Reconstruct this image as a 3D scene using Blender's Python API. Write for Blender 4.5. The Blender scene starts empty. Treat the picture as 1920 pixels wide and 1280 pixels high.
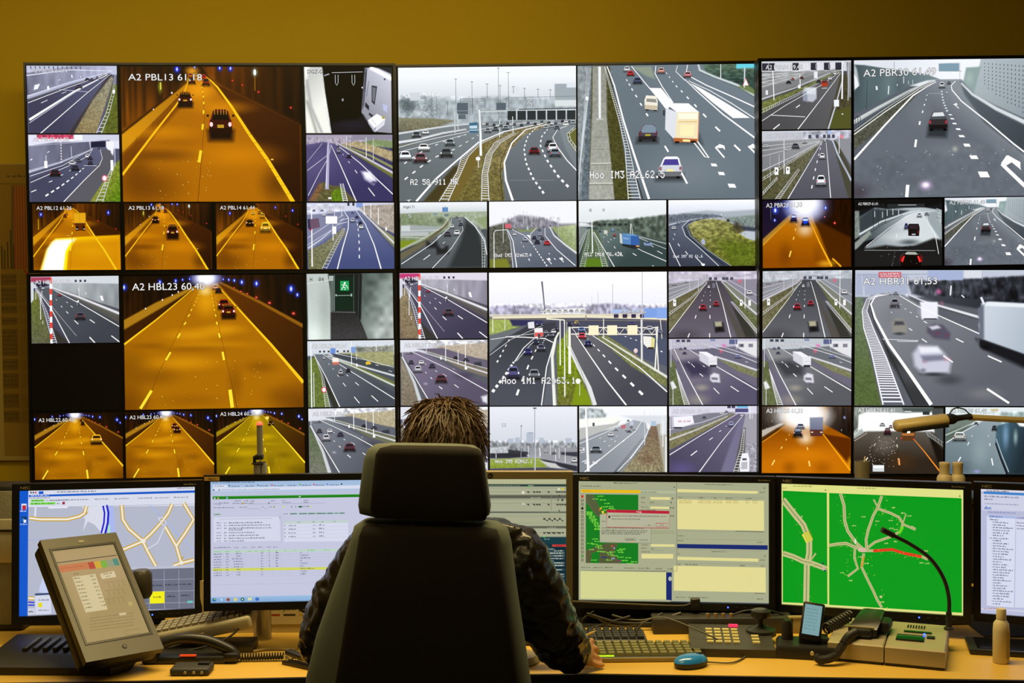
import bpy, bmesh, math, random
import numpy as np
from mathutils import Vector, Matrix
random.seed(7); RNG = np.random.default_rng(7)
SC = bpy.context.scene
COL = SC.collection
R = math.radians
# ------------------------------------------------------------------ camera, world, lights, exposure
CAMZ = 1.71
cam = bpy.data.objects.new('camera', bpy.data.cameras.new('camera'))
COL.objects.link(cam); SC.camera = cam
cam.data.lens = 45.0; cam.data.sensor_width = 36.0; cam.data.clip_start = 0.05
def cam_axes(pitch, roll):
    f = Vector((0, math.cos(pitch), math.sin(pitch))); u = Vector((0, -math.sin(pitch), math.cos(pitch))); r = Vector((1, 0, 0))
    return math.cos(roll)*r + math.sin(roll)*u, -math.sin(roll)*r + math.cos(roll)*u, f
cr, cu, cf = cam_axes(R(-2.18), R(-.41))
cam.matrix_world = Matrix(((cr.x, cu.x, -cf.x, 0), (cr.y, cu.y, -cf.y, 0), (cr.z, cu.z, -cf.z, CAMZ), (0, 0, 0, 1)))
W = bpy.data.worlds.new('world'); SC.world = W; W.use_nodes = True
W.node_tree.nodes['Background'].inputs[0].default_value = (1.0, .75, .3, 1); W.node_tree.nodes['Background'].inputs[1].default_value = 0.01
SC.view_settings.view_transform = 'Standard'; SC.view_settings.look = 'None'
SC.view_settings.exposure = 0.0; SC.view_settings.gamma = 1.0; SC.view_settings.use_curve_mapping = False
WARM = (1.0, .77, .34)
def area(name, loc, target, size, power, col=WARM, spread=180, sy=None):
    L = bpy.data.lights.new(name, 'AREA'); L.energy = power; L.color = col; L.shape = 'RECTANGLE' if sy else 'SQUARE'; L.size = size
    if sy: L.size_y = sy
    L.spread = R(spread)
    o = bpy.data.objects.new(name, L); COL.objects.link(o); o.location = loc
    o.rotation_euler = (Vector(target) - Vector(loc)).to_track_quat('-Z', 'Y').to_euler()
    return o
area('ceiling_lamp_over_desk', (-.1, 3.25, 2.95), (-.1, 3.3, 0), 2.6, 42, sy=.5, spread=120)
area('ceiling_lamp_over_room', (-.8, 1.5, 2.95), (-.8, 1.7, 0), 1.6, 14, sy=.6)
area('ceiling_lamp_before_wall', (-.9, 3.9, 2.95), (-.9, 5.35, 1.7), 3.2, 20, sy=.3)

# ------------------------------------------------------------------ helpers: properties, meshes, materials
def tag(o, label=None, cat=None, group=None, kind=None):
    if label: o['label'] = label
    if cat: o['category'] = cat
    if group: o['group'] = group
    if kind: o['kind'] = kind
    return o
def empty(name, loc=(0, 0, 0), rz=0.0, mat=None):
    o = bpy.data.objects.new(name, None); o.empty_display_size = .05; COL.objects.link(o)
    if mat is not None: o.matrix_world = mat
    else: o.location = loc; o.rotation_euler = (0, 0, rz)
    return o
def obj(name, me, mat=None, parent=None, loc=None, rot=None, smooth=None):
    if isinstance(me, bmesh.types.BMesh):
        bm = me; bmesh.ops.recalc_face_normals(bm, faces=bm.faces[:]); me = bpy.data.meshes.new(name); bm.to_mesh(me); bm.free()
    if mat is not None and not me.materials:
        me.materials.append(mat)
    o = bpy.data.objects.new(name, me); COL.objects.link(o)
    if parent is not None: o.parent = parent
    if loc is not None: o.location = loc
    if rot is not None: o.rotation_euler = rot
    if smooth is not None: shade(o, smooth)
    return o
def shade(o, ang=40):
    me = o.data
    me.polygons.foreach_set('use_smooth', [True]*len(me.polygons))
    if ang < 180:
        try: me.set_sharp_from_angle(angle=R(ang))
        except Exception: pass
    return o
def srgb(v):
    v = np.asarray(v, float); return np.where(v <= .04045, v/12.92, ((v+.055)/1.055)**2.4)
def hx(s): return np.array([int(s[i:i+2], 16)/255 for i in (0, 2, 4)])
def lin(s): return tuple(float(q) for q in srgb(hx(s))) + (1.0,)
MATS = {}
def mat(name, col, rough=.5, metal=0., spec=.5, bump=0., bscale=200., vary=0., vscale=20., emit=None, estr=1., coat=0., sheen=0.):
    """procedural material: base colour with noise variation and an optional noise bump"""
    if name in MATS: return MATS[name]
    m = bpy.data.materials.new(name); m.use_nodes = True; nt = m.node_tree; b = nt.nodes['Principled BSDF']
    c = lin(col) if isinstance(col, str) else tuple(col) + (1,)
    b.inputs['Roughness'].default_value = rough; b.inputs['Metallic'].default_value = metal
    b.inputs['Specular IOR Level'].default_value = spec; b.inputs['Coat Weight'].default_value = coat
    b.inputs['Sheen Weight'].default_value = sheen
    tc = nt.nodes.new('ShaderNodeTexCoord')
    n = nt.nodes.new('ShaderNodeTexNoise'); n.inputs['Scale'].default_value = vscale; n.inputs['Detail'].default_value = 3
    nt.links.new(tc.outputs['Object'], n.inputs['Vector'])
    mx = nt.nodes.new('ShaderNodeMix'); mx.data_type = 'RGBA'
    mx.inputs[6].default_value = tuple(min(1, q*(1-vary)) for q in c[:3]) + (1,); mx.inputs[7].default_value = tuple(min(1, q*(1+vary)) for q in c[:3]) + (1,)
    nt.links.new(n.outputs['Fac'], mx.inputs[0]); nt.links.new(mx.outputs[2], b.inputs['Base Color'])
    if bump:
        n2 = nt.nodes.new('ShaderNodeTexNoise'); n2.inputs['Scale'].default_value = bscale; n2.inputs['Detail'].default_value = 4
        nt.links.new(tc.outputs['Object'], n2.inputs['Vector'])
        bp = nt.nodes.new('ShaderNodeBump'); bp.inputs['Strength'].default_value = bump; bp.inputs['Distance'].default_value = .002
        nt.links.new(n2.outputs['Fac'], bp.inputs['Height']); nt.links.new(bp.outputs['Normal'], b.inputs['Normal'])
    if emit:
        b.inputs['Emission Color'].default_value = lin(emit); b.inputs['Emission Strength'].default_value = estr
    MATS[name] = m; return m
def picture_material():
    m = bpy.data.materials.new('lit_screen_picture'); m.use_nodes = True; nt = m.node_tree; b = nt.nodes['Principled BSDF']
    b.inputs['Base Color'].default_value = (.004, .004, .005, 1); b.inputs['Roughness'].default_value = .55; b.inputs['Specular IOR Level'].default_value = .2
    at = nt.nodes.new('ShaderNodeAttribute'); at.attribute_name = 'Col'
    tc = nt.nodes.new('ShaderNodeTexCoord')
    n = nt.nodes.new('ShaderNodeTexNoise'); n.inputs['Scale'].default_value = 260; n.inputs['Detail'].default_value = 3; n.inputs['Roughness'].default_value = .7
    nt.links.new(tc.outputs['Object'], n.inputs['Vector'])
    s1 = nt.nodes.new('ShaderNodeMath'); s1.operation = 'SUBTRACT'; s1.inputs[1].default_value = .5; nt.links.new(n.outputs['Fac'], s1.inputs[0])
    s2 = nt.nodes.new('ShaderNodeMath'); s2.operation = 'MULTIPLY'; nt.links.new(s1.outputs[0], s2.inputs[0]); nt.links.new(at.outputs['Alpha'], s2.inputs[1])
    s3 = nt.nodes.new('ShaderNodeMath'); s3.operation = 'ADD'; s3.inputs[1].default_value = 1.0; nt.links.new(s2.outputs[0], s3.inputs[0])
    vm = nt.nodes.new('ShaderNodeVectorMath'); vm.operation = 'SCALE'; nt.links.new(at.outputs['Color'], vm.inputs[0]); nt.links.new(s3.outputs[0], vm.inputs['Scale'])
    nt.links.new(vm.outputs['Vector'], b.inputs['Emission Color']); b.inputs['Emission Strength'].default_value = 1.0
    try: m.cycles.emission_sampling = 'NONE'
    except Exception: pass
    return m
PIC = picture_material()

# ------------------------------------------------------------------ flat picture drawing for lit screens and print
def clip01(pts):
    for ax, lo, sg in ((0, 0, 1), (0, 1, -1), (1, 0, 1), (1, 1, -1)):
        out = []
        for i in range(len(pts)):
            a, b = pts[i-1], pts[i]
            da, db = sg*(a[ax]-lo), sg*(b[ax]-lo)
            if (da >= 0) != (db >= 0):
                t = da/(da-db); out.append((a[0]+t*(b[0]-a[0]), a[1]+t*(b[1]-a[1])))
            if db >= 0: out.append(b)
        pts = out
        if not pts: break
    return pts
def colr(c): return hx(c) if isinstance(c, str) else np.array(c, float)
class Pic:
    """a flat picture: a soft painted ground (colour grid) plus crisp flat shapes laid over it, in canvas units"""
    def __init__(s, x0, y0, x1, y1, base='000000', nx=130, ny=98, n=.0):
        s.r = (x0, y0, x1, y1); s.nx, s.ny = nx, ny
        s.U, s.V = np.meshgrid(np.linspace(0, 1, nx), np.linspace(0, 1, ny))
        s.X = x0+s.U*(x1-x0); s.Y = y0+s.V*(y1-y0)
        s.img = np.zeros((ny, nx, 4)); s.img[..., :3] = colr(base); s.img[..., 3] = n
        s.vec = []; s.caps = []; s.top = 0; s.cell = (x1-x0)/(nx-1)
    quad = None; lw = .78
    def corners(s, q):
        """canvas units that form a slanted quadrilateral instead of a rectangle (corners clockwise from top left)"""
        q = np.array(q, float); s.quad = q; U, V = s.U[..., None], s.V[..., None]
        P = (1-U)*(1-V)*q[0]+U*(1-V)*q[1]+U*V*q[2]+(1-U)*V*q[3]; s.X, s.Y = P[..., 0], P[..., 1]; return s
    def uv(s, p):
        if s.quad is None: return ((p[0]-s.r[0])/(s.r[2]-s.r[0]), (p[1]-s.r[1])/(s.r[3]-s.r[1]))
        x, y = p; q = s.quad; u = v = .5
        for _ in range(6):
            ex = [(1-u)*(1-v)*q[0][i]+u*(1-v)*q[1][i]+u*v*q[2][i]+(1-u)*v*q[3][i] for i in (0, 1)]; du = [(1-v)*(q[1][i]-q[0][i])+v*(q[2][i]-q[3][i]) for i in (0, 1)]; dv = [(1-u)*(q[3][i]-q[0][i])+u*(q[2][i]-q[1][i]) for i in (0, 1)]
            D = du[0]*dv[1]-du[1]*dv[0]; rx, ry = x-ex[0], y-ex[1]
            u = u+(rx*dv[1]-ry*dv[0])/D; v = v+(du[0]*ry-du[1]*rx)/D
        return (u, v)
    def mixin(s, c, a, n=None):
        a = a[..., None]; s.img[..., :3] = s.img[..., :3]*(1-a) + c*a
        if n is not None: s.img[..., 3] = s.img[..., 3]*(1-a[..., 0]) + n*a[..., 0]
    def paint(s, poly, c, soft=None, a=1., g=None, n=None):
        """soft-edged polygon; g=(colour, x0,y0,x1,y1) shades from c to that colour"""
        soft = max(soft or 0, s.cell*1.1)
        P = np.array(poly, float); X, Y = s.X, s.Y
        ins = np.zeros(X.shape, bool); d = np.full(X.shape, 1e9)
        for i in range(len(P)):
            ax, ay = P[i-1]; bx, by = P[i]
            cond = ((ay > Y) != (by > Y)) & (X < (bx-ax)*(Y-ay)/((by-ay) or 1e-9)+ax)
            ins ^= cond
            L2 = (bx-ax)**2+(by-ay)**2 or 1e-9
            t = np.clip(((X-ax)*(bx-ax)+(Y-ay)*(by-ay))/L2, 0, 1)
            d = np.minimum(d, np.hypot(X-ax-t*(bx-ax), Y-ay-t*(by-ay)))
        al = np.clip(.5+np.where(ins, d, -d)/soft, 0, 1)*a
        cc = colr(c)
        if g:
            c2, gx0, gy0, gx1, gy1 = g; L2 = (gx1-gx0)**2+(gy1-gy0)**2
            t = np.clip(((X-gx0)*(gx1-gx0)+(Y-gy0)*(gy1-gy0))/L2, 0, 1)[..., None]; cc = cc*(1-t)+colr(c2)*t
        s.mixin(cc, al, n); return s
    def rect(s, x0, y0, x1, y1, c, **k): return s.paint([(x0, y0), (x1, y0), (x1, y1), (x0, y1)], c, **k)
    def strip(s, pts, w, c, soft=None, a=1., w2=None):
        soft = max(soft or 0, s.cell); w2 = w if w2 is None else w2; m = len(pts)-1; al = np.zeros(s.X.shape)
        for i in range(m):
            (ax, ay), (bx, by) = pts[i], pts[i+1]; L2 = (bx-ax)**2+(by-ay)**2 or 1e-9
            t = np.clip(((s.X-ax)*(bx-ax)+(s.Y-ay)*(by-ay))/L2, 0, 1)
            hw = (w+(w2-w)*(i+t)/m)/2
            al = np.maximum(al, np.clip(.5+(hw-np.hypot(s.X-ax-t*(bx-ax), s.Y-ay-t*(by-ay)))/soft, 0, 1))
        s.mixin(colr(c), al*a); return s
    def glow(s, cx, cy, rx, ry, c, a=1., p=1.):
        d = np.clip(1-np.hypot((s.X-cx)/rx, (s.Y-cy)/ry), 0, 1)
        s.mixin(colr(c), (d*d*(3-2*d))**p*a); return s
    def rough(s, poly, amp, sx, sy=None, soft=8):
        """mottled brightness inside a polygon (foliage, grass, wall texture)"""
        keep = s.img.copy(); sy = sy or sx
        if sx <= 12 and sy <= 12: amp *= .62; sx *= .7; sy *= .7
        gx = np.floor(s.X/sx).astype(int); gy = np.floor(s.Y/sy).astype(int); gx -= gx.min(); gy -= gy.min()
        T = RNG.random((gy.max()+2, gx.max()+2)); fx = s.X/sx-np.floor(s.X/sx); fy = s.Y/sy-np.floor(s.Y/sy)
        v = (T[gy, gx]*(1-fx)+T[gy, gx+1]*fx)*(1-fy)+(T[gy+1, gx]*(1-fx)+T[gy+1, gx+1]*fx)*fy
        s.img[..., :3] = np.clip(s.img[..., :3]*(1+amp*(v[..., None]-.5)*2), 0, 1)
        new = s.img.copy(); s.img = keep
        m = np.zeros((s.ny, s.nx, 4)); tmp = s.img; s.img = m; s.paint(poly, (1, 1, 1), soft); al = s.img[..., :1]; s.img = tmp
        s.img = keep*(1-al)+new*al; return s
    def poly(s, pts, c, n=0.):
        q = clip01([s.uv(p) for p in pts])
        if len(q) > 2: s.vec.append((q, colr(c), n))
        return s
    def box(s, x0, y0, x1, y1, c): return s.poly([(x0, y0), (x1, y0), (x1, y1), (x0, y1)], c)
    def line(s, pts, w, c, w2=None):
        w2 = (w if w2 is None else w2)*s.lw; w = w*s.lw; m = len(pts); L = []; Rr = []
        for i in range(m):
            a = pts[max(i-1, 0)]; b = pts[min(i+1, m-1)]; dx, dy = b[0]-a[0], b[1]-a[1]; l = math.hypot(dx, dy) or 1
            h = (w+(w2-w)*i/(m-1))/2; nx_, ny_ = -dy/l*h, dx/l*h
            L.append((pts[i][0]+nx_, pts[i][1]+ny_)); Rr.append((pts[i][0]-nx_, pts[i][1]-ny_))
        for i in range(m-1): s.poly([L[i], L[i+1], Rr[i+1], Rr[i]], c)
        return s
    def segs(s, L, c):
        for x0, y0, x1, y1, w in L: s.line([(x0, y0), (x1, y1)], w, c)
        return s
    def dash(s, pts, n, w0, w1, c, fill=.4, k=1.0, ph=0.):
        """n dashes along a polyline from the far end to the near one, growing by power k"""
        P = np.array(pts, float); d = np.r_[0, np.cumsum(np.hypot(*np.diff(P, axis=0).T))]; T = d[-1]
        at = lambda q: (np.interp(q*T, d, P[:, 0]), np.interp(q*T, d, P[:, 1]))
        for i in range(n):
            t0 = ((i+ph)/n)**k; t1 = ((i+ph+fill)/n)**k
            s.line([at(t0), at(min(1, t1))], w0+(w1-w0)*t0, c, w0+(w1-w0)*t1)
        return s
    def rail(s, pa, pb, n, c, w0, w1, k=1.6):
        """ladder-like guard rail between two edge lines"""
        w0 *= .75; w1 *= .75; s.line(pa, w0, c, w1); s.line(pb, w0, c, w1); n = int(n*1.4)
        def at(P, q):
            P = np.array(P, float); d = np.r_[0, np.cumsum(np.hypot(*np.diff(P, axis=0).T))]
            return (np.interp(q*d[-1], d, P[:, 0]), np.interp(q*d[-1], d, P[:, 1]))
        for i in range(n):
            q = ((i+.5)/n)**k; s.line([at(pa, q), at(pb, q)], w0+(w1-w0)*q, c)
        return s
    def post(s, x, y0, y1, w, c, arm=0):
        s.line([(x, y0), (x, y1)], w*.7, c, w)
        if arm: s.line([(x-arm, y0), (x+arm, y0)], w, c)
        return s
    def blob(s, cx, cy, rx, ry, c, k=10):
        return s.poly([(cx+rx*math.cos(t*2*math.pi/k), cy+ry*math.sin(t*2*math.pi/k)) for t in range(k)], c)
    def car(s, cx, cy, w, h, c, glass='20242c', lamp='c02020', plate=None, lean=0., front=False, shadow=True):
        """car seen from behind or in front: body, roof, window, lamps, wheels"""
        f = lambda x, y: (cx+x*w+lean*w*(-y), cy+y*h)
        c = colr(c); dk = c*.55; lt = np.minimum(1, c*1.25+.04)
        if shadow: s.paint([f(-.55, .32), f(.55, .32), f(.58, .62), f(-.58, .62)], '08080a', soft=h*.3, a=.6)
        s.poly([f(-.44, .3), f(-.28, .3), f(-.28, .52), f(-.44, .52)], '0c0c0e'); s.poly([f(.28, .3), f(.44, .3), f(.44, .52), f(.28, .52)], '0c0c0e')
        s.poly([f(-.5, -.02), f(-.44, -.12), f(.44, -.12), f(.5, -.02), f(.5, .34), f(.45, .42), f(-.45, .42), f(-.5, .34)], c)
        s.poly([f(-.44, -.1), f(-.33, -.43), f(-.24, -.5), f(.24, -.5), f(.33, -.43), f(.44, -.1)], lt)
        s.poly([f(-.37, -.1), f(-.28, -.38), f(.28, -.38), f(.37, -.1)], glass)
        s.poly([f(-.5, .2), f(.5, .2), f(.45, .42), f(-.45, .42)], dk)
        lc = 'f4f4e8' if front else (lamp if w > 48 or lamp != 'c02020' else '6a2c30')
        s.poly([f(-.49, -.04), f(-.38, -.01), f(-.38, .13), f(-.49, .13)], lc); s.poly([f(.49, -.04), f(.38, -.01), f(.38, .13), f(.49, .13)], lc)
        if plate: s.poly([f(-.14, .08), f(.14, .08), f(.14, .2), f(-.14, .2)], plate)
        return s
    def cars(s, L, **k):
        for x, y, w, h, c in L: s.car(x, y, w, h, c, **k)
        return s
    def truck(s, x0, y0, x1, y1, face, side=None, d=(0, 0), top=None):
        """lorry body: rear face rectangle plus the side and roof going back by d"""
        if side: s.poly([(x0, y0), (x0+d[0], y0+d[1]), (x0+d[0], y1+d[1]), (x0, y1)], side)
        if top: s.poly([(x0, y0), (x0+d[0], y0+d[1]), (x1+d[0], y0+d[1]), (x1, y0)], top)
        s.box(x0, y0, x1, y1, face); h = y1-y0; w = x1-x0
        s.box(x0, y1-h*.04, x1, y1+h*.08, '2a2624'); s.box(x0+w*.08, y1+h*.05, x0+w*.25, y1+h*.16, '101010'); s.box(x1-w*.25, y1+h*.05, x1-w*.08, y1+h*.16, '101010')
        s.box(x0+w*.04, y1-h*.01, x0+w*.16, y1+h*.04, 'c03020'); s.box(x1-w*.16, y1-h*.01, x1-w*.04, y1+h*.04, 'c03020')
        return s
    def cap(s, text, x, y, x1, ch, c='f2f2f2', edge='14141a', y2=None):
        s.caps.append((text, x, y, x1, ch, c, edge, y2)); return s
    def scrib(s, x0, y0, x1, h, c, sl=0., seed=None):
        """a row of small print too small to read, as letter-high ticks of uneven length"""
        r = random.Random(seed if seed is not None else int(x0*7+y0*13)); x = x0
        while x < x1:
            l = r.uniform(1.2, 4.2)*h*.62; l = min(l, x1-x)
            xx = x
            while xx < x+l-h*.15:
                ww = r.uniform(.22, .42)*h; hh = h*r.choice((.62, .62, .8, 1.))
                yy = y0+(xx-x0)*sl; s.box(xx, yy-hh, min(xx+ww, x+l), yy, c); xx += ww+h*.16
            x += l+h*.5
        return s
def quad_grid_faces(nx, ny):
    i = np.arange(nx*ny).reshape(ny, nx)
    return np.stack([i[:-1, :-1], i[1:, :-1], i[1:, 1:], i[:-1, 1:]], -1).reshape(-1, 4)
def mesh_from_arrays(name, V, sizes, loops, colours=None):
    me = bpy.data.meshes.new(name); me.vertices.add(len(V)); me.vertices.foreach_set('co', np.asarray(V, np.float32).ravel())
    me.loops.add(len(loops)); me.loops.foreach_set('vertex_index', np.asarray(loops, np.int32))
    me.polygons.add(len(sizes)); me.polygons.foreach_set('loop_start', np.r_[0, np.cumsum(sizes)[:-1]].astype(np.int32))
    me.update(calc_edges=True)
    if colours is not None:
        ca = me.color_attributes.new('Col', 'FLOAT_COLOR', 'POINT'); ca.data.foreach_set('color', np.asarray(colours, np.float32).ravel())
    return me
LAYER = 2.5e-5
def build_pic(pic, name, w, h, parent, loc=(0, 0, 0), material=None, ground=True, gain=1.0):
    """one mesh: the painted ground grid and the crisp shapes over it, each a hair in front of the last"""
    V = []; S = []; L = []; C = []; off = 0
    if ground:
        V.append(np.stack([(pic.U-.5)*w, np.zeros_like(pic.U), (.5-pic.V)*h], -1).reshape(-1, 3))
        f = quad_grid_faces(pic.nx, pic.ny); S.append(np.full(len(f), 4)); L.append(f.ravel())
        c = pic.img.copy(); c[..., :3] = srgb(np.clip(c[..., :3], 0, 1)); C.append(c.reshape(-1, 4)); off = pic.nx*pic.ny
    if pic.vec:
        bb = np.array([[min(p[0] for p in q), min(p[1] for p in q), max(p[0] for p in q), max(p[1] for p in q)] for q, _, _ in pic.vec]); lay = np.zeros(len(bb), int)
        for k in range(len(bb)):                     # a shape lies one layer above everything it covers
            o_ = (bb[:k, 0] < bb[k, 2]) & (bb[:k, 2] > bb[k, 0]) & (bb[:k, 1] < bb[k, 3]) & (bb[:k, 3] > bb[k, 1])
            lay[k] = 1+(lay[:k][o_].max() if o_.any() else 0)
        pic.top = int(lay.max())
    for k, (q, c, n) in enumerate(pic.vec):
        q = np.array(q); m = len(q)
        V.append(np.stack([(q[:, 0]-.5)*w, np.full(m, -LAYER*lay[k]), (.5-q[:, 1])*h], -1))
        # counter-clockwise towards the viewer
        a = np.sum(q[:, 0]*np.roll(q[:, 1], -1)-np.roll(q[:, 0], -1)*q[:, 1])
        idx = np.arange(off, off+m); L.append(idx[::-1] if a > 0 else idx); S.append([m]); off += m
        C.append(np.tile(np.r_[srgb(np.clip(c, 0, 1)), n], (m, 1)))
    me = mesh_from_arrays(name, np.concatenate(V), np.concatenate(S), np.concatenate(L), np.concatenate(C)*np.array([gain, gain, gain, 1]))
    return obj(name, me, material or PIC, parent, loc)
# ------------------------------------------------------------------ lettering
FONT5 = {'A': '0e11111f111111', 'B': '1e11111e11111e', '0': '0e11131519110e', '1': '040c040404040e', '2': '0e11010204081f', '3': '1f02040201110e', '4': '02060a121f0202', '5': '1f101e0101110e', '6': '0608101e11110e', '7': '1f010204080808', '8': '0e11110e11110e', '9': '0e11110f01020c', 'H': '1111111f111111', 'I': '0e04040404040e', 'M': '111b1515111111', 'L': '1010101010101f', 'O': '0e11111111110e', 'R': '1e11111e141211', 'N': '11191513111111', 'S': '0f10100e01011e', 'o': '00000e1111110e', 'u': '0000111111130d', 'd': '01010d1311110f', 'g': '00000f110f010e', '.': '00000000000c0c', ',': '000000000c0408', '-': '0000001f000000', ' ': '00000000000000', 'E': '1f10101e10101f', 'P': '1e11111e101010'}
def block_text(pic, text, x, y, ch, c, edge=None, cw=None):
    """blocky on-screen-display lettering with its top left at x,y and letter height ch"""
    px = ch/7; cw = cw or px*6.6
    for pas, colour, g in ((0, edge, .35), (1, c, 0.04)):
        if colour is None: continue
        for i, t in enumerate(text):
            rows = FONT5.get(t, FONT5[' ']); sx = (cw*.9)/5.6
            for r in range(7):
                b = int(rows[r*2:r*2+2], 16); k = 0
                while k < 5:
                    if b >> (4-k) & 1:
                        e = k
                        while e < 5 and b >> (4-e) & 1: e += 1
                        x0 = x+i*cw+k*sx; pic.box(x0-g*sx, y+r*px-g*px, x+i*cw+e*sx+g*sx, y+(r+1)*px+g*px, colour); k = e
                    else: k += 1
def text_mesh(text, offset=0., res=3):
    cu = bpy.data.curves.new('letters', 'FONT'); cu.body = text; cu.size = 1.0; cu.offset = offset; cu.resolution_u = res
    o = bpy.data.objects.new('letters', cu); COL.objects.link(o)
    dg = bpy.context.evaluated_depsgraph_get(); me = bpy.data.meshes.new_from_object(o.evaluated_get(dg))
    n = len(me.vertices); V = np.zeros(n*3, np.float32); me.vertices.foreach_get('co', V); V = V.reshape(-1, 3)
    F = [tuple(p.vertices) for p in me.polygons]
    bpy.data.objects.remove(o); bpy.data.curves.remove(cu); bpy.data.meshes.remove(me)
    return V, F
CAPH = .69
def letters(pic, name, text, x, y, x1, ch, c, edge, w, h, parent, loc=(0, 0, 0), y2=None, material=None, eo=.035):
    """lettering fitted between x and x1 on baseline y..y2, capital height ch, with a dark edge; one mesh"""
    Vs = []; S = []; L = []; C = []; off = 0; base = None
    for k, (o_, cc) in enumerate(((eo, edge), (0.0 if edge else .006, c))):
        if cc is None: continue
        V, F = text_mesh(text, o_)
        if base is None or True:
            if base is None: base = (V[:, 0].min()+(eo if edge else 0), V[:, 0].max()-(eo if edge else 0))
        a = x+(V[:, 0]-base[0])*(x1-x)/(base[1]-base[0]); yy = y if y2 is None else y+(a-x)*(y2-y)/(x1-x)
        b = yy-V[:, 1]*ch/CAPH
        u, v = pic.uv((a, b))
        Vs.append(np.stack([(u-.5)*w, np.full(len(V), -LAYER*(pic.top+1+k*2)), (.5-v)*h], -1))
        for f in F: S.append(len(f)); L.extend([i+off for i in f])
        off += len(V); C.append(np.tile(np.r_[srgb(colr(cc)), 0], (len(V), 1)))
    me = mesh_from_arrays(name, np.concatenate(Vs), np.array(S), np.array(L), np.concatenate(C))
    return obj(name, me, material or PIC, parent, loc)
# ------------------------------------------------------------------ the room
def bm_box(bm, x0, y0, z0, x1, y1, z1, bev=0., seg=2, M=None):
    r = bmesh.ops.create_cube(bm, size=1.0); vs = r['verts']
    for v in vs: v.co = Vector((x0+(v.co.x+.5)*(x1-x0), y0+(v.co.y+.5)*(y1-y0), z0+(v.co.z+.5)*(z1-z0)))
    if bev:
        es = list({e for v in vs for e in v.link_edges})
        o = bmesh.ops.bevel(bm, geom=es, offset=bev, segments=seg, affect='EDGES', profile=.5); vs = list({v for f in o['faces'] for v in f.verts} | {v for v in vs if v.is_valid})
    if M is not None:
        for v in vs: v.co = M @ v.co
    return vs
def box_obj(name, x0, y0, z0, x1, y1, z1, m, parent=None, bev=0., seg=2, M=None):
    bm = bmesh.new(); bm_box(bm, x0, y0, z0, x1, y1, z1, bev, seg, M); o = obj(name, bm, m, parent)
    if bev: shade(o, 35)
    return o
def struct(o): o['kind'] = 'structure'; return o
M_WALL = mat('ochre_painted_plaster', (.60, .425, .018), rough=.75, spec=.2, bump=.15, bscale=120, vary=.04, vscale=3)
M_FLOOR = mat('dark_carpet', (.05, .045, .04), rough=.95, bump=.4, bscale=300, vary=.2, vscale=60)
M_CEIL = mat('ceiling_tiles', (.6, .55, .42), rough=.9, vary=.05)
struct(box_obj('floor', -3.4, -1.6, -.1, 3.4, 5.45, 0, M_FLOOR)); struct(box_obj('ceiling', -3.4, -1.6, 3.0, 3.4, 5.45, 3.1, M_CEIL))
struct(box_obj('wall_back', -3.4, 5.35, 0, 3.4, 5.45, 3.0, M_WALL)); struct(box_obj('wall_left', -3.4, -1.6, 0, -3.3, 5.35, 3.0, M_WALL))
struct(box_obj('wall_right', 3.3, -1.6, 0, 3.4, 5.35, 3.0, M_WALL)); struct(box_obj('wall_front', -3.4, -1.7, 0, 3.4, -1.6, 3.0, M_WALL))
M_BLACK = mat('black_plastic', (.012, .011, .010), rough=.42, bump=.08, bscale=900, vary=.15)
M_GLOSS = mat('glossy_black_bezel', (.008, .008, .008), rough=.3, spec=.4, vary=.1)
M_CASE = mat('dark_metal_case', (.06, .05, .035), rough=.4, metal=.6, vary=.1)
M_STEEL = mat('satin_aluminium', (.55, .55, .5), rough=.38, metal=.9, vary=.05)
def rig(c, yaw, tilt, roll):
    """a frame standing at c: x along the screen, z up, -y towards the room"""
    y, t, r = R(yaw), R(tilt), R(roll); e = Vector((math.cos(y), math.sin(y), 0)); n = Vector((-math.sin(y), math.cos(y), 0)); up = Vector((0, 0, math.cos(t))) + n*math.sin(t)
    ex = math.cos(r)*e + math.sin(r)*up; uz = -math.sin(r)*e + math.cos(r)*up; d = uz.cross(ex)
    return Matrix(((ex.x, d.x, uz.x, c[0]), (ex.y, d.y, uz.y, c[1]), (ex.z, d.z, uz.z, c[2]+CAMZ), (0, 0, 0, 1)))
DW, DH = 1.43, .804
def wall_display(c, yaw, tilt, roll, label):
    root = empty('video_wall_display', mat=rig(c, yaw, tilt, roll)); tag(root, label, 'display', 'displays of the video wall')
    b = .009; bm = bmesh.new()                                     # thin bezel as four mitred bars round the picture
    for x0, z0, x1, z1 in ((-DW/2-b, DH/2, DW/2+b, DH/2+b), (-DW/2-b, -DH/2-b, DW/2+b, -DH/2), (-DW/2-b, -DH/2, -DW/2, DH/2), (DW/2, -DH/2, DW/2+b, DH/2)):
        bm_box(bm, x0, -.004, z0, x1, .012, z1)
    obj('bezel', bm, M_GLOSS, root)
    box_obj('rear_case', -DW/2-b, .012, -DH/2-b, DW/2+b, .075, DH/2+b, M_CASE, root, bev=.004)
    box_obj('screen_panel', -DW/2, .001, -DH/2, DW/2, .011, DH/2, mat('unlit_screen_black', (.0035, .003, .003), rough=.5, spec=.2), root)
    return root
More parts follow.
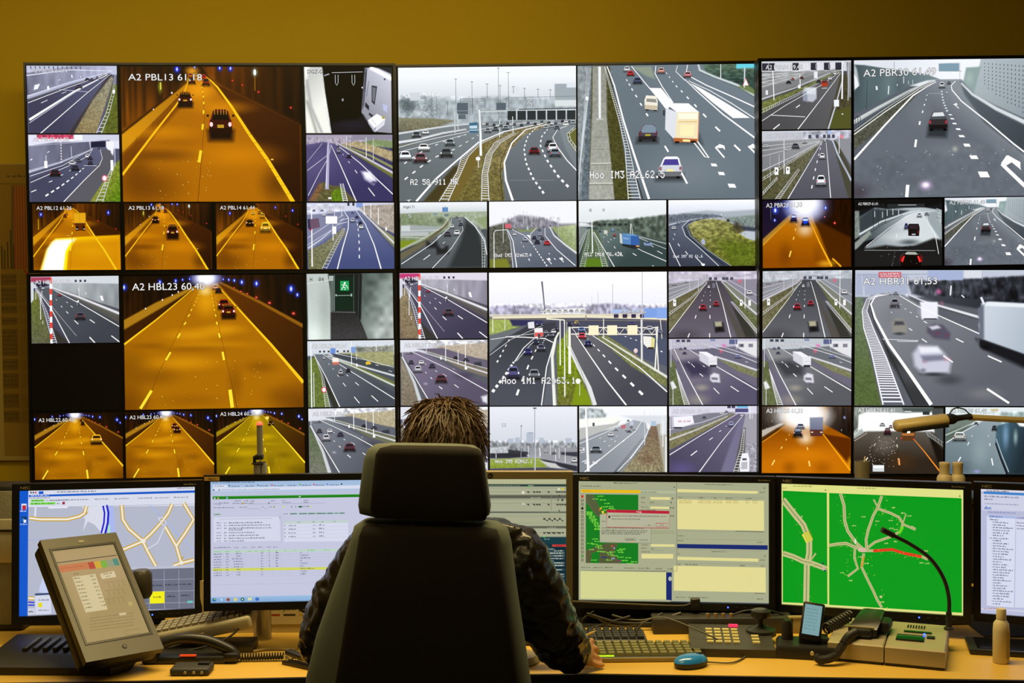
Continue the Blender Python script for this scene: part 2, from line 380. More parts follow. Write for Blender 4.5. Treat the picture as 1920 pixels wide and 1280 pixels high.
def feed(root, c0, r0, c1, r1, pic, label=None, ins=(.012, .012, .012, .012), name='camera_feed'):
    tw, th = DW/4, DH/3; x0 = c0*tw-DW/2+ins[0]*tw; x1 = c1*tw-DW/2-ins[2]*tw; z1 = DH/2-r0*th-ins[1]*th; z0 = DH/2-r1*th+ins[3]*th
    con = lambda a: np.clip((a-.42)*1.12+.43, 0, 1)                 # the cameras' contrast
    pic.img[..., :3] = con(pic.img[..., :3]); pic.vec = [(q, con(c), n) for q, c, n in pic.vec]
    o = build_pic(pic, name, x1-x0, z1-z0, root, ((x0+x1)/2, -.0005, (z0+z1)/2))
    if label: o['label'] = label
    for (t, x, y, xe, ch, c, e, y2) in pic.caps: letters(pic, 'caption', t, x, y, xe, ch, c, e, x1-x0, z1-z0, o, y2=y2)
    return o
D_UL = wall_display((-1.1782, 5.0757, .4997), 2.47, -.97, -.13, 'upper left wall display, orange tunnel pictures below a large tunnel picture with three cars')
D_LL = wall_display((-1.1792, 5.0566, -.3195), 2.49, 1.92, .28, 'lower left wall display with one blank black tile beside a large orange tunnel')
D_UM = wall_display((.2644, 5.1261, .5), -1.36, .05, -.01, 'upper middle wall display showing two large motorway pictures above four small ones')
D_LM = wall_display((.2621, 5.0983, -.3188), -1.85, 1.34, -.08, 'lower middle wall display with a bridge over a motorway, partly behind the head')
D_UR = wall_display((1.6864, 5.0115, .4938), 1.25, -.9, .5, 'upper right wall display with a large picture of one dark car beside concrete walls')
D_LR = wall_display((1.6935, 5.0027, -.3228), -1.97, .67, -.41, 'lower right wall display with large blurred traffic picture, behind the white desk lamp')
# ------------------------------------------------------------------ pictures on the upper left display
TI = (.03,.015,.02,.012)
def tunnel_ground(P, vx=1105, vy=150, mir=False):
    """orange lit tunnel seen down two lanes"""
    P.rect(685,90,1700,870,'2a1605')
    P.paint([(685,100),(1045,100),(1062,190),(685,470)],'6b3c08', g=('241204',700,380,860,90))
    P.paint([(1140,100),(1695,100),(1695,430),(1190,178)],'5a3008', g=('1c0e04',1200,150,1690,300))
    P.rough([(685,100),(1045,100),(1055,190),(685,455)],.45,16,300); P.rough([(1150,100),(1695,100),(1695,420),(1190,170)],.4,18,300)
    P.paint([(685,480),(1035,205),(1058,195),(1062,215),(685,590)],'a8700f', g=('c98d16',1000,230,740,500)); P.strip([(685,478),(1040,200)],9,'2b1404', soft=6)
    P.paint([(1062,150),(1150,148),(1200,180),(1695,430),(1695,870),(685,870),(685,590),(1045,240)],'a86808')
    P.paint([(1165,160),(1695,420),(1695,870),(1650,870),(1480,590),(1300,320),(1200,205)],'4a2504', soft=26, g=('2c1404',1300,300,1690,800))
    P.paint([(1045,300),(690,690),(685,600),(1040,240)],'7c4608', soft=20)
    P.glow(1120,230,150,110,'e89b12',.8); P.glow(1330,600,360,110,'cc820a',.7); P.glow(900,470,300,60,'d08708',.6); P.glow(1250,330,260,60,'d98f0d',.6)
    P.glow(880,600,320,56,'6a3c05',.7); P.glow(760,700,140,200,'5c3205',.5); P.glow(1350,700,300,40,'b06e08',.3); P.glow(1000,530,200,36,'9a5c07',.5); P.glow(820,780,320,180,'6a3c05',.75); P.glow(1560,760,150,160,'2e1604',.5)
    P.img[...,3] = .45
def tunnel_lines(P, dsh=True):
    P.line([(1064,150),(1058,195),(1040,245),(992,318),(870,470),(685,710)],3,'f0b81c',17)
    P.line([(1152,150),(1190,180),(1225,215),(1300,320),(1400,480),(1500,625),(1642,866)],4,'f2c01e',30)
    for t in np.linspace(.62,1,9)[:-1]:
        x = 1400+242*(t-.62)/.38; y = 480+386*(t-.62)/.38; P.line([(x-12, y+3),(x+14, y-1)],2,'6e4408')
    P.line([(1140,210),(1152,370),(1130,620),(1105,862)],1.5,'5c3406',4)
    P.segs([(1135,190,1136,196,6),(1138,213,1139,221,7),(1142,238,1143,246,8),(1146,264,1146,274,9),(1147,297,1147,311,10),(1146,345,1145,366,12),(1141,423,1137,455,15),(1127,572,1115,640,20)],'f6cc2c')
def tunnel_lamps(P, L, Rd):
    for x, y, s in L:
        P.glow(x, y, s*1.5, s*2,'1a2cd8',.9); P.blob(x, y, s*.42, s*.75,'3c56ff'); P.blob(x, y, s*.2, s*.45,'d8dcff')
    for x, y, s in Rd: P.glow(x, y, s*2, s*2,'a01010',.7); P.blob(x, y, s*.6, s*.6,'ff4a40')
def specks(P, n, x0, y0, x1, y1, c, s=2.2):
    r = random.Random(n)
    for _ in range(n):
        x, y = r.uniform(x0, x1), r.uniform(y0, y1); k = r.uniform(.6,1.3)*s; P.box(x, y, x+k, y+k, c)
def dark_car(P, x, y, w, h, c='3c0f0c', lampc='f6d8d8', top=True):
    P.paint([(x-w*.55, y+h*.3),(x+w*.55, y+h*.3),(x+w*.5, y+h*.68),(x-w*.5, y+h*.68)],'1a0a03', soft=h*.25)
    P.car(x, y, w, h, c, glass='140a08', lamp='e04030', plate='b8902a', shadow=False)
    for q in (-.4,.4): P.blob(x+q*w, y+h*.07, w*.07, h*.09, lampc)
    for q in (-.55,.55): P.box(x+q*w-w*.05, y-h*.3, x+q*w+w*.05, y-h*.22,'160a06')
    if top: P.segs([(x+q*w, y-h*.52, x+q*w, y-h*.3, w*.03) for q in (-.25,-.12,.02,.14,.25)],'c8901c')
def pic_tunnel13(big):
    P = Pic(686,100,1692,862,'2a1605', *((230,172) if big else (120,90))); tunnel_ground(P); tunnel_lines(P)
    tunnel_lamps(P,[(1001,115,20),(1240,108,16),(1300,110,17),(1100,103,10)],[(1310,178,6),(1365,203,6),(1455,242,7),(1636,330,8)])
    P.glow(1436,132,26,40,'7fa8a0',.9); P.blob(1436,132,8,18,'e8f4e8'); P.line([(1436,150),(1436,235)],5,'9a6a18'); P.glow(905,215,20,60,'9aa030',.8); P.line([(908,190),(908,230)],8,'d8d050')
    P.blob(970,248,5,6,'e8d8d0'); P.blob(866,341,4,4,'e8d8d0')
    for x in (765,860,960): P.line([(x, 540-(x-765)*.86),(x+3,490-(x-765)*.86)],2,'5c3a08')
    P.glow(1085,125,60,40,'ffb030',.8)
    P.cars([(1075,150,26,30,'b06010'),(1083,178,38,38,'5a2408'),(1150,158,26,26,'c02018'),(1108,150,22,20,'e8a030')]); P.car(1162,186,42,42,'70300c', lamp='ff6050')
    dark_car(P,1044,280,80,76); dark_car(P,1240,415,130,150)
    specks(P,26,860,620,1180,850,'ffe080',3); P.box(1520,620,1534,627,'f0c060')
    return P
P = pic_tunnel13(True); P.cap('A2 PBL13 61,18',728,178,1140,36); feed(D_UL,1,0,3,2, P,'large orange tunnel picture with three cars',(.02,.02,.02,.01))
P = pic_tunnel13(False); P.cap('A2 PBL13 61,18',735,172,1145,42); feed(D_UL,1,2,2,3, P,'small orange tunnel picture with a dark car', TI)
P = Pic(686,100,1692,862,'2a1605',120,90); tunnel_ground(P); tunnel_lines(P); tunnel_lamps(P,[(850,215,20),(1380,150,16),(1580,185,20)],[(1500,250,8),(1640,345,9)])
P.cars([(1120,215,36,34,'e0b040'),(1230,245,56,52,'d09820'),(1195,205,40,40,'a06a14')]); dark_car(P,1080,320,86,76,'2a1408'); P.car(1262,375,108,110,'d8a42c', glass='6a4a10', lamp='fff0a0', plate='f8e090'); P.cap('A2 PBL14 61,44',735,172,1140,42); specks(P,12,860,620,1500,850,'ffe080',4)
feed(D_UL,2,2,3,3, P,'small orange tunnel picture with a pale car', TI)
P = Pic(686,100,1692,862,'2a1605',150,112); tunnel_ground(P); tunnel_lines(P); tunnel_lamps(P,[(785,225,26),(1560,205,26)],[(1440,300,8),(1645,390,8)])
P.line([(752,280),(752,400)],10,'c0a020'); P.cars([(1060,240,40,40,'7a2a0c'),(1080,215,30,30,'c07018')])
P.truck(1160,205,1300,330,'c08c14', None); P.box(1166,215,1294,320,'d8a01c'); P.line([(1230,215),(1230,320)],3,'8a5c0c'); P.box(1180,330,1290,410,'5a2c0a'); P.box(1185,360,1210,412,'1c0d04'); P.box(1262,360,1288,412,'1c0d04'); P.segs([(1185,392,1206,392,10),(1270,392,1290,392,10)],'ffd8c0')
P.line([(1310,398),(1375,490)],6,'e0a418',10)
G = [(760,866),(835,640),(900,540),(945,500),(1100,490),(1310,478),(1692,460),(1692,866)]
P.paint(G,'f0c808', soft=16, g=('d89008',1150,480,1400,850)); P.paint([(1060,600),(1130,540),(1690,510),(1690,866),(1040,866)],'c9860a', soft=90); P.glow(1350,640,420,160,'d4980c',.8)
P.paint([(775,866),(850,620),(905,545),(960,515),(1180,505),(1110,580),(1060,680),(1030,866)],'fff8d8', soft=40); P.paint([(800,866),(870,620),(940,530),(1110,520),(1060,610),(1020,866)],'ffffff', soft=40); P.strip([(1130,560),(1075,650),(1050,866)],26,'ffe800', soft=22)
P.line([(1075,466),(1120,466)],3,'ffd860'); P.cap('A2 PBL12 61,26',735,172,1140,42); feed(D_UL,0,2,1,3, P,'small orange tunnel picture with a bright glare in front of a lorry', TI)
# daylight motorway pictures
P = Pic(145,88,666,477,'54566e',130,98, n=.3)
P.rect(145,88,670,140,'b8bcd2'); P.paint([(145,130),(430,88),(600,95),(620,130),(155,250)],'7a7c92', g=('a8aac4',160,200,600,100)); P.rough([(145,120),(600,95),(600,130),(155,240)],.12,20,60)
P.segs([(170+i*26,92,172+i*26,108,7) for i in range(12)],'4a4c5e'); P.line([(145,145),(400,112),(640,118)],7,'dcdef0',4)
P.paint([(150,290),(540,150),(620,128),(640,140),(375,478),(150,478)],'3f4058', g=('5a5c78',300,400,600,140)); P.paint([(620,140),(648,160),(540,478),(375,478)],'8a7c58', g=('8e8c7c',450,450,630,150)); P.rough([(620,150),(640,160),(545,478),(390,478)],.35,9); P.paint([(640,190),(668,200),(668,478),(560,478)],'5c6428'); P.rough([(640,200),(668,200),(668,478),(575,478)],.4,8); P.paint([(520,290),(640,140),(620,138),(375,478),(410,478)],'3a3640', soft=8)
P.strip([(150,272),(400,190),(620,130)],16,'a9acc6', w2=5); P.strip([(150,262),(400,182),(620,126)],6,'e2e4f4', w2=3); P.strip([(150,283),(400,202),(620,134)],5,'5b5d52', w2=2)
P.line([(150,302),(380,215),(610,135)],5,'eef0ff',2); P.line([(155,400),(420,235),(615,138)],18,'f4f5ff',3); P.line([(155,418),(425,240),(612,142)],4,'d8daf0',1); P.line([(218,478),(480,255),(632,135)],7,'f6f7ff',2); P.line([(330,226),(494,238)],3,'c8cae0'); P.segs([(225,303,263,286,4),(345,248,372,238,3)],'e8eaf8')
P.rail([(655,140),(640,230),(600,360),(540,478)],[(660,145),(652,240),(615,370),(570,478)],16,'d6d8e4',1.5,6); P.poly([(190,200),(222,192),(208,222),(184,228)],'e6e8f6'); P.box(262,206,274,228,'e8eaf4'); P.line([(405,140),(408,158)],10,'d8dae8'); P.segs([(328,172,340,168,4),(456,145,458,160,4)],'dfe1ee'); P.box(640,226,654,246,'eceef8')
P.cars([(446,208,40,24,'4a4660'),(495,166,26,16,'3c3c50'),(520,166,22,14,'5a5a70'),(568,160,20,14,'c8c8da'),(590,138,16,12,'e0e0f0'),(552,152,16,12,'8a8aa0')]); P.cap('A2 PBL04 61,94',172,128,380,22, c='e8e8f4', edge='55566a')
feed(D_UL,0,0,1,1, P,'small motorway picture with grass verge at right',(.005,.012,.02,.01))
P = Pic(155,480,676,862,'50526a',130,98, n=.3)
P.rect(155,480,680,560,'d8d8ea'); P.paint([(205,480),(415,480),(415,505),(205,505)],'b4405c'); P.rough([(205,480),(415,480),(415,510),(205,510)],.3,14,8); P.rect(415,480,680,515,'c6c8da'); P.box(210,508,420,516,'f0f0fa'); P.box(420,482,466,512,'e8eaf4')
P.paint([(155,545),(300,525),(505,520),(510,575),(340,640),(155,700)],'7c7e94', g=('5c5e72',160,600,480,530)); P.rough([(155,540),(505,520),(505,580),(155,690)],.12,25,90); P.line([(160,545),(505,519)],3,'b8bacc'); P.paint([(512,520),(622,512),(600,552),(512,556)],'20223c'); P.paint([(600,516),(650,520),(640,600),(600,560)],'e4e6f0')
P.paint([(160,735),(400,640),(520,556),(600,552),(640,600),(640,640),(500,862),(163,862)],'45475e', g=('5e607a',300,800,580,560)); P.paint([(580,560),(625,570),(640,640),(500,862),(355,862),(575,620)],'5a5a62'); P.paint([(640,660),(678,620),(678,862),(500,862)],'5a7a18', g=('83873a',660,840,560,780)); P.rough([(640,660),(678,620),(678,862),(510,862)],.4,9)
P.strip([(157,690),(330,640),(520,565)],14,'b9bccc', w2=5); P.line([(160,716),(350,655),(520,560)],4,'eceefa',2); P.line([(163,752),(390,655),(500,600),(525,556)],4,'f2f3ff',2); P.line([(350,862),(470,740),(560,655),(578,615),(565,560)],6,'f4f5ff',2); P.line([(470,656),(545,657)],3,'d4d6e6')
P.segs([(165,806,195,794,6),(268,750,288,742,5),(336,712,350,706,4),(385,687,397,681,3)],'eceefa'); P.dash([(470,670),(410,720),(340,770),(232,838)],9,6,12,'f4f5fc',.55,1.2)
P.rail([(640,640),(600,730),(535,862)],[(652,640),(615,740),(575,862)],12,'d4d8e0',2,6); P.box(244,630,262,670,'ecedf8'); P.line([(255,598),(255,640)],4,'e0e2f0'); P.line([(400,548),(402,610)],3,'e4e6f2'); P.segs([(342,520+i*16,342,528+i*16,7) for i in range(8)],'f4e8ec'); P.box(624,625,640,684,'f2f4fb'); P.line([(628,684),(626,712)],3,'d0d4dc'); P.line([(650,520),(650,660)],5,'c8cad8'); P.blob(588,728,17,19,'f8f0f4',14); P.blob(588,728,17,19,'d8607a',14); P.blob(588,728,12,13,'fbf4f6',14); P.line([(592,745),(588,785)],3,'c8ccd8'); P.segs([(165,625,176,618,8),(262,582,276,575,5)],'e0e2ee')
P.cars([(305,697,58,38,'30242c'),(420,668,44,32,'333547'),(404,642,40,26,'c4c4d2'),(440,626,30,20,'5c5c6c'),(492,602,26,24,'e4e4ee'),(508,612,26,22,'3c3e54'),(508,642,30,26,'34364a'),(560,556,14,12,'50526a')]); P.cap('A2 PBL05 61,82',182,518,388,22, c='f4f2fa', edge='7a6478')
feed(D_UL,0,1,1,2, P,'small motorway picture running out of a tunnel mouth',(.005,.01,.01,.01))
# corridor camera
P = Pic(32,100,528,480,'060608',130,98, n=.4)
P.paint([(32,100),(135,100),(150,240),(185,480),(40,480)],'c2c4c0', g=('e8eae2',40,200,150,300)); P.strip([(50,300),(100,480)],10,'8d8f88', soft=20); P.paint([(32,100),(60,100),(40,200)],'f4f4ee', soft=20); P.strip([(48,180),(70,330),(130,480)],14,'aaa'*2, soft=14)
P.paint([(378,105),(528,105),(530,480),(420,470),(356,360)],'9294a0', g=('c6c8d6',360,300,520,160)); P.paint([(330,400),(365,375),(420,470),(190,480),(180,420)],'17161e', soft=20); P.glow(300,430,140,50,'201f2c',.8)
P.strip([(415,105),(525,165)],22,'f4f6ff', soft=10); P.paint([(440,100),(528,100),(528,140)],'282a30', soft=6); P.line([(190,133),(365,128)],4,'b8bac4'); P.line([(147,150),(175,140)],9,'9a9ca4')
for x in (217,312): P.line([(x-8,145),(x-8,190),(x, 206),(x+8,190),(x+8,145)],3.5,'c4c6cc')
P.line([(150,330),(180,478)],5,'d8dade'); P.poly([(415,205),(447,210),(432,318),(414,300)],'3a3c48'); P.poly([(420,215),(440,220),(430,300),(419,290)],'70727e'); P.poly([(378,105),(392,110),(372,320),(356,355)],'5c5e6a'); P.poly([(380,300),(400,325),(398,350),(376,325)],'2c2c36'); P.line([(385,130),(378,240)],5,'22242c'); P.poly([(478,310),(506,322),(500,360),(480,345)],'b4bcda'); P.poly([(458,285),(476,300),(474,325),(456,312)],'a2a4b2')
P.poly([(392,405),(444,368),(492,395),(440,440),(428,450)],'f4f5fa'); P.poly([(392,405),(428,450),(432,475),(395,425)],'b4b6c2'); P.poly([(440,440),(492,395),(486,432),(430,474)],'d0d2dc'); P.line([(412,400),(440,432)],3,'a8aab4'); P.poly([(400,360),(425,378),(412,388),(396,372)],'3c3e48'); P.poly([(470,380),(490,385),(490,395),(474,398)],'a09c50'); P.blob(250,288,6,9,'8c8c98'); P.line([(400,180),(385,270)],3,'4a4c58'); P.blob(490,170,6,6,'4a4c56'); P.blob(362,218,5,5,'c0c0c8')
P.cap('DGZ-G',52,138,138,22, c='3a3a40', edge='d0d0d4'); feed(D_UL,3,0,4,1, P,'small picture of a dark service corridor',(.02,.02,.02,.01))
P = Pic(38,484,530,858,'3f3c60',130,98, n=.35)
P.rect(38,484,540,545,'a49cae'); P.rough([(38,500),(530,500),(530,540),(38,545)],.25,10,14); P.rect(300,484,540,515,'8a8698', soft=14); P.paint([(300,540),(420,510),(540,520),(540,560)],'7c8c64', soft=10); P.paint([(240,535),(330,520),(540,580),(540,640),(400,580)],'a89a78', soft=8); P.rough([(240,530),(400,515),(540,560),(540,660)],.3,10); P.strip([(240,540),(400,600),(535,670)],10,'8a8c60', w2=14); P.paint([(260,548),(400,618),(535,710),(535,730),(390,640),(250,555)],'6e7040', soft=6)
P.paint([(40,540),(130,525),(240,540),(540,790),(540,860),(40,860)],'3a3760', g=('5a547c',300,800,180,545)); P.paint([(40,690),(150,620),(155,530),(40,560)],'4c4870', soft=20); P.paint([(75,858),(125,745),(185,770),(230,770),(320,858)],'5e5a3a', soft=8); P.paint([(180,800),(240,780),(250,858),(180,858)],'5c7a1c', soft=10); P.paint([(45,858),(110,750),(130,780),(90,858)],'7a5c40', soft=10); P.glow(100,640,120,140,'6a6088',.35)
P.line([(40,640),(130,532)],2,'dcdaf0'); P.line([(42,685),(170,590),(180,540)],3,'e6e4f6',2); P.line([(45,825),(110,700),(165,610)],4,'eceafc',2); P.line([(178,540),(230,650),(320,858)],3,'f2f0ff',8); P.line([(205,535),(340,640),(530,818)],3,'f2f0ff',7); P.segs([(277,633,284,643,4),(314,682,327,700,5),(390,783,426,829,6),(246,593,250,599,3)],'f0eefc')
P.strip([(210,530),(350,600),(535,700)],6,'c8c4d0', w2=12); P.line([(210,534),(350,606),(535,708)],3,'8a8670',5); P.line([(165,520),(160,640),(153,790)],14,'a8a6c0',26); P.line([(160,540),(148,780)],3,'d8d6e8',6); P.rail([(228,758),(245,858)],[(246,758),(270,858)],7,'eceaf0',4,6,1.1); P.rough([(60,858),(110,750),(200,780),(230,858)],.4,8)
P.post(380,498,612,5,'f0eef8'); P.post(420,505,632,3.5,'e4e2ee'); P.post(267,488,560,3,'dcdaea'); P.post(288,490,560,3,'d4d2e2')
P.cars([(222,572,20,30,'8c8aa0'),(281,605,26,20,'2c2840'),(220,552,14,14,'4a4664')]); P.paint([(350,690),(400,690),(440,740),(420,765),(370,735)],'cfcbe0', soft=16); P.paint([(365,695),(395,700),(425,735),(380,725)],'f2f0fa', soft=12); P.glow(420,752,24,14,'2a2648',.8); P.cap('A2 PBL34 59,36',62,522,260,20, c='dcd6e2', edge='6c647c'); P.box(160,835,178,845,'e8e8f0')
feed(D_UL,3,1,4,2, P,'small violet motorway picture with a blurred white car',(.035,.01,.015,.01))
P = Pic(44,862,533,1236,'4c5272',130,98, n=.3)
P.rect(44,862,540,930,'c9cbdd'); P.rough([(44,870),(250,870),(250,925),(44,925)],.2,16,12); P.paint([(330,880),(540,870),(540,1040),(440,990),(380,930)],'a69c92', soft=8); P.rough([(330,880),(540,870),(540,1030),(420,970)],.25,10); P.paint([(420,980),(540,1060),(540,1120),(470,1050)],'8b8d68', soft=8)
P.paint([(200,915),(350,905),(420,1000),(535,1140),(535,1240),(44,1240),(44,1100)],'47507a', g=('6f7696',300,1200,280,920)); P.paint([(44,930),(230,915),(265,930),(240,1000),(60,1130),(44,1130)],'7d819c', soft=8); P.paint([(50,1240),(48,1130),(140,1090),(250,1000),(262,1030),(130,1240)],'6e7050', g=('7e7c66',60,1200,230,1020)); P.rough([(50,1240),(50,1130),(250,1010),(130,1240)],.35,8)
P.line([(255,912),(278,950),(275,1010),(245,1110),(212,1236)],4,'f0f2ff',8); P.line([(320,905),(370,980),(420,1100),(458,1236)],3,'f4f5ff',9); P.dash([(325,960),(333,1030),(337,1110),(335,1200)],7,5,8,'f2f4ff',.45,1.3); P.line([(48,1060),(200,960),(250,930)],3,'dfe2f2',2); P.line([(46,1100),(190,1010),(250,950)],3,'d6d9ec',2); P.line([(215,985),(270,970)],3,'e8eaf6'); P.line([(230,962),(275,950)],3,'e8eaf6')
P.rail([(248,1006),(200,1090),(125,1236)],[(260,1006),(216,1100),(150,1236)],14,'c4c8d6',2,5); P.strip([(345,905),(430,990),(533,1090)],7,'d6d6de', w2=9); P.line([(350,912),(430,1002),(533,1104)],3,'7a7866',5); P.line([(48,1118),(120,1070),(180,1020)],10,'c2c6d6',6)
P.post(71,885,1222,9,'f2f4fc'); P.post(190,985,1075,6,'e8eaf4'); P.post(403,865,950,5,'eef0f8'); P.post(445,890,985,6,'f2f4fa'); P.post(240,870,940,4,'e0e4f0'); P.post(366,870,930,6,'e8eaf2'); P.post(200,885,940,4,'d8dcea'); P.box(150,938,214,980,'f8faff'); P.box(186,996,208,1038,'f2f4fa'); P.box(322,862,358,888,'8296cc'); P.box(272,862,284,880,'3c3e50'); P.box(300,862,312,880,'3c3e50'); P.box(484,1000,493,1020,'f4f6fa')
P.poly([(60,955),(110,948),(118,1000),(64,1012)],'6c5468'); P.box(56,1004,70,1018,'a03850'); P.poly([(48,955),(62,952),(66,1012),(50,1008)],'3a3450'); P.cars([(300,960,22,24,'b8c0d8'),(325,942,18,14,'3a3c5a'),(344,976,20,20,'30324c'),(348,998,26,22,'e4e8f4'),(140,930,20,12,'e8eaf2'),(130,905,18,10,'8c94ac'),(85,905,16,10,'70748c'),(175,918,18,14,'e0e2ee'),(300,918,12,10,'505670')]); P.cap('A2 PBL33 59,37',62,900,262,20, c='f6f6fc', edge='8a8ca4')
feed(D_UL,3,2,4,3, P,'small motorway picture with a white lamp post at left',(.03,.01,.005,.01))
# ------------------------------------------------------------------ pictures on the upper middle display
HL = 'f4f6fa'
P = Pic(556,98,1542,856,'5f6669',230,172, n=.3)
P.rect(550,90,1550,420,'e6eaee', g=('c2cad0',900,150,900,330)); P.paint([(556,290),(700,262),(900,280),(1100,268),(1300,275),(1545,290),(1545,410),(556,440)],'a0aab0', soft=26); P.rough([(556,260),(1545,270),(1545,400),(556,420)],.16,14,20)
P.glow(615,315,75,70,'4c585c',.85); P.glow(590,300,50,50,'5a6668',.7); P.glow(735,310,60,75,'7c868a',.8); P.rough([(560,250),(780,240),(780,380),(560,390)],.35,8); P.glow(660,355,42,34,'d4dadc',.7)
P.rect(1424,198,1545,295,'9aa4aa'); P.rect(1490,192,1545,220,'d4dce2'); P.rect(1424,290,1545,325,'cfd6d8'); P.paint([(620,240),(678,240),(678,285),(620,285)],'c4ccd2', soft=8); P.rect(1180,212,1228,270,'d2d8de')
P.paint([(556,380),(740,385),(880,400),(760,440),(556,460)],'80806a', soft=8, g=('6e6a58',600,390,600,455)); P.rough([(556,390),(860,400),(760,440),(556,458)],.3,10,6)
P.paint([(556,470),(800,430),(1100,405),(1545,400),(1545,856),(556,856)],'626a6e', g=('7c858a',1000,800,1100,410)); P.paint([(1250,440),(1440,430),(1480,560),(1545,690),(1545,856),(1180,856),(1150,640),(1175,530)],'5a6268', soft=8, g=('717a80',1350,840,1380,450)); P.glow(1320,560,120,240,'687077',.5)
MED = [(690,856),(880,650),(1020,510),(1200,455),(1380,420),(1400,430),(1260,480),(1165,580),(1130,700),(1145,856)]
P.paint(MED,'6c6438', soft=6, g=('84795a',980,800,1300,450)); P.rough(MED,.45,9); P.paint([(900,640),(980,560),(1050,520),(1000,620),(960,700),(870,856),(830,856)],'716232', soft=10); P.paint([(690,856),(860,660),(900,650),(770,856)],'463d24', soft=14)
P.paint([(1490,480),(1545,440),(1545,590),(1510,540)],'66683a', soft=5)
P.line([(650,856),(760,730),(880,625),(1000,525),(1140,465),(1380,415)],15, HL,4); P.line([(705,856),(880,660),(1000,540),(1140,478),(1380,424)],5,'3c3d34',2); P.line([(556,548),(640,525),(800,490),(1000,452),(1200,420),(1420,406)],4,'f0f3f6',2); P.line([(556,575),(700,540),(850,500),(930,478)],4,'e6e9ee',2)
P.strip([(556,470),(700,448),(850,428),(950,420)],8,'e8ebee', w2=5); P.strip([(556,520),(660,505),(800,470),(930,450)],13,'dfe3e6', w2=6); P.line([(556,530),(660,515),(800,480),(930,458)],3,'5c5f5c'); P.strip([(556,545),(640,530)],8,'6c7050', w2=6)
P.line([(1188,856),(1150,740),(1142,640),(1185,530),(1262,455),(1400,420)],17, HL,4); P.line([(1135,856),(1120,720),(1122,640),(1160,545),(1240,462)],6,'3a3a32',3)
P.rail([(778,856),(880,690),(905,600),(1000,520),(1140,470)],[(828,856),(900,700),(945,600),(1010,535),(1140,474)],34,'dfe3e8',7,2,.8); P.rail([(1014,856),(1018,700),(1040,600),(1090,525),(1200,470)],[(1056,856),(1050,700),(1076,590),(1120,530),(1210,476)],34,'dfe3e8',7,2,.8)
P.line([(1545,690),(1490,630),(1435,550),(1412,500),(1440,455),(1500,432)],8, HL,3); P.rail([(1545,585),(1500,520),(1490,480),(1530,445)],[(1545,560),(1512,515),(1505,480),(1540,450)],6,'e4e8ea',4,3)
P.dash([(1325,440),(1275,490),(1252,560),(1262,640),(1300,730),(1370,830)],17,6,16, HL,.5,1.25); P.dash([(1395,440),(1350,495),(1342,545),(1380,630),(1440,720),(1510,795)],14,6,18, HL,.5,1.25); P.dash([(1000,482),(870,560),(760,605),(690,650),(560,752)],11,3,11,'eef1f4',.4,1.2); P.dash([(960,470),(800,520),(690,570),(556,660)],10,3,9,'e4e8ec',.35,1.2); P.segs([(1170,740,1420,742,2)],'8d949a')
for x, y0, y1 in ((876,165,300),(966,182,285),(1050,195,275),(1113,106,460),(1168,132,330),(1122,205,330),(1257,222,280),(1332,228,275),(1400,232,280),(770,280,380),(830,290,370),(1196,212,250)): P.post(x, y0, y1,3.5,'5a666c', arm=8 if y0 < 260 else 0)
P.line([(900,278),(1040,278)],3,'4c5558'); P.line([(900,290),(1040,290)],2,'4c5558'); P.segs([(900,275,900,330,3),(1038,275,1038,330,3),(968,275,968,360,4)],'4c5558'); P.line([(1152,274),(1545,268)],3,'6a757a'); P.line([(1155,274),(1155,330)],3,'6a757a'); P.line([(1265,274),(1265,330)],3,'6a757a')
P.box(882,300,943,364,'56626c'); P.box(1100,302,1153,342,'56626c'); P.box(888,366,930,392,'5c6870'); P.line([(880,345),(1160,345)],4,'8c969a'); P.line([(880,365),(1160,366)],3,'8c969a'); P.line([(1000,350),(1545,345)],5,'d2d8da'); P.line([(1010,372),(1160,372)],3,'b8c0c4')
for i in range(7): P.box(1162+i*55,348,1209+i*55,400,'2c3438'); P.line([(1212+i*55,338),(1212+i*55,402)],5,'c0c8cc')
P.line([(1162,402),(1545,402)],3,'9aa4a8'); P.line([(1225,340),(1545,336)],7,'4a5256')
P.line([(1004,340),(1012,480),(1012,600)],12,'e6eaec',17); P.line([(1003,345),(1005,600)],3,'8c9698'); P.line([(997,600),(998,668)],5,'dfe3e4'); P.box(985,608,1008,626,'e8ebec'); P.line([(868,360),(870,470)],9,'b8c0c2'); P.line([(886,360),(887,460)],5,'c8ced0'); P.line([(1118,400),(1118,498)],5,'dde2e4'); P.line([(1190,380),(1192,470)],5,'d8dee0')
for k in range(26):
    x = 1030+k*19; y = 428-k*.5+(k*37 % 17)-8; P.car(x, y, 22,15,('e8eaec','3c4448','b4bcc2','586066')[k*7 % 4], shadow=False, lamp='888888')
for x, y in ((1375,442),(1405,436),(1436,446),(1485,425),(1525,418)): P.car(x, y, 32,24,('f0f2f4','98a2a6','5c666c')[x % 3], shadow=False, lamp='777777')
P.poly([(948,415),(994,410),(998,470),(950,472)],'3f6a84'); P.poly([(950,430),(992,428),(994,446),(951,446)],'b8d0dc'); P.line([(950,455),(996,455)],5,'d4e2ea')
P.cars([(592,595,62,50,'dfe3e6'),(676,608,72,54,'6c4a50'),(694,549,58,40,'eceef0'),(820,580,66,50,'4a5154'),(841,522,50,38,'6a7478'),(655,476,46,34,'586064'),(706,464,36,22,'e4e6e8'),(1095,448,34,24,'5c666c'),(1152,442,34,24,'7c868c'),(1052,456,34,26,'848c90')], front=True)
P.cars([(1309,574,56,40,'5c2028'),(1392,532,44,36,'3a4448'),(1412,556,54,50,'e8ebee'),(1424,585,58,46,'6c7884')])
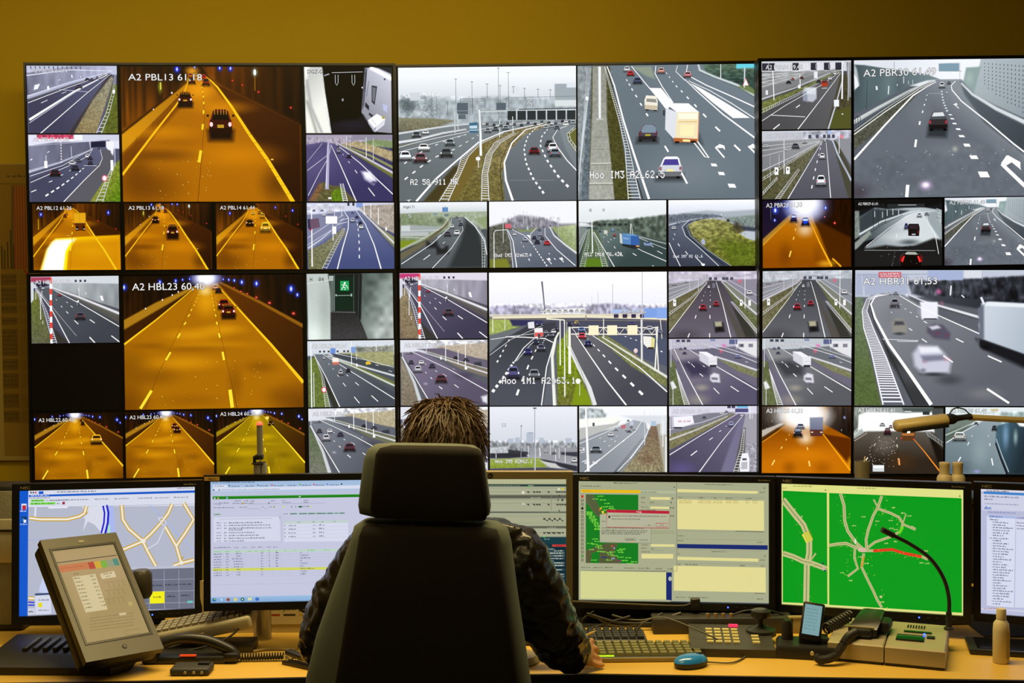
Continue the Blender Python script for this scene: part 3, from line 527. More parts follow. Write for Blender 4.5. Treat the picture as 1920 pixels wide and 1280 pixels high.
block_text(P,'A2 58,911 NR',618,730,32,'f6f8fa','3c4244', cw=22.6); P.box(606,846,612,856,'f4f4f4'); P.line([(596,850),(622,846)],3,'f0f2f4')
P.cap('S',1274,325,1302,38, c='d8dee0', edge='3a4246'); feed(D_UM,0,0,2,2, P,'large motorway picture with a gantry of dark signs and a grass median',(.01,.01,.008,.006))
P = Pic(46,86,1035,850,'6d7880',230,172, n=.3)
P.rect(40,80,1040,860,'717d86', g=('5f6a72',800,100,300,850)); P.glow(650,700,420,220,'7d878e',.6); P.glow(400,330,160,260,'66727a',.5)
P.paint([(60,850),(46,850),(46,90),(100,90),(125,90),(95,400)],'8a9296', soft=6); P.rough([(46,90),(100,90),(80,850),(46,850)],.2,8,14)
P.paint([(125,90),(225,90),(255,400),(310,850),(105,850)],'505038', soft=5); P.paint([(215,110),(262,300),(320,700),(345,850),(250,850),(215,420)],'4a4a28', soft=6); P.rough([(110,120),(235,120),(345,850),(60,850)],.4,9); P.paint([(130,90),(205,90),(207,380),(248,850),(105,850),(128,300)],'a3a49c', soft=4, g=('8e8f86',160,850,165,100)); P.rough([(130,90),(205,90),(245,850),(105,850)],.15,12)
P.segs([(118,652,232,650,4),(124,562,222,562,3),(128,492,214,492,3),(110,764,240,764,5)],'777870'); P.segs([(118,642,230,640,7),(108,755,240,755,8)],'c6c6be')
P.line([(168,92),(168,390)],20,'e2e6e6',17); P.line([(160,92),(161,390)],4,'9aa0a2'); P.box(148,386,188,396,'b4b8b4'); P.rail([(98,100),(85,300),(56,640),(48,800)],[(122,100),(106,260),(84,450),(60,640)],46,'c4ccd2',2,3,1.); P.box(90,262,106,282,'f2f4f4')
P.line([(210,92),(250,200),(300,400),(360,600),(440,848)],7,'f0f3f6',17); P.line([(205,92),(238,200),(285,400),(335,600),(405,848)],4,'3c3f3c',10); P.rail([(196,95),(226,220),(275,400),(308,560),(325,848)],[(200,95),(236,220),(290,400),(330,560),(392,848)],44,'dde1e4',2,7,1.5)
P.line([(345,92),(430,200),(505,290),(545,345)],5,'eef1f4',9); P.poly([(444,216),(508,218),(572,300),(540,345)],'f4f6f8'); P.line([(480,92),(475,135),(515,210),(575,302)],5,'eef1f4',7); P.line([(680,515),(750,610),(772,616),(700,508)],8,'f2f4f6',9); P.paint([(345,95),(455,95),(475,165),(430,150)],'8a9486', soft=10)
P.line([(640,170),(720,250),(850,370),(1032,510)],5,'f0f3f6',12); P.line([(655,88),(648,130),(670,155),(760,205),(880,260),(1032,333)],5,'eceff2',9); P.poly([(668,190),(730,222),(850,295),(1000,392),(905,392),(790,300)],'f4f6f8'); P.line([(660,178),(780,236),(900,310),(1032,400)],4,'eceff2',7); P.line([(600,92),(590,125),(640,175)],4,'eceff2',5)
P.paint([(740,86),(1035,80),(1035,250),(900,185),(760,145)],'364a44', soft=6, g=('5a7060',900,180,900,100)); P.rough([(740,86),(1035,80),(1035,250),(780,150)],.3,16,6); P.strip([(715,88),(722,118),(800,155),(930,205),(1032,268)],9,'c8d0d2', w2=13); P.line([(724,130),(930,216),(1032,282)],3,'56605c',4); P.paint([(930,215),(1035,265),(1035,240),(980,200)],'6e7c50', soft=10)
P.poly([(924,84),(1030,80),(1030,108),(924,112)],'68c8d8'); P.line([(970,108),(968,220)],9,'c4ccd0'); P.post(838,86,168,6,'dfe4e6'); P.poly([(976,168),(960,208),(992,208)],'f8f0f0'); P.line([(976,168),(960,208),(992,208),(976,168)],4,'d06068')
P.segs([(330,190,337,202,7),(316,166,322,176,6),(345,218,352,230,8),(366,255,375,268,9),(392,302,402,316,10),(425,360,436,376,11),(528,546,548,580,12),(590,204,598,214,7),(618,232,627,243,8),(650,268,661,281,9),(692,312,705,327,10),(740,366,758,386,11),(808,440,834,466,12),(912,544,946,578,13),(570,178,576,186,6),(536,130,541,138,5),(552,152,558,160,5),(600,660,652,762,13)], HL)
P.poly([(782,648),(812,650),(820,666),(788,664)], HL); P.poly([(822,696),(854,698),(862,716),(828,714)], HL); P.poly([(876,764),(914,766),(924,788),(884,786)], HL); P.line([(808,556),(858,616)],11, HL); P.poly([(806,556),(832,538),(858,548),(862,572),(846,560),(828,562)], HL); P.line([(990,552),(1032,596)],12, HL); P.poly([(988,556),(1015,538),(1035,552),(1020,566)], HL)
P.cars([(320,108,34,28,'d8dcdc'),(340,132,38,28,'b83038'),(378,173,46,36,'44506a'),(509,118,38,32,'d49a90'),(656,142,42,32,'c88488')])
P.paint([(415,270),(492,270),(495,355),(420,355)],'4c545a', soft=14, a=.5); P.poly([(416,285),(425,258),(480,262),(490,290),(488,342),(418,335)],'e2ded0'); P.poly([(428,276),(480,280),(484,300),(426,294)],'8c8c88'); P.poly([(418,312),(488,318),(488,340),(418,334)],'c2b49c'); P.segs([(424,340,440,342,8),(468,344,484,345,8)],'181818')
P.car(436,470,104,96,'4c4450', glass='a4b4c4', lamp='702c34', plate='a09c3c', lean=.1); P.poly([(405,440),(420,425),(460,425),(478,440),(480,470),(400,470)],'7c8c9c'); P.car(560,668,128,122,'c8ccd4', glass='4c4490', lamp='94606c', plate='e4dc9c', lean=.08)
P.paint([(560,480),(720,480),(740,540),(580,540)],'3c4248', soft=24, a=.7); P.poly([(540,312),(560,304),(660,306),(718,356),(596,356)],'eef0f2'); P.poly([(534,330),(598,356),(588,520),(530,452)],'d4d8de'); P.poly([(596,356),(718,356),(712,520),(584,524)],'e6d8b4'); P.poly([(602,362),(712,362),(711,396),(602,394)],'fff4d8'); P.poly([(616,426),(694,428),(690,492),(612,488)],'f8e4b4'); P.poly([(604,408),(708,408),(707,414),(604,413)],'d8b878'); P.poly([(576,500),(712,508),(708,528),(580,526)],'b0683c'); P.box(584,520,608,532,'20181a'); P.box(672,518,700,530,'20181a'); P.line([(716,360),(711,515)],6,'e0a078'); P.poly([(518,344),(530,344),(530,376),(518,372)],'3c444a'); P.poly([(628,510),(668,512),(668,524),(628,522)],'f4e4a0')
block_text(P,'Hoo IM3 A2L62.5',112,686,42,'f4f6f8','30363a', cw=28); feed(D_UM,2,0,4,2, P,'large motorway picture with a white lorry and several cars',(.01,.01,.008,.006))
P = Pic(560,861,1050,1234,'50565a',130,98, n=.3)
P.rect(555,855,1055,945,'e2e6ea', g=('c0c8cc',800,870,800,930)); P.paint([(560,925),(700,918),(1050,915),(1050,1010),(560,1120)],'7c8a6c', soft=8, g=('9aa68e',700,1000,750,920)); P.rough([(560,930),(1050,920),(1050,1000),(560,1110)],.2,12,8); P.glow(790,965,42,34,'434e3c',.9); P.paint([(562,992),(620,988),(800,1000),(760,1030),(562,1050)],'9ca4a4', soft=8); P.rect(562,1030,720,1052,'b0b6b6'); P.rect(566,992,616,1022,'c4cacc'); P.segs([(560,1056,700,1064,3),(562,1022,780,1018,3)],'d8dcdc'); P.paint([(560,1078),(660,1075),(600,1110),(560,1125)],'7c8c28', soft=6)
P.paint([(560,1215),(700,1090),(850,1000),(838,950),(920,945),(1010,1010),(1050,1100),(1050,1236),(560,1236)],'4c5256', g=('6c7478',700,1200,880,960)); P.paint([(930,960),(1000,1010),(1035,1150),(1030,1236),(830,1236),(900,1080)],'32373a', soft=30); P.paint([(560,1150),(720,1065),(840,960),(830,990),(720,1090),(560,1190)],'6a6450', soft=8); P.glow(700,1210,160,50,'5c6266',.6)
P.strip([(560,1130),(700,1060),(800,1000),(835,960),(800,940)],10,'b0b4a4', w2=5); P.line([(560,1145),(700,1078),(812,1000),(840,955)],4,'3a3d38',2); P.line([(565,1210),(740,1095),(845,1000),(850,955)],5,'e6eaec',2); P.line([(740,1234),(850,1120),(915,1020),(905,965)],5,'f0f2f4',2); P.line([(925,945),(985,1000),(1035,1080),(1048,1160)],7,'dce0e2',6); P.rail([(960,968),(1020,1060),(1022,1234)],[(975,968),(1040,1070),(1035,1234)],18,'c8ceca',2,4); P.segs([(690,1186,728,1158,5),(800,1095,812,1085,3),(770,1060,790,1045,3)],'f0f2f4'); P.paint([(985,960),(1050,940),(1050,1020)],'8c9a74', soft=6)
P.box(799,890,831,916,'5c86b8'); P.box(748,922,768,934,'7c90a0'); P.box(810,928,834,942,'6c7c84'); P.line([(815,880),(815,930)],3,'8c969a'); P.line([(982,890),(982,950)],3,'c8ced0')
for x, y, w, h in ((738,1100,64,44),(796,1130,70,54)): P.paint([(x-w*.5, y-h*.45),(x+w*.5, y-h*.4),(x+w*.52, y+h*.45),(x-w*.45, y+h*.5)],'26282c', soft=16); P.glow(x, y-h*.3, w*.4, h*.3,'7c8488',.7)
P.cars([(828,1040,36,28,'4c5054'),(880,1034,34,28,'e4e8ec'),(852,998,26,20,'d8dcde'),(903,986,22,20,'4a5060'),(898,962,18,14,'8c9498'),(880,946,14,10,'70787c')]); P.cap('A2g61.71',578,893,642,14, c='3c4246', edge='b8c0c4'); P.cap('S',606,948,625,20, c='d8dee0', edge='4a5256')
feed(D_UM,0,2,1,3, P,'small picture of a bending motorway with blurred cars',(.015,.008,.01,.01))
P = Pic(1062,858,1552,1230,'5c626e',130,98, n=.3)
P.rect(1055,850,1560,1000,'e6e8f0'); P.paint([(1160,960),(1230,935),(1330,945),(1420,965),(1460,985),(1550,985),(1550,1010),(1160,1010)],'86848e', soft=16); P.rough([(1160,940),(1460,950),(1460,1000),(1160,1000)],.3,6,14); P.paint([(1065,1000),(1150,975),(1190,1010),(1200,1180),(1180,1232),(1064,1232)],'5a5a50', soft=16); P.rough([(1064,990),(1200,1000),(1190,1232),(1064,1232)],.4,12); P.paint([(1064,1185),(1160,1178),(1180,1232),(1064,1232)],'7a7e30', soft=14); P.paint([(1410,1005),(1550,990),(1550,1150),(1470,1080)],'8a9868', soft=8, g=('a8b48c',1450,1060,1520,1000)); P.rough([(1410,1005),(1550,990),(1550,1140)],.2,10)
P.paint([(1160,1015),(1280,1030),(1390,1000),(1430,1060),(1552,1180),(1552,1232),(1200,1232),(1185,1080)],'5a616e', g=('767c88',1400,1200,1340,1010)); P.paint([(1205,1010),(1280,1018),(1340,1000),(1300,1030),(1240,1030)],'7f8a60', soft=6)
P.line([(1165,1018),(1195,1080),(1215,1232)],4,'eceef4',7); P.line([(1190,1015),(1260,1050),(1300,1090)],3,'f0f2f6',4); P.line([(1330,1005),(1295,1040),(1290,1085),(1300,1092)],3,'f0f2f6',4); P.poly([(1270,1046),(1290,1048),(1292,1068)],'f0f2f6'); P.dash([(1300,1092),(1330,1140),(1390,1230)],9,5,9, HL,.55); P.line([(1375,1005),(1375,1050),(1440,1130),(1545,1222)],3,'eef0f4',6); P.strip([(1400,1000),(1425,1050),(1490,1105),(1550,1150)],7,'d8dce2', w2=10); P.line([(1402,1012),(1425,1062),(1490,1118),(1550,1165)],3,'6c6e62',4); P.line([(1160,1020),(1180,1080),(1195,1232)],4,'b8bcc4',8); P.segs([(1282,1180,1288,1192,6),(1425,1178,1434,1188,5),(1395,1150,1401,1156,5),(1252,1108,1256,1116,4),(1240,1086,1243,1092,3),(1272,1150,1276,1158,5),(1350,1080,1353,1085,3)], HL); P.line([(1385,1180),(1412,1212)],5, HL); P.poly([(1382,1184),(1400,1176),(1408,1192)], HL); P.line([(1455,1178),(1480,1202)],5, HL); P.poly([(1452,1182),(1470,1174),(1478,1190)], HL)
P.line([(1088,1232),(1088,1035),(1096,1020),(1165,1016)],6,'e2e6e4',4); P.line([(1140,955),(1140,1090)],4,'c8ccd0'); P.box(1133,950,1148,975,'d0d4d8'); [P.post(x, y, y+b, 2.5,'b4b8c2', arm=4) for x, y, b in ((1205,925,85),(1255,915,65),(1275,920,70),(1300,930,70),(1415,940,70),(1452,950,110))]; P.poly([(1150,985),(1183,982),(1186,1008),(1152,1008)],'c86470'); P.poly([(1270,1018),(1278,985),(1284,1018)],'a8c0b4'); P.line([(1250,985),(1250,1005)],8,'90a49c')
P.cars([(1204,1042,20,14,'e0e4e8'),(1263,1072,28,22,'a4a8b8'),(1315,1062,24,20,'3c3e50'),(1348,1044,22,18,'9c9cac'),(1360,1066,22,18,'50505e'),(1331,1086,28,24,'343848'),(1386,1092,34,26,'c04048'),(1344,1018,14,12,'5c5e6c'),(1370,1000,12,10,'70727e'),(1404,995,10,8,'60626e')]); block_text(P,'Oud IM3 A2g63.4',1092,1150,19,'f6f6fa','40444e', cw=13.9)
feed(D_UM,1,2,2,3, P,'small picture of a motorway fork with a red car',(.015,.008,.01,.01))
P = Pic(43,854,533,1228,'3c4c4c',130,98, n=.35)
P.rect(40,850,540,1000,'e4e7ea', g=('d8dde0',200,860,200,960)); P.paint([(90,980),(160,965),(330,958),(440,945),(535,935),(535,1090),(380,1060),(150,1010)],'566258', soft=12); P.rough([(90,970),(535,935),(535,1080),(150,1010)],.4,12,16); P.paint([(150,1015),(260,1020),(400,1055),(535,1090),(535,1230),(150,1230),(110,1060)],'3a4a4a', g=('6a7a78',300,1200,180,1030)); P.paint([(45,1228),(70,1100),(100,1010),(150,1020),(215,1228)],'5a6a50', soft=6); P.rough([(60,1228),(80,1100),(130,1080),(180,1228)],.4,8); P.paint([(60,1228),(90,1180),(165,1180),(185,1228)],'5c7a24', soft=10); P.paint([(43,1000),(90,1005),(80,1060),(43,1150)],'7c8684', soft=8)
P.line([(44,1150),(95,1015)],2,'e8ecec'); P.rail([(100,1012),(85,1090),(48,1228)],[(104,1012),(100,1090),(76,1228)],18,'c8d0cc',1.5,3); P.rail([(118,1030),(150,1110),(175,1228)],[(126,1030),(170,1110),(204,1228)],18,'c8d0cc',1.5,4); P.line([(128,1030),(180,1120),(242,1228)],3,'eef2f0',6); P.line([(45,1100),(90,1015)],2,'d8dcdc'); P.line([(290,1080),(400,1140),(535,1200)],3,'f0f4f2',5); P.line([(370,1060),(460,1100),(535,1130)],2.5,'e4e8e6'); P.strip([(380,1058),(460,1080),(535,1100)],5,'b4bcb8')
P.segs([(345,1152,366,1166,5),(482,1140,512,1156,4),(262,1142,290,1168,4),(240,1112,248,1124,4),(205,1082,212,1090,3),(180,1056,185,1062,3),(220,1070,226,1077,3),(200,1046,205,1051,3),(240,1064,246,1069,3),(452,1112,462,1118,3),(454,1222,462,1226,4)], HL)
P.line([(115,856),(120,1150)],6,'dfe3e0',9); P.line([(44,975),(115,978)],3,'8c9490'); P.line([(44,995),(112,995)],2.5,'8c9490'); P.line([(48,970),(46,1040)],3,'9aa29e'); P.line([(60,975),(112,995)],1.5,'9aa29e'); P.line([(150,984),(340,992)],4,'3c4846'); [P.box(150+i*30,982,166+i*30,996,'30393a') for i in range(6)]; P.line([(334,985),(332,1042)],4,'e2e6e2'); P.line([(338,985),(345,1044)],3,'e2e6e2'); P.box(102,898,116,916,'a8b0ac')
P.poly([(280,1042),(335,1050),(335,1110),(285,1098)],'5a84b4'); P.poly([(335,1050),(380,1056),(384,1108),(334,1112)],'3860a0'); P.poly([(278,1040),(350,1044),(380,1056),(334,1052)],'7098c4'); P.poly([(272,1038),(284,1044),(288,1098),(274,1092)],'c4c8c4'); P.poly([(284,1098),(384,1110),(380,1124),(350,1128),(288,1110)],'2a2c30'); P.box(364,1108,382,1116,'d89850'); P.poly([(290,1062),(325,1068),(324,1074),(292,1070)],'88a8cc')
P.poly([(184,1020),(204,1022),(204,1042),(185,1042)],'c4c8bc'); P.poly([(405,1095),(420,1086),(442,1088),(456,1102),(454,1112),(410,1108)],'7c90b0'); P.box(416,1088,440,1096,'34404c'); P.cars([(244,1048,18,14,'a45058'),(162,1026,14,10,'50545c'),(234,1020,16,12,'7890b4')]); P.box(228,1012,240,1024,'6c90b8'); P.box(176,898,190,914,'b0b8b8'); block_text(P,'A12 IM10 56.420',76,1146,21,'f4f6f4','303a38', cw=14)
feed(D_UM,2,2,3,3, P,'small motorway picture with a blue lorry',(.015,.008,.01,.01))
P = Pic(545,848,1042,1225,'404654',130,98, n=.35)
P.rect(540,840,1050,930,'d2d6e2', g=('eceef4',800,920,800,850)); P.paint([(545,935),(640,920),(760,908),(860,915),(1040,905),(1040,1000),(545,985)],'a4acb4', soft=12); P.paint([(545,940),(630,925),(800,930),(870,945),(700,955),(545,980)],'646c78', soft=8); P.rough([(545,925),(870,930),(870,950),(545,975)],.4,6,10); P.paint([(860,950),(1040,935),(1040,1010),(920,985)],'7e8a86', soft=10); P.rough([(860,950),(1040,935),(1040,1010),(920,985)],.3,8)
G = [(650,985),(700,960),(800,955),(880,970),(960,1015),(1040,1080),(1040,1225),(900,1225),(780,1140),(680,1050)]
P.paint(G,'6c7030', soft=6, g=('8c8a58',850,1150,780,960)); P.rough(G,.35,14,7); P.paint([(820,1080),(960,1090),(1040,1110),(1040,1225),(900,1225)],'566a1c', soft=40, a=.6); P.rough(G,.3,6,4); P.paint([(945,1040),(980,1025),(1040,1030),(1040,1085),(990,1070)],'b4bcc4', soft=8)
P.paint([(545,990),(620,968),(720,955),(660,985),(640,1010),(660,1070),(760,1160),(860,1225),(545,1225)],'3c4250', g=('646c7c',600,1200,650,970)); P.glow(940,1010,46,46,'4a4234',.95); P.glow(930,990,30,34,'3c3830',.8); P.rough([(890,970),(980,970),(980,1050),(890,1050)],.5,7)
P.line([(860,1220),(740,1130),(650,1050),(635,1000),(660,975),(760,952)],9,'2c3240',4); P.line([(830,1225),(720,1120),(640,1050),(622,1000),(660,965)],4,'e6eaf2',3); P.line([(900,1225),(760,1130),(668,1050),(648,1000),(700,962)],4,'a8b0ac',2); P.line([(612,1225),(570,1140),(548,1090)],5,'eceef6'); P.line([(546,990),(610,975),(700,955)],4,'dfe3ec',2); P.segs([(598,1095,608,1110,5),(578,1038,582,1048,4),(640,1140,655,1158,5),(570,1065,574,1074,3),(700,1175,740,1215,5)], HL); P.poly([(728,1208),(752,1212),(748,1224),(734,1222)], HL)
P.cars([(575,1006,26,18,'c8ccd8'),(598,982,18,12,'7c8494'),(615,970,14,10,'a4aab8')]); P.poly([(730,1078),(742,1068),(754,1082),(750,1102),(734,1100)],'a4acc4'); [P.post(x, 928,950,2,'8c949c') for x in (570,632,676,738)]; P.line([(870,962),(910,975)],3,'3c4440'); P.box(876,958,890,974,'303834'); block_text(P,'Oud IM7 A2 61.6',572,1160,16,'e4e6ee', None, cw=11.2)
feed(D_UM,3,2,4,3, P,'small picture of a road curving round a grass bank',(.015,.008,.01,.01))
# ------------------------------------------------------------------ pictures on the upper right display
P = Pic(1064,72,1557,459,'4e4e50',130,98, n=.35)
P.rect(1060,65,1560,130,'cfd2d8'); P.paint([(1064,135),(1300,130),(1500,118),(1490,150),(1064,260)],'96989a', soft=6); P.rough([(1064,130),(1480,118),(1064,220)],.2,24,6); P.paint([(1064,300),(1240,240),(1460,140),(1500,130),(1180,290),(1064,370)],'6f7444', soft=6); P.rough([(1064,300),(1460,140),(1180,300),(1064,380)],.35,9); P.paint([(1064,220),(1440,130),(1460,140),(1064,280)],'7c7e80', soft=6)
P.paint([(1064,410),(1220,300),(1470,140),(1510,145),(1520,200),(1420,459),(1064,459)],'4c4b4e', g=('626164',1100,440,1450,160)); P.paint([(1500,150),(1540,150),(1557,200),(1557,459),(1420,459)],'4c4834', soft=6); P.rough([(1500,250),(1557,200),(1557,459),(1440,459)],.4,10); P.paint([(1465,360),(1557,330),(1557,459),(1430,459)],'54562c', soft=14); P.paint([(1530,80),(1557,80),(1557,280),(1545,280)],'8a8c92', soft=6)
for y0, y1 in ((150,128),(170,135),(190,140),(215,146)): P.line([(1064, y0),(1300, y1)],3,'d8dad6',1.5)
P.strip([(1064,285),(1250,222),(1440,140)],7,'d4d8da', w2=3); P.rail([(1064,345),(1260,255),(1400,180)],[(1064,362),(1260,268),(1400,186)],26,'dde0e0',3,1.5,.8); P.line([(1064,408),(1200,318),(1400,205),(1490,140)],4,'f0f1f3',2); P.line([(1262,459),(1360,330),(1450,210),(1500,140)],6,'f2f3f5',2); P.line([(1112,376),(1302,388)],5,'d4d4d6'); P.segs([(1252,336,1274,320,6),(1126,457,1162,428,7),(1395,228,1425,226,3)],'eceef0')
P.line([(1430,459),(1470,330),(1510,180),(1515,90)],12,'b4bac6',6); P.line([(1510,70),(1507,290)],7,'e4e6ea',11); P.line([(1545,75),(1540,300)],6,'b8babc'); P.line([(1124,95),(1131,290)],6,'e6e8e8'); P.line([(1275,150),(1276,226)],6,'e0e2e2'); P.box(1264,206,1278,226,'dfe1e4'); P.box(1085,235,1098,260,'d8dcdc'); P.box(1462,294,1490,332,'e2e6ec'); P.box(1505,372,1513,378,'e8e8e8')
for x0 in (1064,1100,1232,1332,1405,1468): P.box(x0+2,82, x0+36,124,'34343e')
P.line([(1064,80),(1530,74)],5,'b4b8be')
for x0 in (1308,1372,1444): P.line([(x0-9,90),(x0,85),(x0+9,90),(x0+9,116),(x0,121),(x0-9,116),(x0-9,90)],3,'e4dfe4')
P.cars([(1212,190,26,16,'303438'),(1235,172,18,14,'a06060'),(1284,166,22,14,'6c4440'),(1378,188,24,18,'3c3c44'),(1440,172,22,18,'e0e4ec'),(1468,144,16,18,'e8ecf2'),(1398,127,20,10,'d8dadc')]); P.poly([(1392,186),(1426,184),(1428,215),(1396,220)],'a8402c'); P.poly([(1396,186),(1424,185),(1424,196),(1398,198)],'5c3430'); P.box(1352,132,1372,170,'dcdee4')
P.paint([(1300,222),(1366,222),(1366,285),(1345,305),(1292,295),(1292,240)],'b6bac6', soft=8); P.paint([(1292,240),(1312,245),(1318,305),(1292,292)],'8c94a4', soft=6); P.paint([(1310,224),(1362,224),(1362,262),(1312,258)],'ccd0d8', soft=6); P.cap('A2 PBR04 59,48',1085,117,1288,24, c='f4f4f6', edge='3c3c44'); feed(D_UR,0,0,1,1, P,'small motorway picture under a row of dark gantry signs',(.015,.012,.012,.01))
def pic_pbr05():
    P = Pic(1064,462,1556,838,'5a5a64',130,98, n=.35)
    P.rect(1060,455,1560,530,'bdbfc8'); P.paint([(1064,520),(1400,505),(1440,520),(1200,640),(1064,690)],'7e7f84', soft=8, g=('9a9b9e',1100,650,1350,510)); P.paint([(1064,690),(1200,640),(1400,520),(1420,518),(1200,838),(1064,838)],'65644e', soft=8, g=('55533a',1250,560,1100,830)); P.rough([(1064,690),(1400,520),(1200,838),(1064,838)],.35,9)
    P.paint([(1390,515),(1425,510),(1450,520),(1540,838),(1200,838)],'55555f', g=('6a6a74',1380,830,1410,520)); P.paint([(1450,515),(1480,520),(1556,690),(1556,838),(1540,838)],'4c4a3c', soft=6); P.paint([(1465,510),(1556,500),(1556,660),(1500,570)],'8a8c92', soft=6); P.rect(1290,470,1556,505,'a8aab6'); P.rough([(1290,462),(1556,462),(1556,510),(1290,510)],.3,16,14)
    for y0, y1 in ((545,520),(570,525),(600,522)): P.line([(1064, y0),(1380, y1)],3,'d4d6d6',1.5)
    P.line([(1064,680),(1230,605),(1395,520)],4,'dcdee0',2); P.rail([(1064,722),(1230,620),(1390,525)],[(1064,735),(1230,632),(1392,530)],20,'e0e2e4',3,1.5,.8); P.line([(1205,838),(1310,665),(1398,520)],6,'f0f1f4',2); P.line([(1442,835),(1428,650),(1416,515)],6,'f0f1f4',2); P.rail([(1262,672),(1135,838)],[(1272,678),(1160,838)],14,'dcdee2',2,4,1.1); P.rail([(1145,715),(1064,800)],[(1150,725),(1064,815)],9,'c8cacc',3,5); P.dash([(1392,535),(1360,665),(1330,815)],7,4,9,'f0f1f4',.35,1.3); P.strip([(1455,520),(1480,590),(1556,740)],8,'bcc6da', w2=10); P.line([(1460,520),(1556,760)],3,'5a5a50')
    P.post(1185,510,700,5,'e4e6ea'); P.post(1158,590,660,3,'d0d2d4'); P.post(1108,590,740,3,'b8babc'); P.post(1490,470,590,5,'e2e4e8'); P.box(1132,662,1153,704,'eef0f4'); P.box(1195,660,1216,700,'f2f4f8'); P.blob(1142,680,4,8,'3c3e44'); P.blob(1205,674,4,7,'3c3e44'); P.box(1426,460,1448,480,'a4b8dc'); [P.box(x, 485, x+16,505,'4c4e5c') for x in (1320,1360,1400,1424,1450)]
    P.glow(1503,498,16,18,'e06070',.9); P.blob(1503,498,5,6,'ff8890'); P.cars([(1396,604,28,32,'e2e4ea'),(1389,738,50,58,'e4e6ec'),(1412,518,12,14,'d0d2d8'),(1085,545,30,16,'c8cacc'),(1248,545,40,30,'5c5e68'),(1300,522,22,20,'b8babe'),(1190,565,16,12,'e0e2e4')]); return P
P = pic_pbr05(); P.cap('A2 PBR05 59,53',1085,500,1285,22, c='e8e8ee', edge='6c6e78'); feed(D_UR,0,1,1,2, P,'small grey motorway picture with two white cars',(.015,.01,.012,.01))
P = Pic(1065,845,1557,1221,'3c1c06',130,98, n=.35)
P.rect(1060,840,1560,1230,'2c1606'); P.paint([(1065,845),(1220,845),(1230,940),(1065,1090)],'241a30', g=('14122c',1070,1000,1200,860)); P.paint([(1065,1090),(1225,925),(1330,900),(1360,980),(1500,1221),(1065,1221)],'8f4e06', g=('b8700c',1280,1180,1290,980)); P.paint([(1350,950),(1557,1060),(1557,1221),(1450,1221)],'4c2805', soft=16); P.paint([(1390,850),(1557,845),(1557,1050),(1350,940)],'281408', soft=14); P.rough([(1390,850),(1557,845),(1557,1050)],.3,10,60); P.paint([(1065,1060),(1210,930),(1225,925),(1215,950),(1065,1100)],'a87c30', soft=5)
P.glow(1190,1150,60,110,'6e3c05',.6); P.glow(1370,1150,40,110,'703e06',.4); P.glow(1300,880,190,140,'6a80e8',1.); P.glow(1300,880,130,110,'ffffff',1.,.6); P.glow(1300,850,110,70,'ffffff',1.,.7); P.glow(1300,1010,70,60,'e8d8c8',.7)
P.line([(1068,1090),(1230,935)],5,'e8a41c',2); P.line([(1333,970),(1380,1080),(1448,1216)],4,'f0b020',13); P.segs([(1223,1126,1213,1160,9),(1240,1048,1235,1064,7),(1249,1002,1246,1014,5),(1255,978,1254,984,4)],'ffd060'); P.glow(1420,1200,80,30,'e8b030',.7); P.line([(1452,1172),(1500,1218)],12,'e0a020')
P.cars([(1238,945,36,40,'2a2a5c'),(1303,965,44,44,'20245a')], glass='b8c8f8', lamp='d06060'); P.poly([(1290,962),(1316,962),(1312,976),(1294,976)],'1c4cd0')
for x, y, s in ((1136,900,14),(1415,890,8),(1133,955,7),(1200,880,8)): P.glow(x, y, s*2, s*2.4,'4060ff',.9); P.blob(x, y, s*.4, s*.8,'d8e4ff')
P.glow(1465,975,14,14,'c01818',.9); P.blob(1465,975,5,5,'ff7060'); P.blob(1410,940,4,4,'e07080'); P.line([(1110,880),(1112,950)],3,'5c6070'); P.cap('A2 PBR28 61,33',1085,884,1285,24, y2=882); feed(D_UR,0,2,1,3, P,'small orange tunnel picture with bright daylight at its end',(.015,.01,.012,.01))
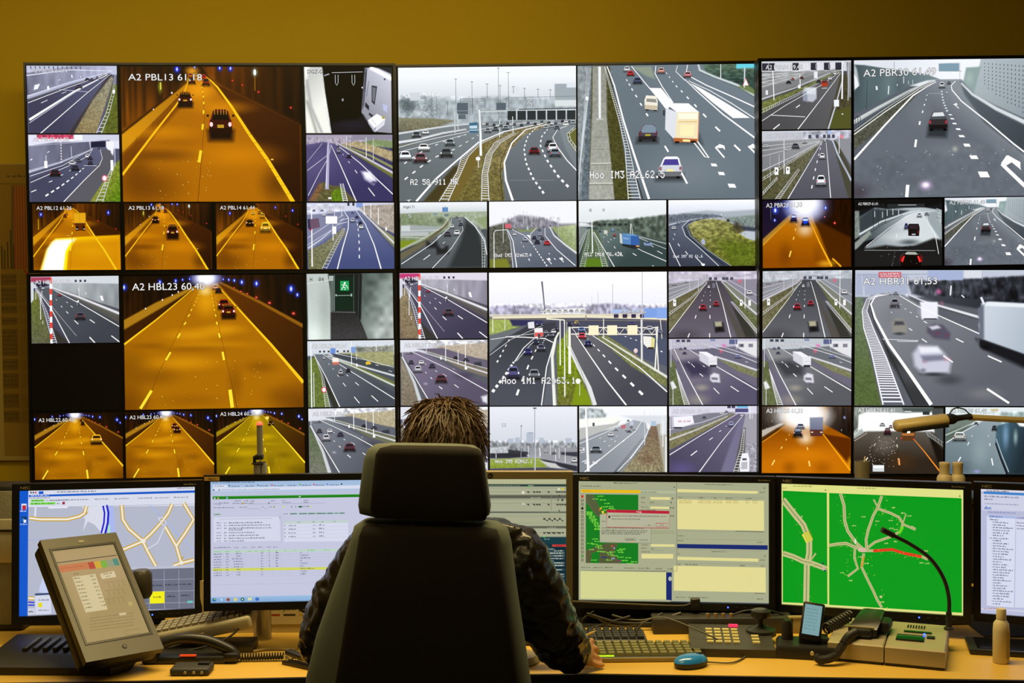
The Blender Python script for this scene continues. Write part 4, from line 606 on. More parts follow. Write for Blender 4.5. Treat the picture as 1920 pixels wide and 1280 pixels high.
def pic_pbr30(big):
    P = Pic(584,52,1615,832,'5c626a', *((230,172) if big else (124,94)), n=.3)
    P.rect(580,40,1620,200,'d4d8e0', g=('e6e9ee',800,70,1100,160)); P.paint([(584,75),(640,78),(740,95),(1000,135),(1080,165),(1000,170),(900,200),(760,270),(584,355)],'4c5a5e', g=('76868a',600,200,1060,160)); P.rough([(584,75),(1000,135),(900,200),(584,350)],.14,60,200); P.paint([(584,70),(600,100),(615,190),(584,220)],'b8c0c4', soft=12)
    P.paint([(1310,50),(1620,40),(1620,420),(1400,330),(1262,250)],'a9b3b9', soft=4, g=('8d979e',1300,100,1560,400)); P.paint([(1225,100),(1310,95),(1270,245),(1205,200)],'8ca09e', soft=8); P.glow(1245,160,40,60,'a8bab4',.6)
    P.paint([(1060,165),(1200,165),(1240,210),(1330,300),(1620,520),(1620,832),(584,832),(584,620),(800,390),(980,215)],'666c74', g=('868d94',1000,300,1100,165)); P.paint([(1195,180),(1262,250),(1400,320),(1620,420),(1620,640),(1330,410),(1215,250)],'3f464c', soft=16, g=('5c646a',1600,560,1230,230)); P.glow(780,700,300,150,'5a6068',.6); P.glow(1080,420,110,90,'4e545c',.6); P.glow(1150,560,260,60,'7d848a',.4); P.glow(960,330,120,160,'787f86',.5); P.glow(600,800,120,90,'46404a',.9); P.rough([(584,620),(1620,500),(1620,832),(584,832)],.05,26)
    V = [(584,450),(760,330),(980,195),(1060,168),(980,215),(800,390),(584,560)]; P.paint(V,'56574c', soft=4); P.rough(V,.4,9); P.strip([(584,400),(720,325),(900,230),(1030,172)],22,'b9bfbe', w2=6); P.strip([(584,392),(720,316),(900,224),(1030,168)],5,'e2e6e6', w2=2)
    P.line([(584,470),(760,345),(960,215),(1050,172)],7,'e8ebee',3); P.line([(584,452),(750,335),(950,210)],4,'d8dcde',2); P.rail([(584,440),(700,360),(900,235)],[(584,418),(700,345),(900,228)],26,'2c3234',3,1.5,.8); P.segs([(592,410,592,375,4),(606,400,606,368,4),(620,395,620,372,4)],'24282c'); P.line([(592,375),(606,366),(620,374)],4,'24282c')
    P.line([(584,612),(760,420),(920,255),(1000,205),(1055,178)],16,'eef0f3',4); P.line([(1618,625),(1500,535),(1340,400),(1200,290),(1145,225),(1140,200),(1165,175)],12,'eceff2',5)
    P.segs([(892,760,886,830,25),(940,503,934,546,16),(962,400,958,420,12),(978,340,975,353,9),(988,303,986,312,8),(996,275,995,282,6),(1002,250,1001,256,5)],'f0f2f4'); [P.poly([(x, y),(x+w, y+1),(x+w*1.3, y+h),(x+w*.25, y+h-1)],'f0f2f4') for x, y, w, h in ((1295,690,54,34),(1245,597,42,22),(1210,530,34,18),(1182,481,30,13),(1166,442,24,11),(1146,411,22,9),(1134,384,20,8),(1124,362,18,7))]; P.dash([(1085,230),(1095,290),(1122,355)],8,10,17,'d8dce0',.4)
    P.line([(1432,648),(1560,770),(1620,822)],26,'f0f2f4',30); P.poly([(1428,645),(1460,600),(1530,650),(1545,685),(1490,640),(1455,660)],'f0f2f4'); P.poly([(1455,602),(1470,600),(1540,640),(1540,684),(1520,655)],'f0f2f4'); P.line([(1155,305),(1185,330)],6,'e4e6e8'); P.poly([(1150,308),(1172,298),(1178,312)],'e4e6e8'); P.line([(1010,243),(1085,244)],2,'b4babe')
    r0 = random.Random(3)
    for i in range(14):
        for j in range(11):
            x = 1330+i*22; y = 75+j*(19+i*.7)+i*1.5
            if y < 205+i*15: P.box(x, y, x+4, y+(7+i*.5),'3c4650')
    for j in range(5): P.line([(1305-j*8,100+j*36),(1620,90+j*68)],1.5,'98a2a8')
    P.strip([(1200,190),(1260,250),(1400,335),(1620,440)],9,'ccd2d6', w2=24); P.line([(1200,200),(1262,264),(1400,350),(1620,460)],4,'6a7278',6); P.box(1068,75,1186,118,'7e98a8'); P.line([(1068,75),(1186,72)],4,'b8c6ce'); P.line([(1190,70),(1190,160)],3,'9aa2a6'); P.line([(1070,118),(1200,120)],4,'8c9498'); P.line([(660,165),(655,330)],3,'2c3336'); P.line([(814,62),(814,95)],3,'5a6466')
    P.segs([(712,198,715,220,14),(783,198,780,245,8),(868,145,868,185,5),(832,188,831,198,6),(895,170,895,190,3),(920,165,920,190,3)],'d4dcde'); P.poly([(584,130),(600,150),(612,195),(590,215)],'e0e4e6')
    P.cars([(1087,196,32,32,'bcc2c6'),(1127,184,20,18,'6c7276'),(1116,240,12,8,'dfe2e4')]); P.paint([(1010,430),(1120,430),(1115,495),(1000,490)],'34393e', soft=26); P.car(1066,400,106,106,'3a3436', glass='50585c', lamp='a83a48', shadow=False); P.poly([(1040,352),(1094,350),(1104,372),(1030,374)],'d4d8da'); P.paint([(1012,415),(1118,415),(1118,455),(1015,455)],'26282c', soft=12)
    P.glow(995,765,58,44,'c8a8d8',.8); P.glow(995,762,34,26,'fdf4fc',1.); P.glow(1163,560,26,26,'b4b8a8',.7); specks(P,40,600,560,1500,820,'b8bec4',4); return P
P = pic_pbr30(True); P.cap('A2 PBR30 61,49',636,144,1052,40, y2=138, c='f6f6f6', edge='16181a'); feed(D_UR,1,0,3,2, P,'large motorway picture with one dark car between concrete walls',(.02,.012,.01,.006))
P = pic_pbr30(False); P.cap('A2 PBR30 61,49',636,128,1056,44, c='dfe2e4', edge='4a5054'); feed(D_UR,2,2,3,3, P,'small copy of the large picture with the dark car',(.015,.01,.012,.01))
P = Pic(584,836,1090,1216,'33383c',130,98, n=.35)
P.rect(580,830,1095,1220,'1c1e20'); P.paint([(612,930),(700,880),(780,890),(960,880),(1085,900),(1085,1000),(900,1000),(612,1080)],'4c565a', g=('aab4b8',650,960,900,900)); P.paint([(610,950),(680,890),(900,900),(830,930),(700,990),(612,1040)],'3c4448', soft=8); P.paint([(640,1110),(780,1010),(880,930),(960,905),(1060,905),(1085,980),(1088,1110),(900,1100),(700,1125)],'c9d0d3', soft=6, g=('8c9498',900,960,700,1110)); P.paint([(985,915),(1060,905),(1088,1000),(1088,1080),(1020,980)],'96a0a4', soft=10); P.glow(850,1050,160,40,'d8dee0',.5); P.paint([(584,1125),(760,1095),(900,1110),(1040,1060),(1090,1070),(1090,1216),(584,1216)],'232323', soft=14); P.glow(900,1080,90,26,'40464a',.8)
P.paint([(584,890),(610,900),(615,1040),(584,1060)],'7c8480', soft=4); P.rough([(584,890),(612,900),(612,1050),(584,1060)],.3,7); P.paint([(584,1080),(670,1010),(680,1030),(600,1110),(584,1120)],'8e948e', soft=6); P.paint([(584,840),(1090,838),(1090,862),(990,880),(770,880),(760,865),(584,900)],'161616', soft=4); P.strip([(615,1030),(740,960),(880,915),(960,900)],11,'d4dadc', w2=4); P.line([(680,1020),(740,980),(860,925)],3,'1c2022'); [P.segs([(x, y0, x, y0+34,4)],'d4dce0') for x, y0 in ((700,900),(745,905),(772,895),(805,890),(838,895))]; [P.line([(x, 870),(x+2,1000-(x-690)*.4)],3,'20262a') for x in (690,720,760)]
P.line([(650,1100),(780,1000),(890,930),(940,912)],4,'f0f3f4',2); P.line([(1070,1150),(1050,1040),(1010,975),(1000,920)],4,'f0f3f4',2); P.line([(640,1122),(1050,1130)],4,'8f9494'); P.line([(820,1120),(800,1210)],3,'4a4c4c'); P.segs([(828,1030,825,1055,3),(850,990,848,1000,3)],'f4f6f6'); P.line([(1055,890),(1085,900),(1085,970),(1055,960)],4,'aab2b4'); [P.line([(1056, y),(1086, y+8)],3,'6c7678') for y in (905,922,940)]; P.box(773,862,988,884,'2c3032'); P.segs([(835,868,940,869,5)],'a8b0b4'); [P.segs([(640+i*20,858,652+i*20,870,3)],'404040') for i in range(6)]
P.cars([(958,926,26,24,'b4bcc0'),(1000,920,22,18,'848c90'),(882,988,22,34,'4c5680')]); P.poly([(892,985),(898,975),(954,976),(960,1000),(956,1046),(894,1044)],'20181a'); P.poly([(900,980),(950,981),(953,1006),(898,1004)],'34282c'); P.box(946,1016,954,1030,'6c2020'); P.box(914,1032,936,1040,'a8a8b0')
P.poly([(850,1190),(866,1140),(888,1130),(938,1132),(956,1146),(972,1196),(968,1216),(852,1216)],'15110f'); P.poly([(872,1146),(888,1135),(936,1137),(950,1150),(940,1152),(884,1150)],'a8aaa0'); P.poly([(852,1184),(868,1155),(874,1160),(862,1196)],'e83030'); P.poly([(970,1192),(954,1158),(946,1162),(958,1196)],'f03838'); P.glow(858,1178,20,34,'c02018',.8); P.glow(964,1178,20,34,'c02018',.8); specks(P,30,660,1030,960,1210,'8c9090',3); P.cap('A2 PBR29 61,41',604,866,718,15, c='f0f0f0'); feed(D_UR,1,2,2,3, P,'small picture looking out of a dark tunnel at a dark van',(.025,.02,.012,.01))
pic_off = Pic(0,0,100,75,'5c626a',8,6, n=.3); feed(D_UR,3,0,4,1, pic_off); feed(D_UR,3,1,4,2, pic_off); feed(D_UR,3,2,4,3, pic_off)
# ------------------------------------------------------------------ pictures on the lower displays
def pic_hbl06(cool):
    P = Pic(574,60,1076,441,'4a4a5c',130,98, n=.3); sk, wl, rd, gr, pk = ('c8ced4','8a9094','40444c','5e6048','a0405c') if cool else ('d4cfdc','8c8898','403d52','80705a','b83c70')
    P.rect(570,55,1080,125, sk); P.paint([(574,62),(690,62),(690,88),(574,90)], pk, soft=8); P.rect(690,62,1080,82, sk); P.paint([(700,95),(1078,105),(1078,250),(900,190),(700,128)], wl, soft=4, g=('a6a4b0' if not cool else 'a4aaae',1078,240,760,105)); P.rough([(700,95),(1078,105),(1078,250),(700,128)],.12,20,90); P.paint([(590,95),(640,88),(690,110),(620,128)],'2a2c3c', soft=10)
    P.paint([(600,130),(680,118),(760,140),(1077,280),(1077,441),(790,441),(690,250)], rd, g=('605c70' if not cool else '585c64',900,440,680,120)); P.paint([(574,140),(610,150),(690,441),(574,441)], gr, soft=5, g=('6c7434' if cool else '8c8064',590,440,600,150)); P.rough([(574,150),(612,160),(690,441),(574,441)],.3,9); P.paint([(700,350),(790,441),(720,441)],'3a3834', soft=14); P.paint([(800,150),(1077,260),(1077,330),(780,160)],'6a6450', soft=10, a=.5)
    P.line([(605,130),(690,245),(790,441)],4,'f0eff4',7); P.line([(612,128),(700,240),(830,400)],2,'d0ced8'); P.line([(690,128),(860,220),(1076,350)],4,'f0eff4',6); P.strip([(690,122),(850,180),(1076,275)],8,'d8d8e0', w2=14); P.line([(690,130),(860,195),(1076,292)],3,'70706c',4); P.segs([(820,312,842,333,6),(908,308,936,328,6),(905,408,935,441,8),(1030,402,1076,438,7),(774,260,786,272,5),(800,228,812,238,4),(744,228,752,236,4),(775,205,784,212,3),(716,190,722,196,3),(690,165,695,170,3)],'eeecf4')
    P.rail([(606,140),(640,230),(695,441)],[(612,140),(665,260),(718,441)],26,'e4e4e8',2,5)
    for i in range(12): P.box(681,66+i*32,694,100+i*32,'f2eef0' if i % 2 else 'e04838')
    P.post(628,155,305,5,'e6e6ec'); P.post(602,95,190,4,'dcdce4'); P.post(640,310,330,4,'e0e0e8'); P.post(849,115,175,3,'e0e0e8'); P.post(745,100,130,3,'c0c0cc'); P.line([(638,140),(632,200)],4,'e0e0e8'); [P.box(x, 80, x+12,93,'3c3c50') for x in (825,852,878)]; P.poly([(968,174),(982,172),(990,202),(976,200)],'f2f2f6'); P.segs([(845,130,850,148,5),(884,152,892,164,5)],'dcdce6'); P.poly([(574,120),(590,90),(590,190),(574,210)],'c8ccd6')
    P.cars([(854,286,52,42,'4a404a'),(737,166,22,14,'983848'),(643,126,18,12,'dcdce4'),(630,116,12,10,'a0a0b0')]); P.poly([(836,200),(846,196),(850,222),(838,226)],'e4e4e4'); P.poly([(838,210),(850,210),(850,230),(840,230)],'3c3c48')
    P.cap('A2 HBL06 61,73',600,102,800,22, c='f0eef4', edge='807488'); return P
feed(D_LL,0,0,1,1, pic_hbl06(True),'small motorway picture with a red and white post at left',(.015,.01,.03,.01)); feed(D_LM,0,0,1,1, pic_hbl06(False),'small motorway picture with a red and white post',(.01,.01,.01,.01))
feed(D_LL,0,1,1,2, Pic(0,0,100,75,'060504',40,30, n=.9),'blank black tile',(.005,.01,.02,.02))
def pic_hbl23(big, c=('a56a08','d89810','744606'), yel=False):
    P = Pic(714,75,1746,848,'241404', *((230,172) if big else (120,90))); rd, hi, lo = c
    P.paint([(714,75),(1130,75),(1130,130),(714,380)],'2a1606', g=('140a05',800,280,900,75)); P.paint([(1260,75),(1746,75),(1746,380),(1270,120)],'2a1608', g=('120a06',1400,170,1700,80)); P.rough([(1260,75),(1746,75),(1746,370),(1270,120)],.5,16,200); P.rough([(714,75),(1130,75),(714,350)],.5,16,200)
    P.paint([(714,330),(900,230),(1115,140),(1130,140),(1110,165),(714,390)],'a4761c' if not yel else '9c8018', soft=5); P.paint([(714,385),(1100,165),(1120,165),(714,470)],'3c2006', soft=8)
    P.paint([(1140,120),(1260,120),(1746,700),(1746,850),(714,850),(714,470),(1110,165)], rd); P.paint([(1260,120),(1290,125),(1746,375),(1746,705)],'5c3206' if not yel else '5c4406', soft=8, g=('3a1e06',1350,200,1746,540)); P.strip([(1275,120),(1500,235),(1746,375)],12,'8a5a14', w2=20)
    for gx, gy, rx, ry, a in ((1190,230,110,130,.9),(1110,420,260,60,.7),(1280,390,200,50,.7),(1060,580,330,70,.6),(1200,480,420,40,.4)): P.glow(gx, gy, rx, ry, hi, a)
    for gx, gy, rx, ry, a in ((870,480,160,30,.5),(1120,500,340,28,.4),(900,660,200,80,.5),(1500,610,150,60,.5),(1350,700,70,160,.45),(1080,800,300,60,.3),(1600,780,140,90,.4)): P.glow(gx, gy, rx, ry, lo, a)
    P.glow(740,640,170,260, lo, .6); P.glow(720,830,200,160,'5c3206' if not yel else '5c4a06',.6); P.glow(1740,830,240,200,'5c3206' if not yel else '5c4a06',.7)
    P.img[...,3] = .4; P.line([(1150,150),(900,660),(830,848)],1.5, lo, 5); P.line([(1225,150),(1270,420),(1330,700),(1360,848)],1.5, lo, 5)
    ln = 'f6c022' if not yel else 'f8d030'; P.line([(1110,160),(900,330),(714,470)],5, ln, 14); P.line([(1268,150),(1400,300),(1560,480),(1746,705)],5, ln, 24); dl = 'ffd838'
    P.segs([(868,738,802,842,20),(980,518,952,564,14),(1038,410,1022,436,11),(1072,345,1060,361,9),(1094,300,1084,314,8),(1108,270,1101,280,7),(1122,245,1118,252,6),(1132,225,1129,230,5),(1140,205,1137,211,5),(1148,186,1146,192,4),(1320,740,1332,844,26),(1280,520,1288,568,16),(1260,412,1266,438,12),(1248,345,1252,362,10),(1242,303,1245,315,8),(1236,272,1238,281,7),(1232,247,1233,254,6),(1228,228,1229,234,5),(1225,206,1226,212,5),(1222,185,1223,191,4)], dl)
    P.glow(1190,85,150,90,'4a58e0',.9); P.glow(1190,95,100,64,'f4f6ff',1.,.6); P.glow(1190,90,60,44,'ffffff',1.,.5); P.glow(1185,165,60,44,'f0d890',.8)
    for x, y, s in ((718,140,22),(925,112,16),(1016,106,14),(1056,100,10),(1096,96,9),(1290,100,9),(1322,103,11),(1354,108,13),(1397,118,18),(1482,127,20),(1682,160,26),(1718,195,16)): P.glow(x, y, s*1.5, s*1.7,'2038d8',.9); P.blob(x, y, s*.4, s*.7,'5070ff' if not yel else '8098e0'); P.blob(x, y, s*.18, s*.4,'e8ecff')
    for x, y, s in ((1392,172,6),(1428,185,6),(1480,207,8),(1556,240,10),(1694,303,11),(1352,150,5)): P.glow(x, y, s*2.2, s*2,'a81818',.8); P.blob(x, y, s*.7, s*.5,'ff6858')
    for x, y in ((995,188),(938,215),(840,264),(1030,170)): P.blob(x, y, 4,5,'f0e4e0')
    specks(P,26,860,560,1500,830,'ffd868',3.4); return P
P = pic_hbl23(True); P.cars([(1245,145,30,26,'e0a080'),(1262,165,36,30,'30181a')]); dark_car(P,1292,242,66,52,'6a1410', top=False); dark_car(P,1318,280,78,76,'54100e'); P.cap('A2 HBL23 60,40',764,158,1182,40); feed(D_LL,1,0,3,2, P,'large orange tunnel picture with two red cars',(.02,.015,.02,.015))
P = pic_hbl23(False); dark_car(P,1290,242,66,52,'6a2410', top=False); dark_car(P,1318,285,80,72,'4a1810'); P.cap('A2 HBL23 60,40',764,162,1176,42); feed(D_LL,1,2,2,3, P,'small orange tunnel picture with two red cars',(.02,.012,.015,.01))
P = pic_hbl23(False); P.cars([(1280,195,44,46,'301814'),(1262,160,30,30,'50201c')]); dark_car(P,1440,380,128,100,'c88c20','fff0b0'); P.cap('A2 HBL22 60,48',764,172,1176,42); feed(D_LL,0,2,1,3, P,'small orange tunnel picture with a golden car at right',(.03,.02,.01,.01))
P = pic_hbl23(False, ('967a08','c8a60c','6a5406'), True); P.box(1292,155,1330,190,'e8d060'); dark_car(P,1352,232,62,48,'2a1808', top=False); P.cap('A2 HBL24 60,32',764,140,1176,42); feed(D_LL,2,2,3,3, P,'small yellow tunnel picture behind the signal beacon',(.012,.012,.015,.01))
P = Pic(44,62,550,445,'2a2e30',130,98, n=.45)
P.paint([(44,62),(170,62),(185,200),(182,445),(50,445)],'b8c0bc', soft=8, g=('c8d4ce',170,300,60,400)); P.glow(150,250,60,220,'8a948e',.4); P.glow(80,420,70,110,'e4ece8',.8); P.paint([(365,62),(550,62),(552,445),(400,445),(355,330)],'54605c', soft=8, g=('a4aca8',370,200,540,300)); P.rough([(365,62),(550,62),(552,445),(400,445)],.2,30); P.glow(500,180,90,130,'8c9894',.6); P.paint([(182,285),(330,295),(395,445),(180,445)],'3e3e40', soft=4, g=('2a2a2c',250,420,250,290)); P.rough([(182,290),(330,300),(395,445),(180,445)],.25,5)
P.rect(200,68,330,278,'16201e'); P.paint([(330,66),(370,66),(360,340),(330,300)],'1c2224', soft=4); P.rect(212,85,322,275,'0f2a20'); P.box(241,106,292,162,'20a058'); P.blob(268,118,6,6,'eefcf0'); P.line([(266,124),(258,142),(248,156)],5,'eefcf0'); P.line([(258,140),(272,146),(266,158)],5,'eefcf0'); P.line([(250,130),(264,126),(280,136)],4,'eefcf0'); P.line([(276,130),(288,150)],4,'eefcf0'); P.line([(214,190),(310,190)],4,'9ab0a4'); P.box(212,182,220,194,'9ab0a4'); P.box(302,180,310,196,'9ab0a4'); P.line([(182,284),(330,290)],3,'7c8480'); P.line([(322,70),(318,290)],3,'5c6664'); P.line([(352,70),(342,330)],3,'46504e'); P.line([(208,70),(206,278)],4,'74807c'); P.box(176,75,202,105,'a8b2ae'); P.line([(44,120),(180,100)],3,'d8dcda'); P.rect(182,105,205,280,'5c6864'); P.line([(356,330),(398,445)],3,'6a7472')
block_text(P,'HGZ04',64,84,22,'30383a','b4bcba', cw=17); feed(D_LL,3,0,4,1, P,'small picture of a corridor ending at a green exit door',(.03,.012,.015,.01))
P = Pic(52,450,554,830,'50565e',130,98, n=.3)
P.rect(48,445,560,535,'ccd2da'); P.paint([(330,490),(550,480),(552,520),(330,520)],'8c8e84', soft=8); P.rough([(330,480),(550,478),(550,522),(330,522)],.4,9); P.glow(355,500,36,26,'5a6058',.8); P.paint([(230,520),(552,515),(552,600),(420,590),(240,550)],'9a9a72', soft=6); P.rough([(230,520),(552,515),(552,600),(240,550)],.25,9,5); P.paint([(56,560),(95,535),(150,680),(180,830),(56,830)],'66743a', soft=6); P.rough([(56,560),(95,540),(180,830),(56,830)],.3,9)
P.paint([(85,525),(170,525),(552,750),(552,830),(230,830),(150,650)],'464c56', g=('6a7078',400,800,150,530)); P.paint([(180,520),(300,530),(552,620),(552,650),(360,590),(220,545)],'454a52', soft=4); P.paint([(215,545),(350,600),(552,690),(552,720),(340,620),(200,552)],'6c7440', soft=6); P.paint([(100,540),(160,680),(232,830),(195,830),(140,690)],'343630', soft=5)
P.line([(90,528),(160,665),(234,830)],4,'f0f2f4',7); P.line([(140,525),(330,645),(552,788)],3,'f0f2f4',6); P.strip([(170,535),(340,592),(552,655)],6,'d4d8da', w2=10); P.strip([(200,550),(340,610),(552,712)],6,'d0d4d8', w2=9); P.line([(200,520),(380,560),(552,606)],3,'e4e8ea'); P.rail([(94,540),(130,640),(152,830)],[(98,540),(142,660),(178,830)],26,'dce0e2',2,4,1.5); P.segs([(318,773,348,810,6),(418,767,456,802,6),(254,692,270,712,5),(326,690,346,708,5),(222,645,232,656,4),(275,645,286,654,4),(196,608,202,615,3),(240,610,246,615,3),(172,580,177,586,3),(444,590,462,596,3),(520,625,540,632,3)],'eef0f2')
P.post(72,460,830,9,'e4e8ea'); P.post(86,630,826,6,'d8dcde'); P.post(306,452,588,5,'f0f2f6'); P.post(335,505,560,4,'e0e4e8'); P.post(450,455,510,4,'e4e8ec'); P.box(184,492,214,522,'6c8cc8'); P.box(304,486,330,520,'7c98cc'); [P.box(x, 505, x+12,516,'40444c') for x in (118,142,168,220,258,280)]; P.blob(144,730,15,17,'d85868',14); P.blob(144,730,10,12,'f4f0f2',14); P.poly([(194,548),(228,548),(234,584),(196,586)],'e8e0d8'); P.poly([(194,572),(234,572),(234,586),(196,588)],'c07060'); P.poly([(386,578),(396,570),(412,572),(420,586),(390,590)],'d8b840')
P.cars([(242,632,28,28,'a8a8b0'),(286,620,26,22,'34303c'),(146,548,14,14,'c8ccd4')]); P.box(332,582,340,600,'f0f2f4'); P.cap('A2 HBL32 59,64',76,490,276,22, c='f0f2f4', edge='6c727a'); feed(D_LL,3,1,4,2, P,'small motorway picture with a red ringed sign at left',(.03,.01,.01,.01))
def pic_hbl31(violet):
    P = Pic(54,834,557,1211,'5a5c66',130,98, n=.3); rd, rd2, gr = ('5a5468','7c748a','7c7264') if violet else ('565a64','777c86','727568')
    P.rect(50,830,560,905,'d4d6de'); P.rough([(200,835),(557,835),(557,865),(200,865)],.35,16,9); P.paint([(240,870),(557,850),(557,950),(400,920)],'ada488' if not violet else 'b0a494', soft=8); P.rough([(240,870),(557,850),(557,950),(400,920)],.22,9,5); P.paint([(150,885),(300,880),(557,960),(557,1000),(380,960)],'60646e' if not violet else '686274', soft=5)
    P.paint([(60,905),(170,898),(557,1090),(557,1211),(235,1211),(120,1000)], rd, g=(rd2,400,1180,120,910)); P.paint([(56,930),(120,1060),(180,1211),(58,1211)], gr, soft=6, g=('8c8474' if violet else '5c6a4c',90,1180,80,960)); P.rough([(58,960),(110,1060),(180,1211),(58,1211)],.25,9); P.glow(420,1040,90,34,'44464e' if not violet else '463e54',.7); P.paint([(200,890),(380,950),(557,1000),(557,1050),(400,1000)],'6c6e58' if not violet else '7a7266', soft=6)
    P.strip([(70,935),(135,1080),(175,1211)],8,'c4c8cc', w2=22); P.line([(62,930),(140,1050),(235,1211)],4,'f2f2f6',7); P.line([(120,900),(330,1000),(557,1128)],3,'f0f0f4',6); P.strip([(140,890),(330,950),(430,985),(557,1025)],5,'d8dade', w2=8); P.line([(170,890),(360,945),(557,1000)],3,'e0e2e6'); P.segs([(276,1100,296,1116,6),(198,1018,206,1024,4),(256,1010,266,1016,4),(228,1048,238,1058,5),(365,1090,390,1108,5),(160,972,166,977,3),(196,970,204,975,3),(420,1180,470,1211,6),(300,1030,320,1042,4),(360,1000,366,1003,3)],'eeeef2')
    P.post(316,838,955,6,'eef0f4'); P.post(388,890,975,5,'e4e6ea'); P.post(430,840,995,6,'eceef2'); P.post(205,836,910,4,'d4d8de'); P.post(262,836,880,3,'d0d4da'); P.post(68,840,940,4,'dcdfe4'); P.post(460,840,880,3,'d8dade')
    P.car(290,1056,62,46,'50343e', glass='26222a', lamp='8a3038'); P.cars([(156,1000,42,36,'bcbcc4'),(176,962,32,22,'e8e8ee'),(238,982,34,26,'44465a'),(117,960,28,24,'4a4c54'),(374,936,26,18,'34363e'),(434,946,32,18,'4c4e58'),(95,908,20,12,'a0a2aa'),(118,908,16,12,'6c6e78')]); P.paint([(480,965),(520,960),(524,985),(478,982)],'363a44', soft=10); P.paint([(520,1160),(557,1150),(557,1200),(530,1190)],'d8d8e0', soft=14); P.glow(200,1085,20,12,'c4c4cc',.6)
    P.box(426,990,440,1004,'e8eaec'); P.box(284,930,294,946,'e4e6ea'); P.cap('A2 HBL31 59,77',78,875,284,22, c='e8eaee', edge='6c6c76'); return P
feed(D_LL,3,2,4,3, pic_hbl31(False),'small grey motorway picture with a dark car in the middle',(.03,.01,.01,.01)); feed(D_LM,0,1,1,2, pic_hbl31(True),'small violet motorway picture with a dark car',(.012,.01,.01,.01)); feed(D_LM,0,2,1,3, pic_hbl31(True),'small violet motorway picture mostly behind the head',(.012,.01,.01,.01))
P = Pic(1097,56,2098,821,'60646c',230,172, n=.3)
P.rect(1090,50,2100,300,'f2f2f8', g=('e2e2ec',1500,60,1500,260)); P.paint([(1097,250),(1200,240),(1400,262),(1500,255),(1640,250),(1760,235),(1950,250),(2100,260),(2100,330),(1097,310)],'a6a4b8', soft=14); P.rough([(1097,235),(2100,240),(2100,320),(1097,310)],.3,12,18); P.paint([(1400,268),(1640,260),(1640,295),(1400,296)],'dcdce0', soft=6); P.rough([(1380,262),(1650,258),(1650,296),(1380,296)],.25,10,10)
P.paint([(1097,330),(1300,318),(2090,325),(2100,440),(1097,440)],'4c4e60', soft=6); P.paint([(1097,320),(1210,325),(1290,370),(1160,410),(1097,415)],'9aa85c', soft=6); P.rough([(1097,320),(1210,325),(1290,370),(1097,415)],.2,12); P.paint([(1210,325),(1400,330),(1390,362),(1230,364)],'34345a', soft=10)
P.paint([(1097,420),(1280,365),(1470,340),(1500,420),(1445,500),(1400,821),(1097,821)],'4d515a', soft=5, g=('3d4048',1250,760,1350,400)); P.paint([(1560,410),(1690,420),(2100,750),(2100,821),(1690,821),(1640,700),(1560,520)],'494a54', soft=5, g=('6a6a70',1900,700,1620,430)); P.paint([(1097,415),(1240,380),(1330,350),(1180,440),(1097,520)],'6a6f76', soft=8); P.paint([(1560,520),(1700,821),(1650,821),(1560,600)],'6a6864', soft=8); P.paint([(1760,420),(1960,410),(2098,440),(2098,600),(1980,560)],'50566a', soft=6)
M = [(1480,480),(1545,380),(1570,560),(1640,720),(1660,821),(1480,821)]; P.paint(M,'6a6c34', soft=6, g=('748a1c',1560,800,1540,560)); P.rough(M,.4,9); M = [(1700,424),(1760,420),(1990,580),(2098,660),(2098,720),(1900,600)]; P.paint(M,'787c50', soft=5); P.rough(M,.3,9); P.paint([(1590,680),(1650,740),(1680,821),(1560,821)],'7c9020', soft=14)
P.line([(1100,530),(1220,440),(1400,360)],3,'f0f0f4',2); P.line([(1390,821),(1420,600),(1450,500),(1460,460),(1410,436),(1300,428),(1190,425)],8,'f0f0f4',6); P.line([(1240,568),(1290,490),(1350,435)],8,'f2f2f6',4); P.line([(1250,565),(1330,470),(1372,440)],3,'f2f2f6'); P.line([(1105,440),(1240,420),(1420,400)],4,'eceef0',2); P.line([(1585,415),(1660,530),(1760,680),(1868,821)],6,'f4f4f8',11); P.line([(1680,420),(1800,500),(1950,610),(2098,745)],5,'f2f2f6',9); P.strip([(1735,430),(1900,535),(2098,660)],7,'d8dad4', w2=14); P.line([(1740,440),(1900,550),(2098,680)],3,'585a50')
P.dash([(1210,440),(1130,590)],5,5,12, HL,.4); P.dash([(1235,570),(1190,640),(1104,755)],8,14,22, HL,.55,1.2); P.dash([(1370,480),(1320,585),(1265,720),(1232,815)],6,7,18, HL,.4,1.6); P.dash([(1652,440),(1710,500),(1800,600),(1900,700),(1990,790)],10,5,20, HL,.42,1.5); P.dash([(1860,425),(1960,460),(2090,525)],8,4,8, HL,.35); P.dash([(1420,420),(1395,470)],4,4,6, HL,.4)
P.line([(1465,821),(1452,540),(1470,440),(1490,400)],26,'e2e4dc',10); P.line([(1472,821),(1460,540),(1478,440)],4,'a4a698',3); P.line([(1545,480),(1600,600),(1660,720),(1690,821)],24,'d6d8d8',34); P.line([(1548,480),(1610,610),(1680,821)],4,'9a9c98',5)
P.line([(1120,314),(1660,310),(2098,325)],16,'e0d8bc',20); P.line([(1120,300),(2098,300)],4,'cfc8b4'); P.rect(1100,296,2100,306,'d8d0bc', soft=4); P.line([(1120,324),(2098,338)],4,'8c8270'); [P.box(1800+i*49,298,1826+i*49,320,'38304c') for i in range(4)]; P.box(1640,303,1646,330,'8c8270'); P.line([(1420,322),(1520,330),(1520,350)],10,'e6e2d0',7)
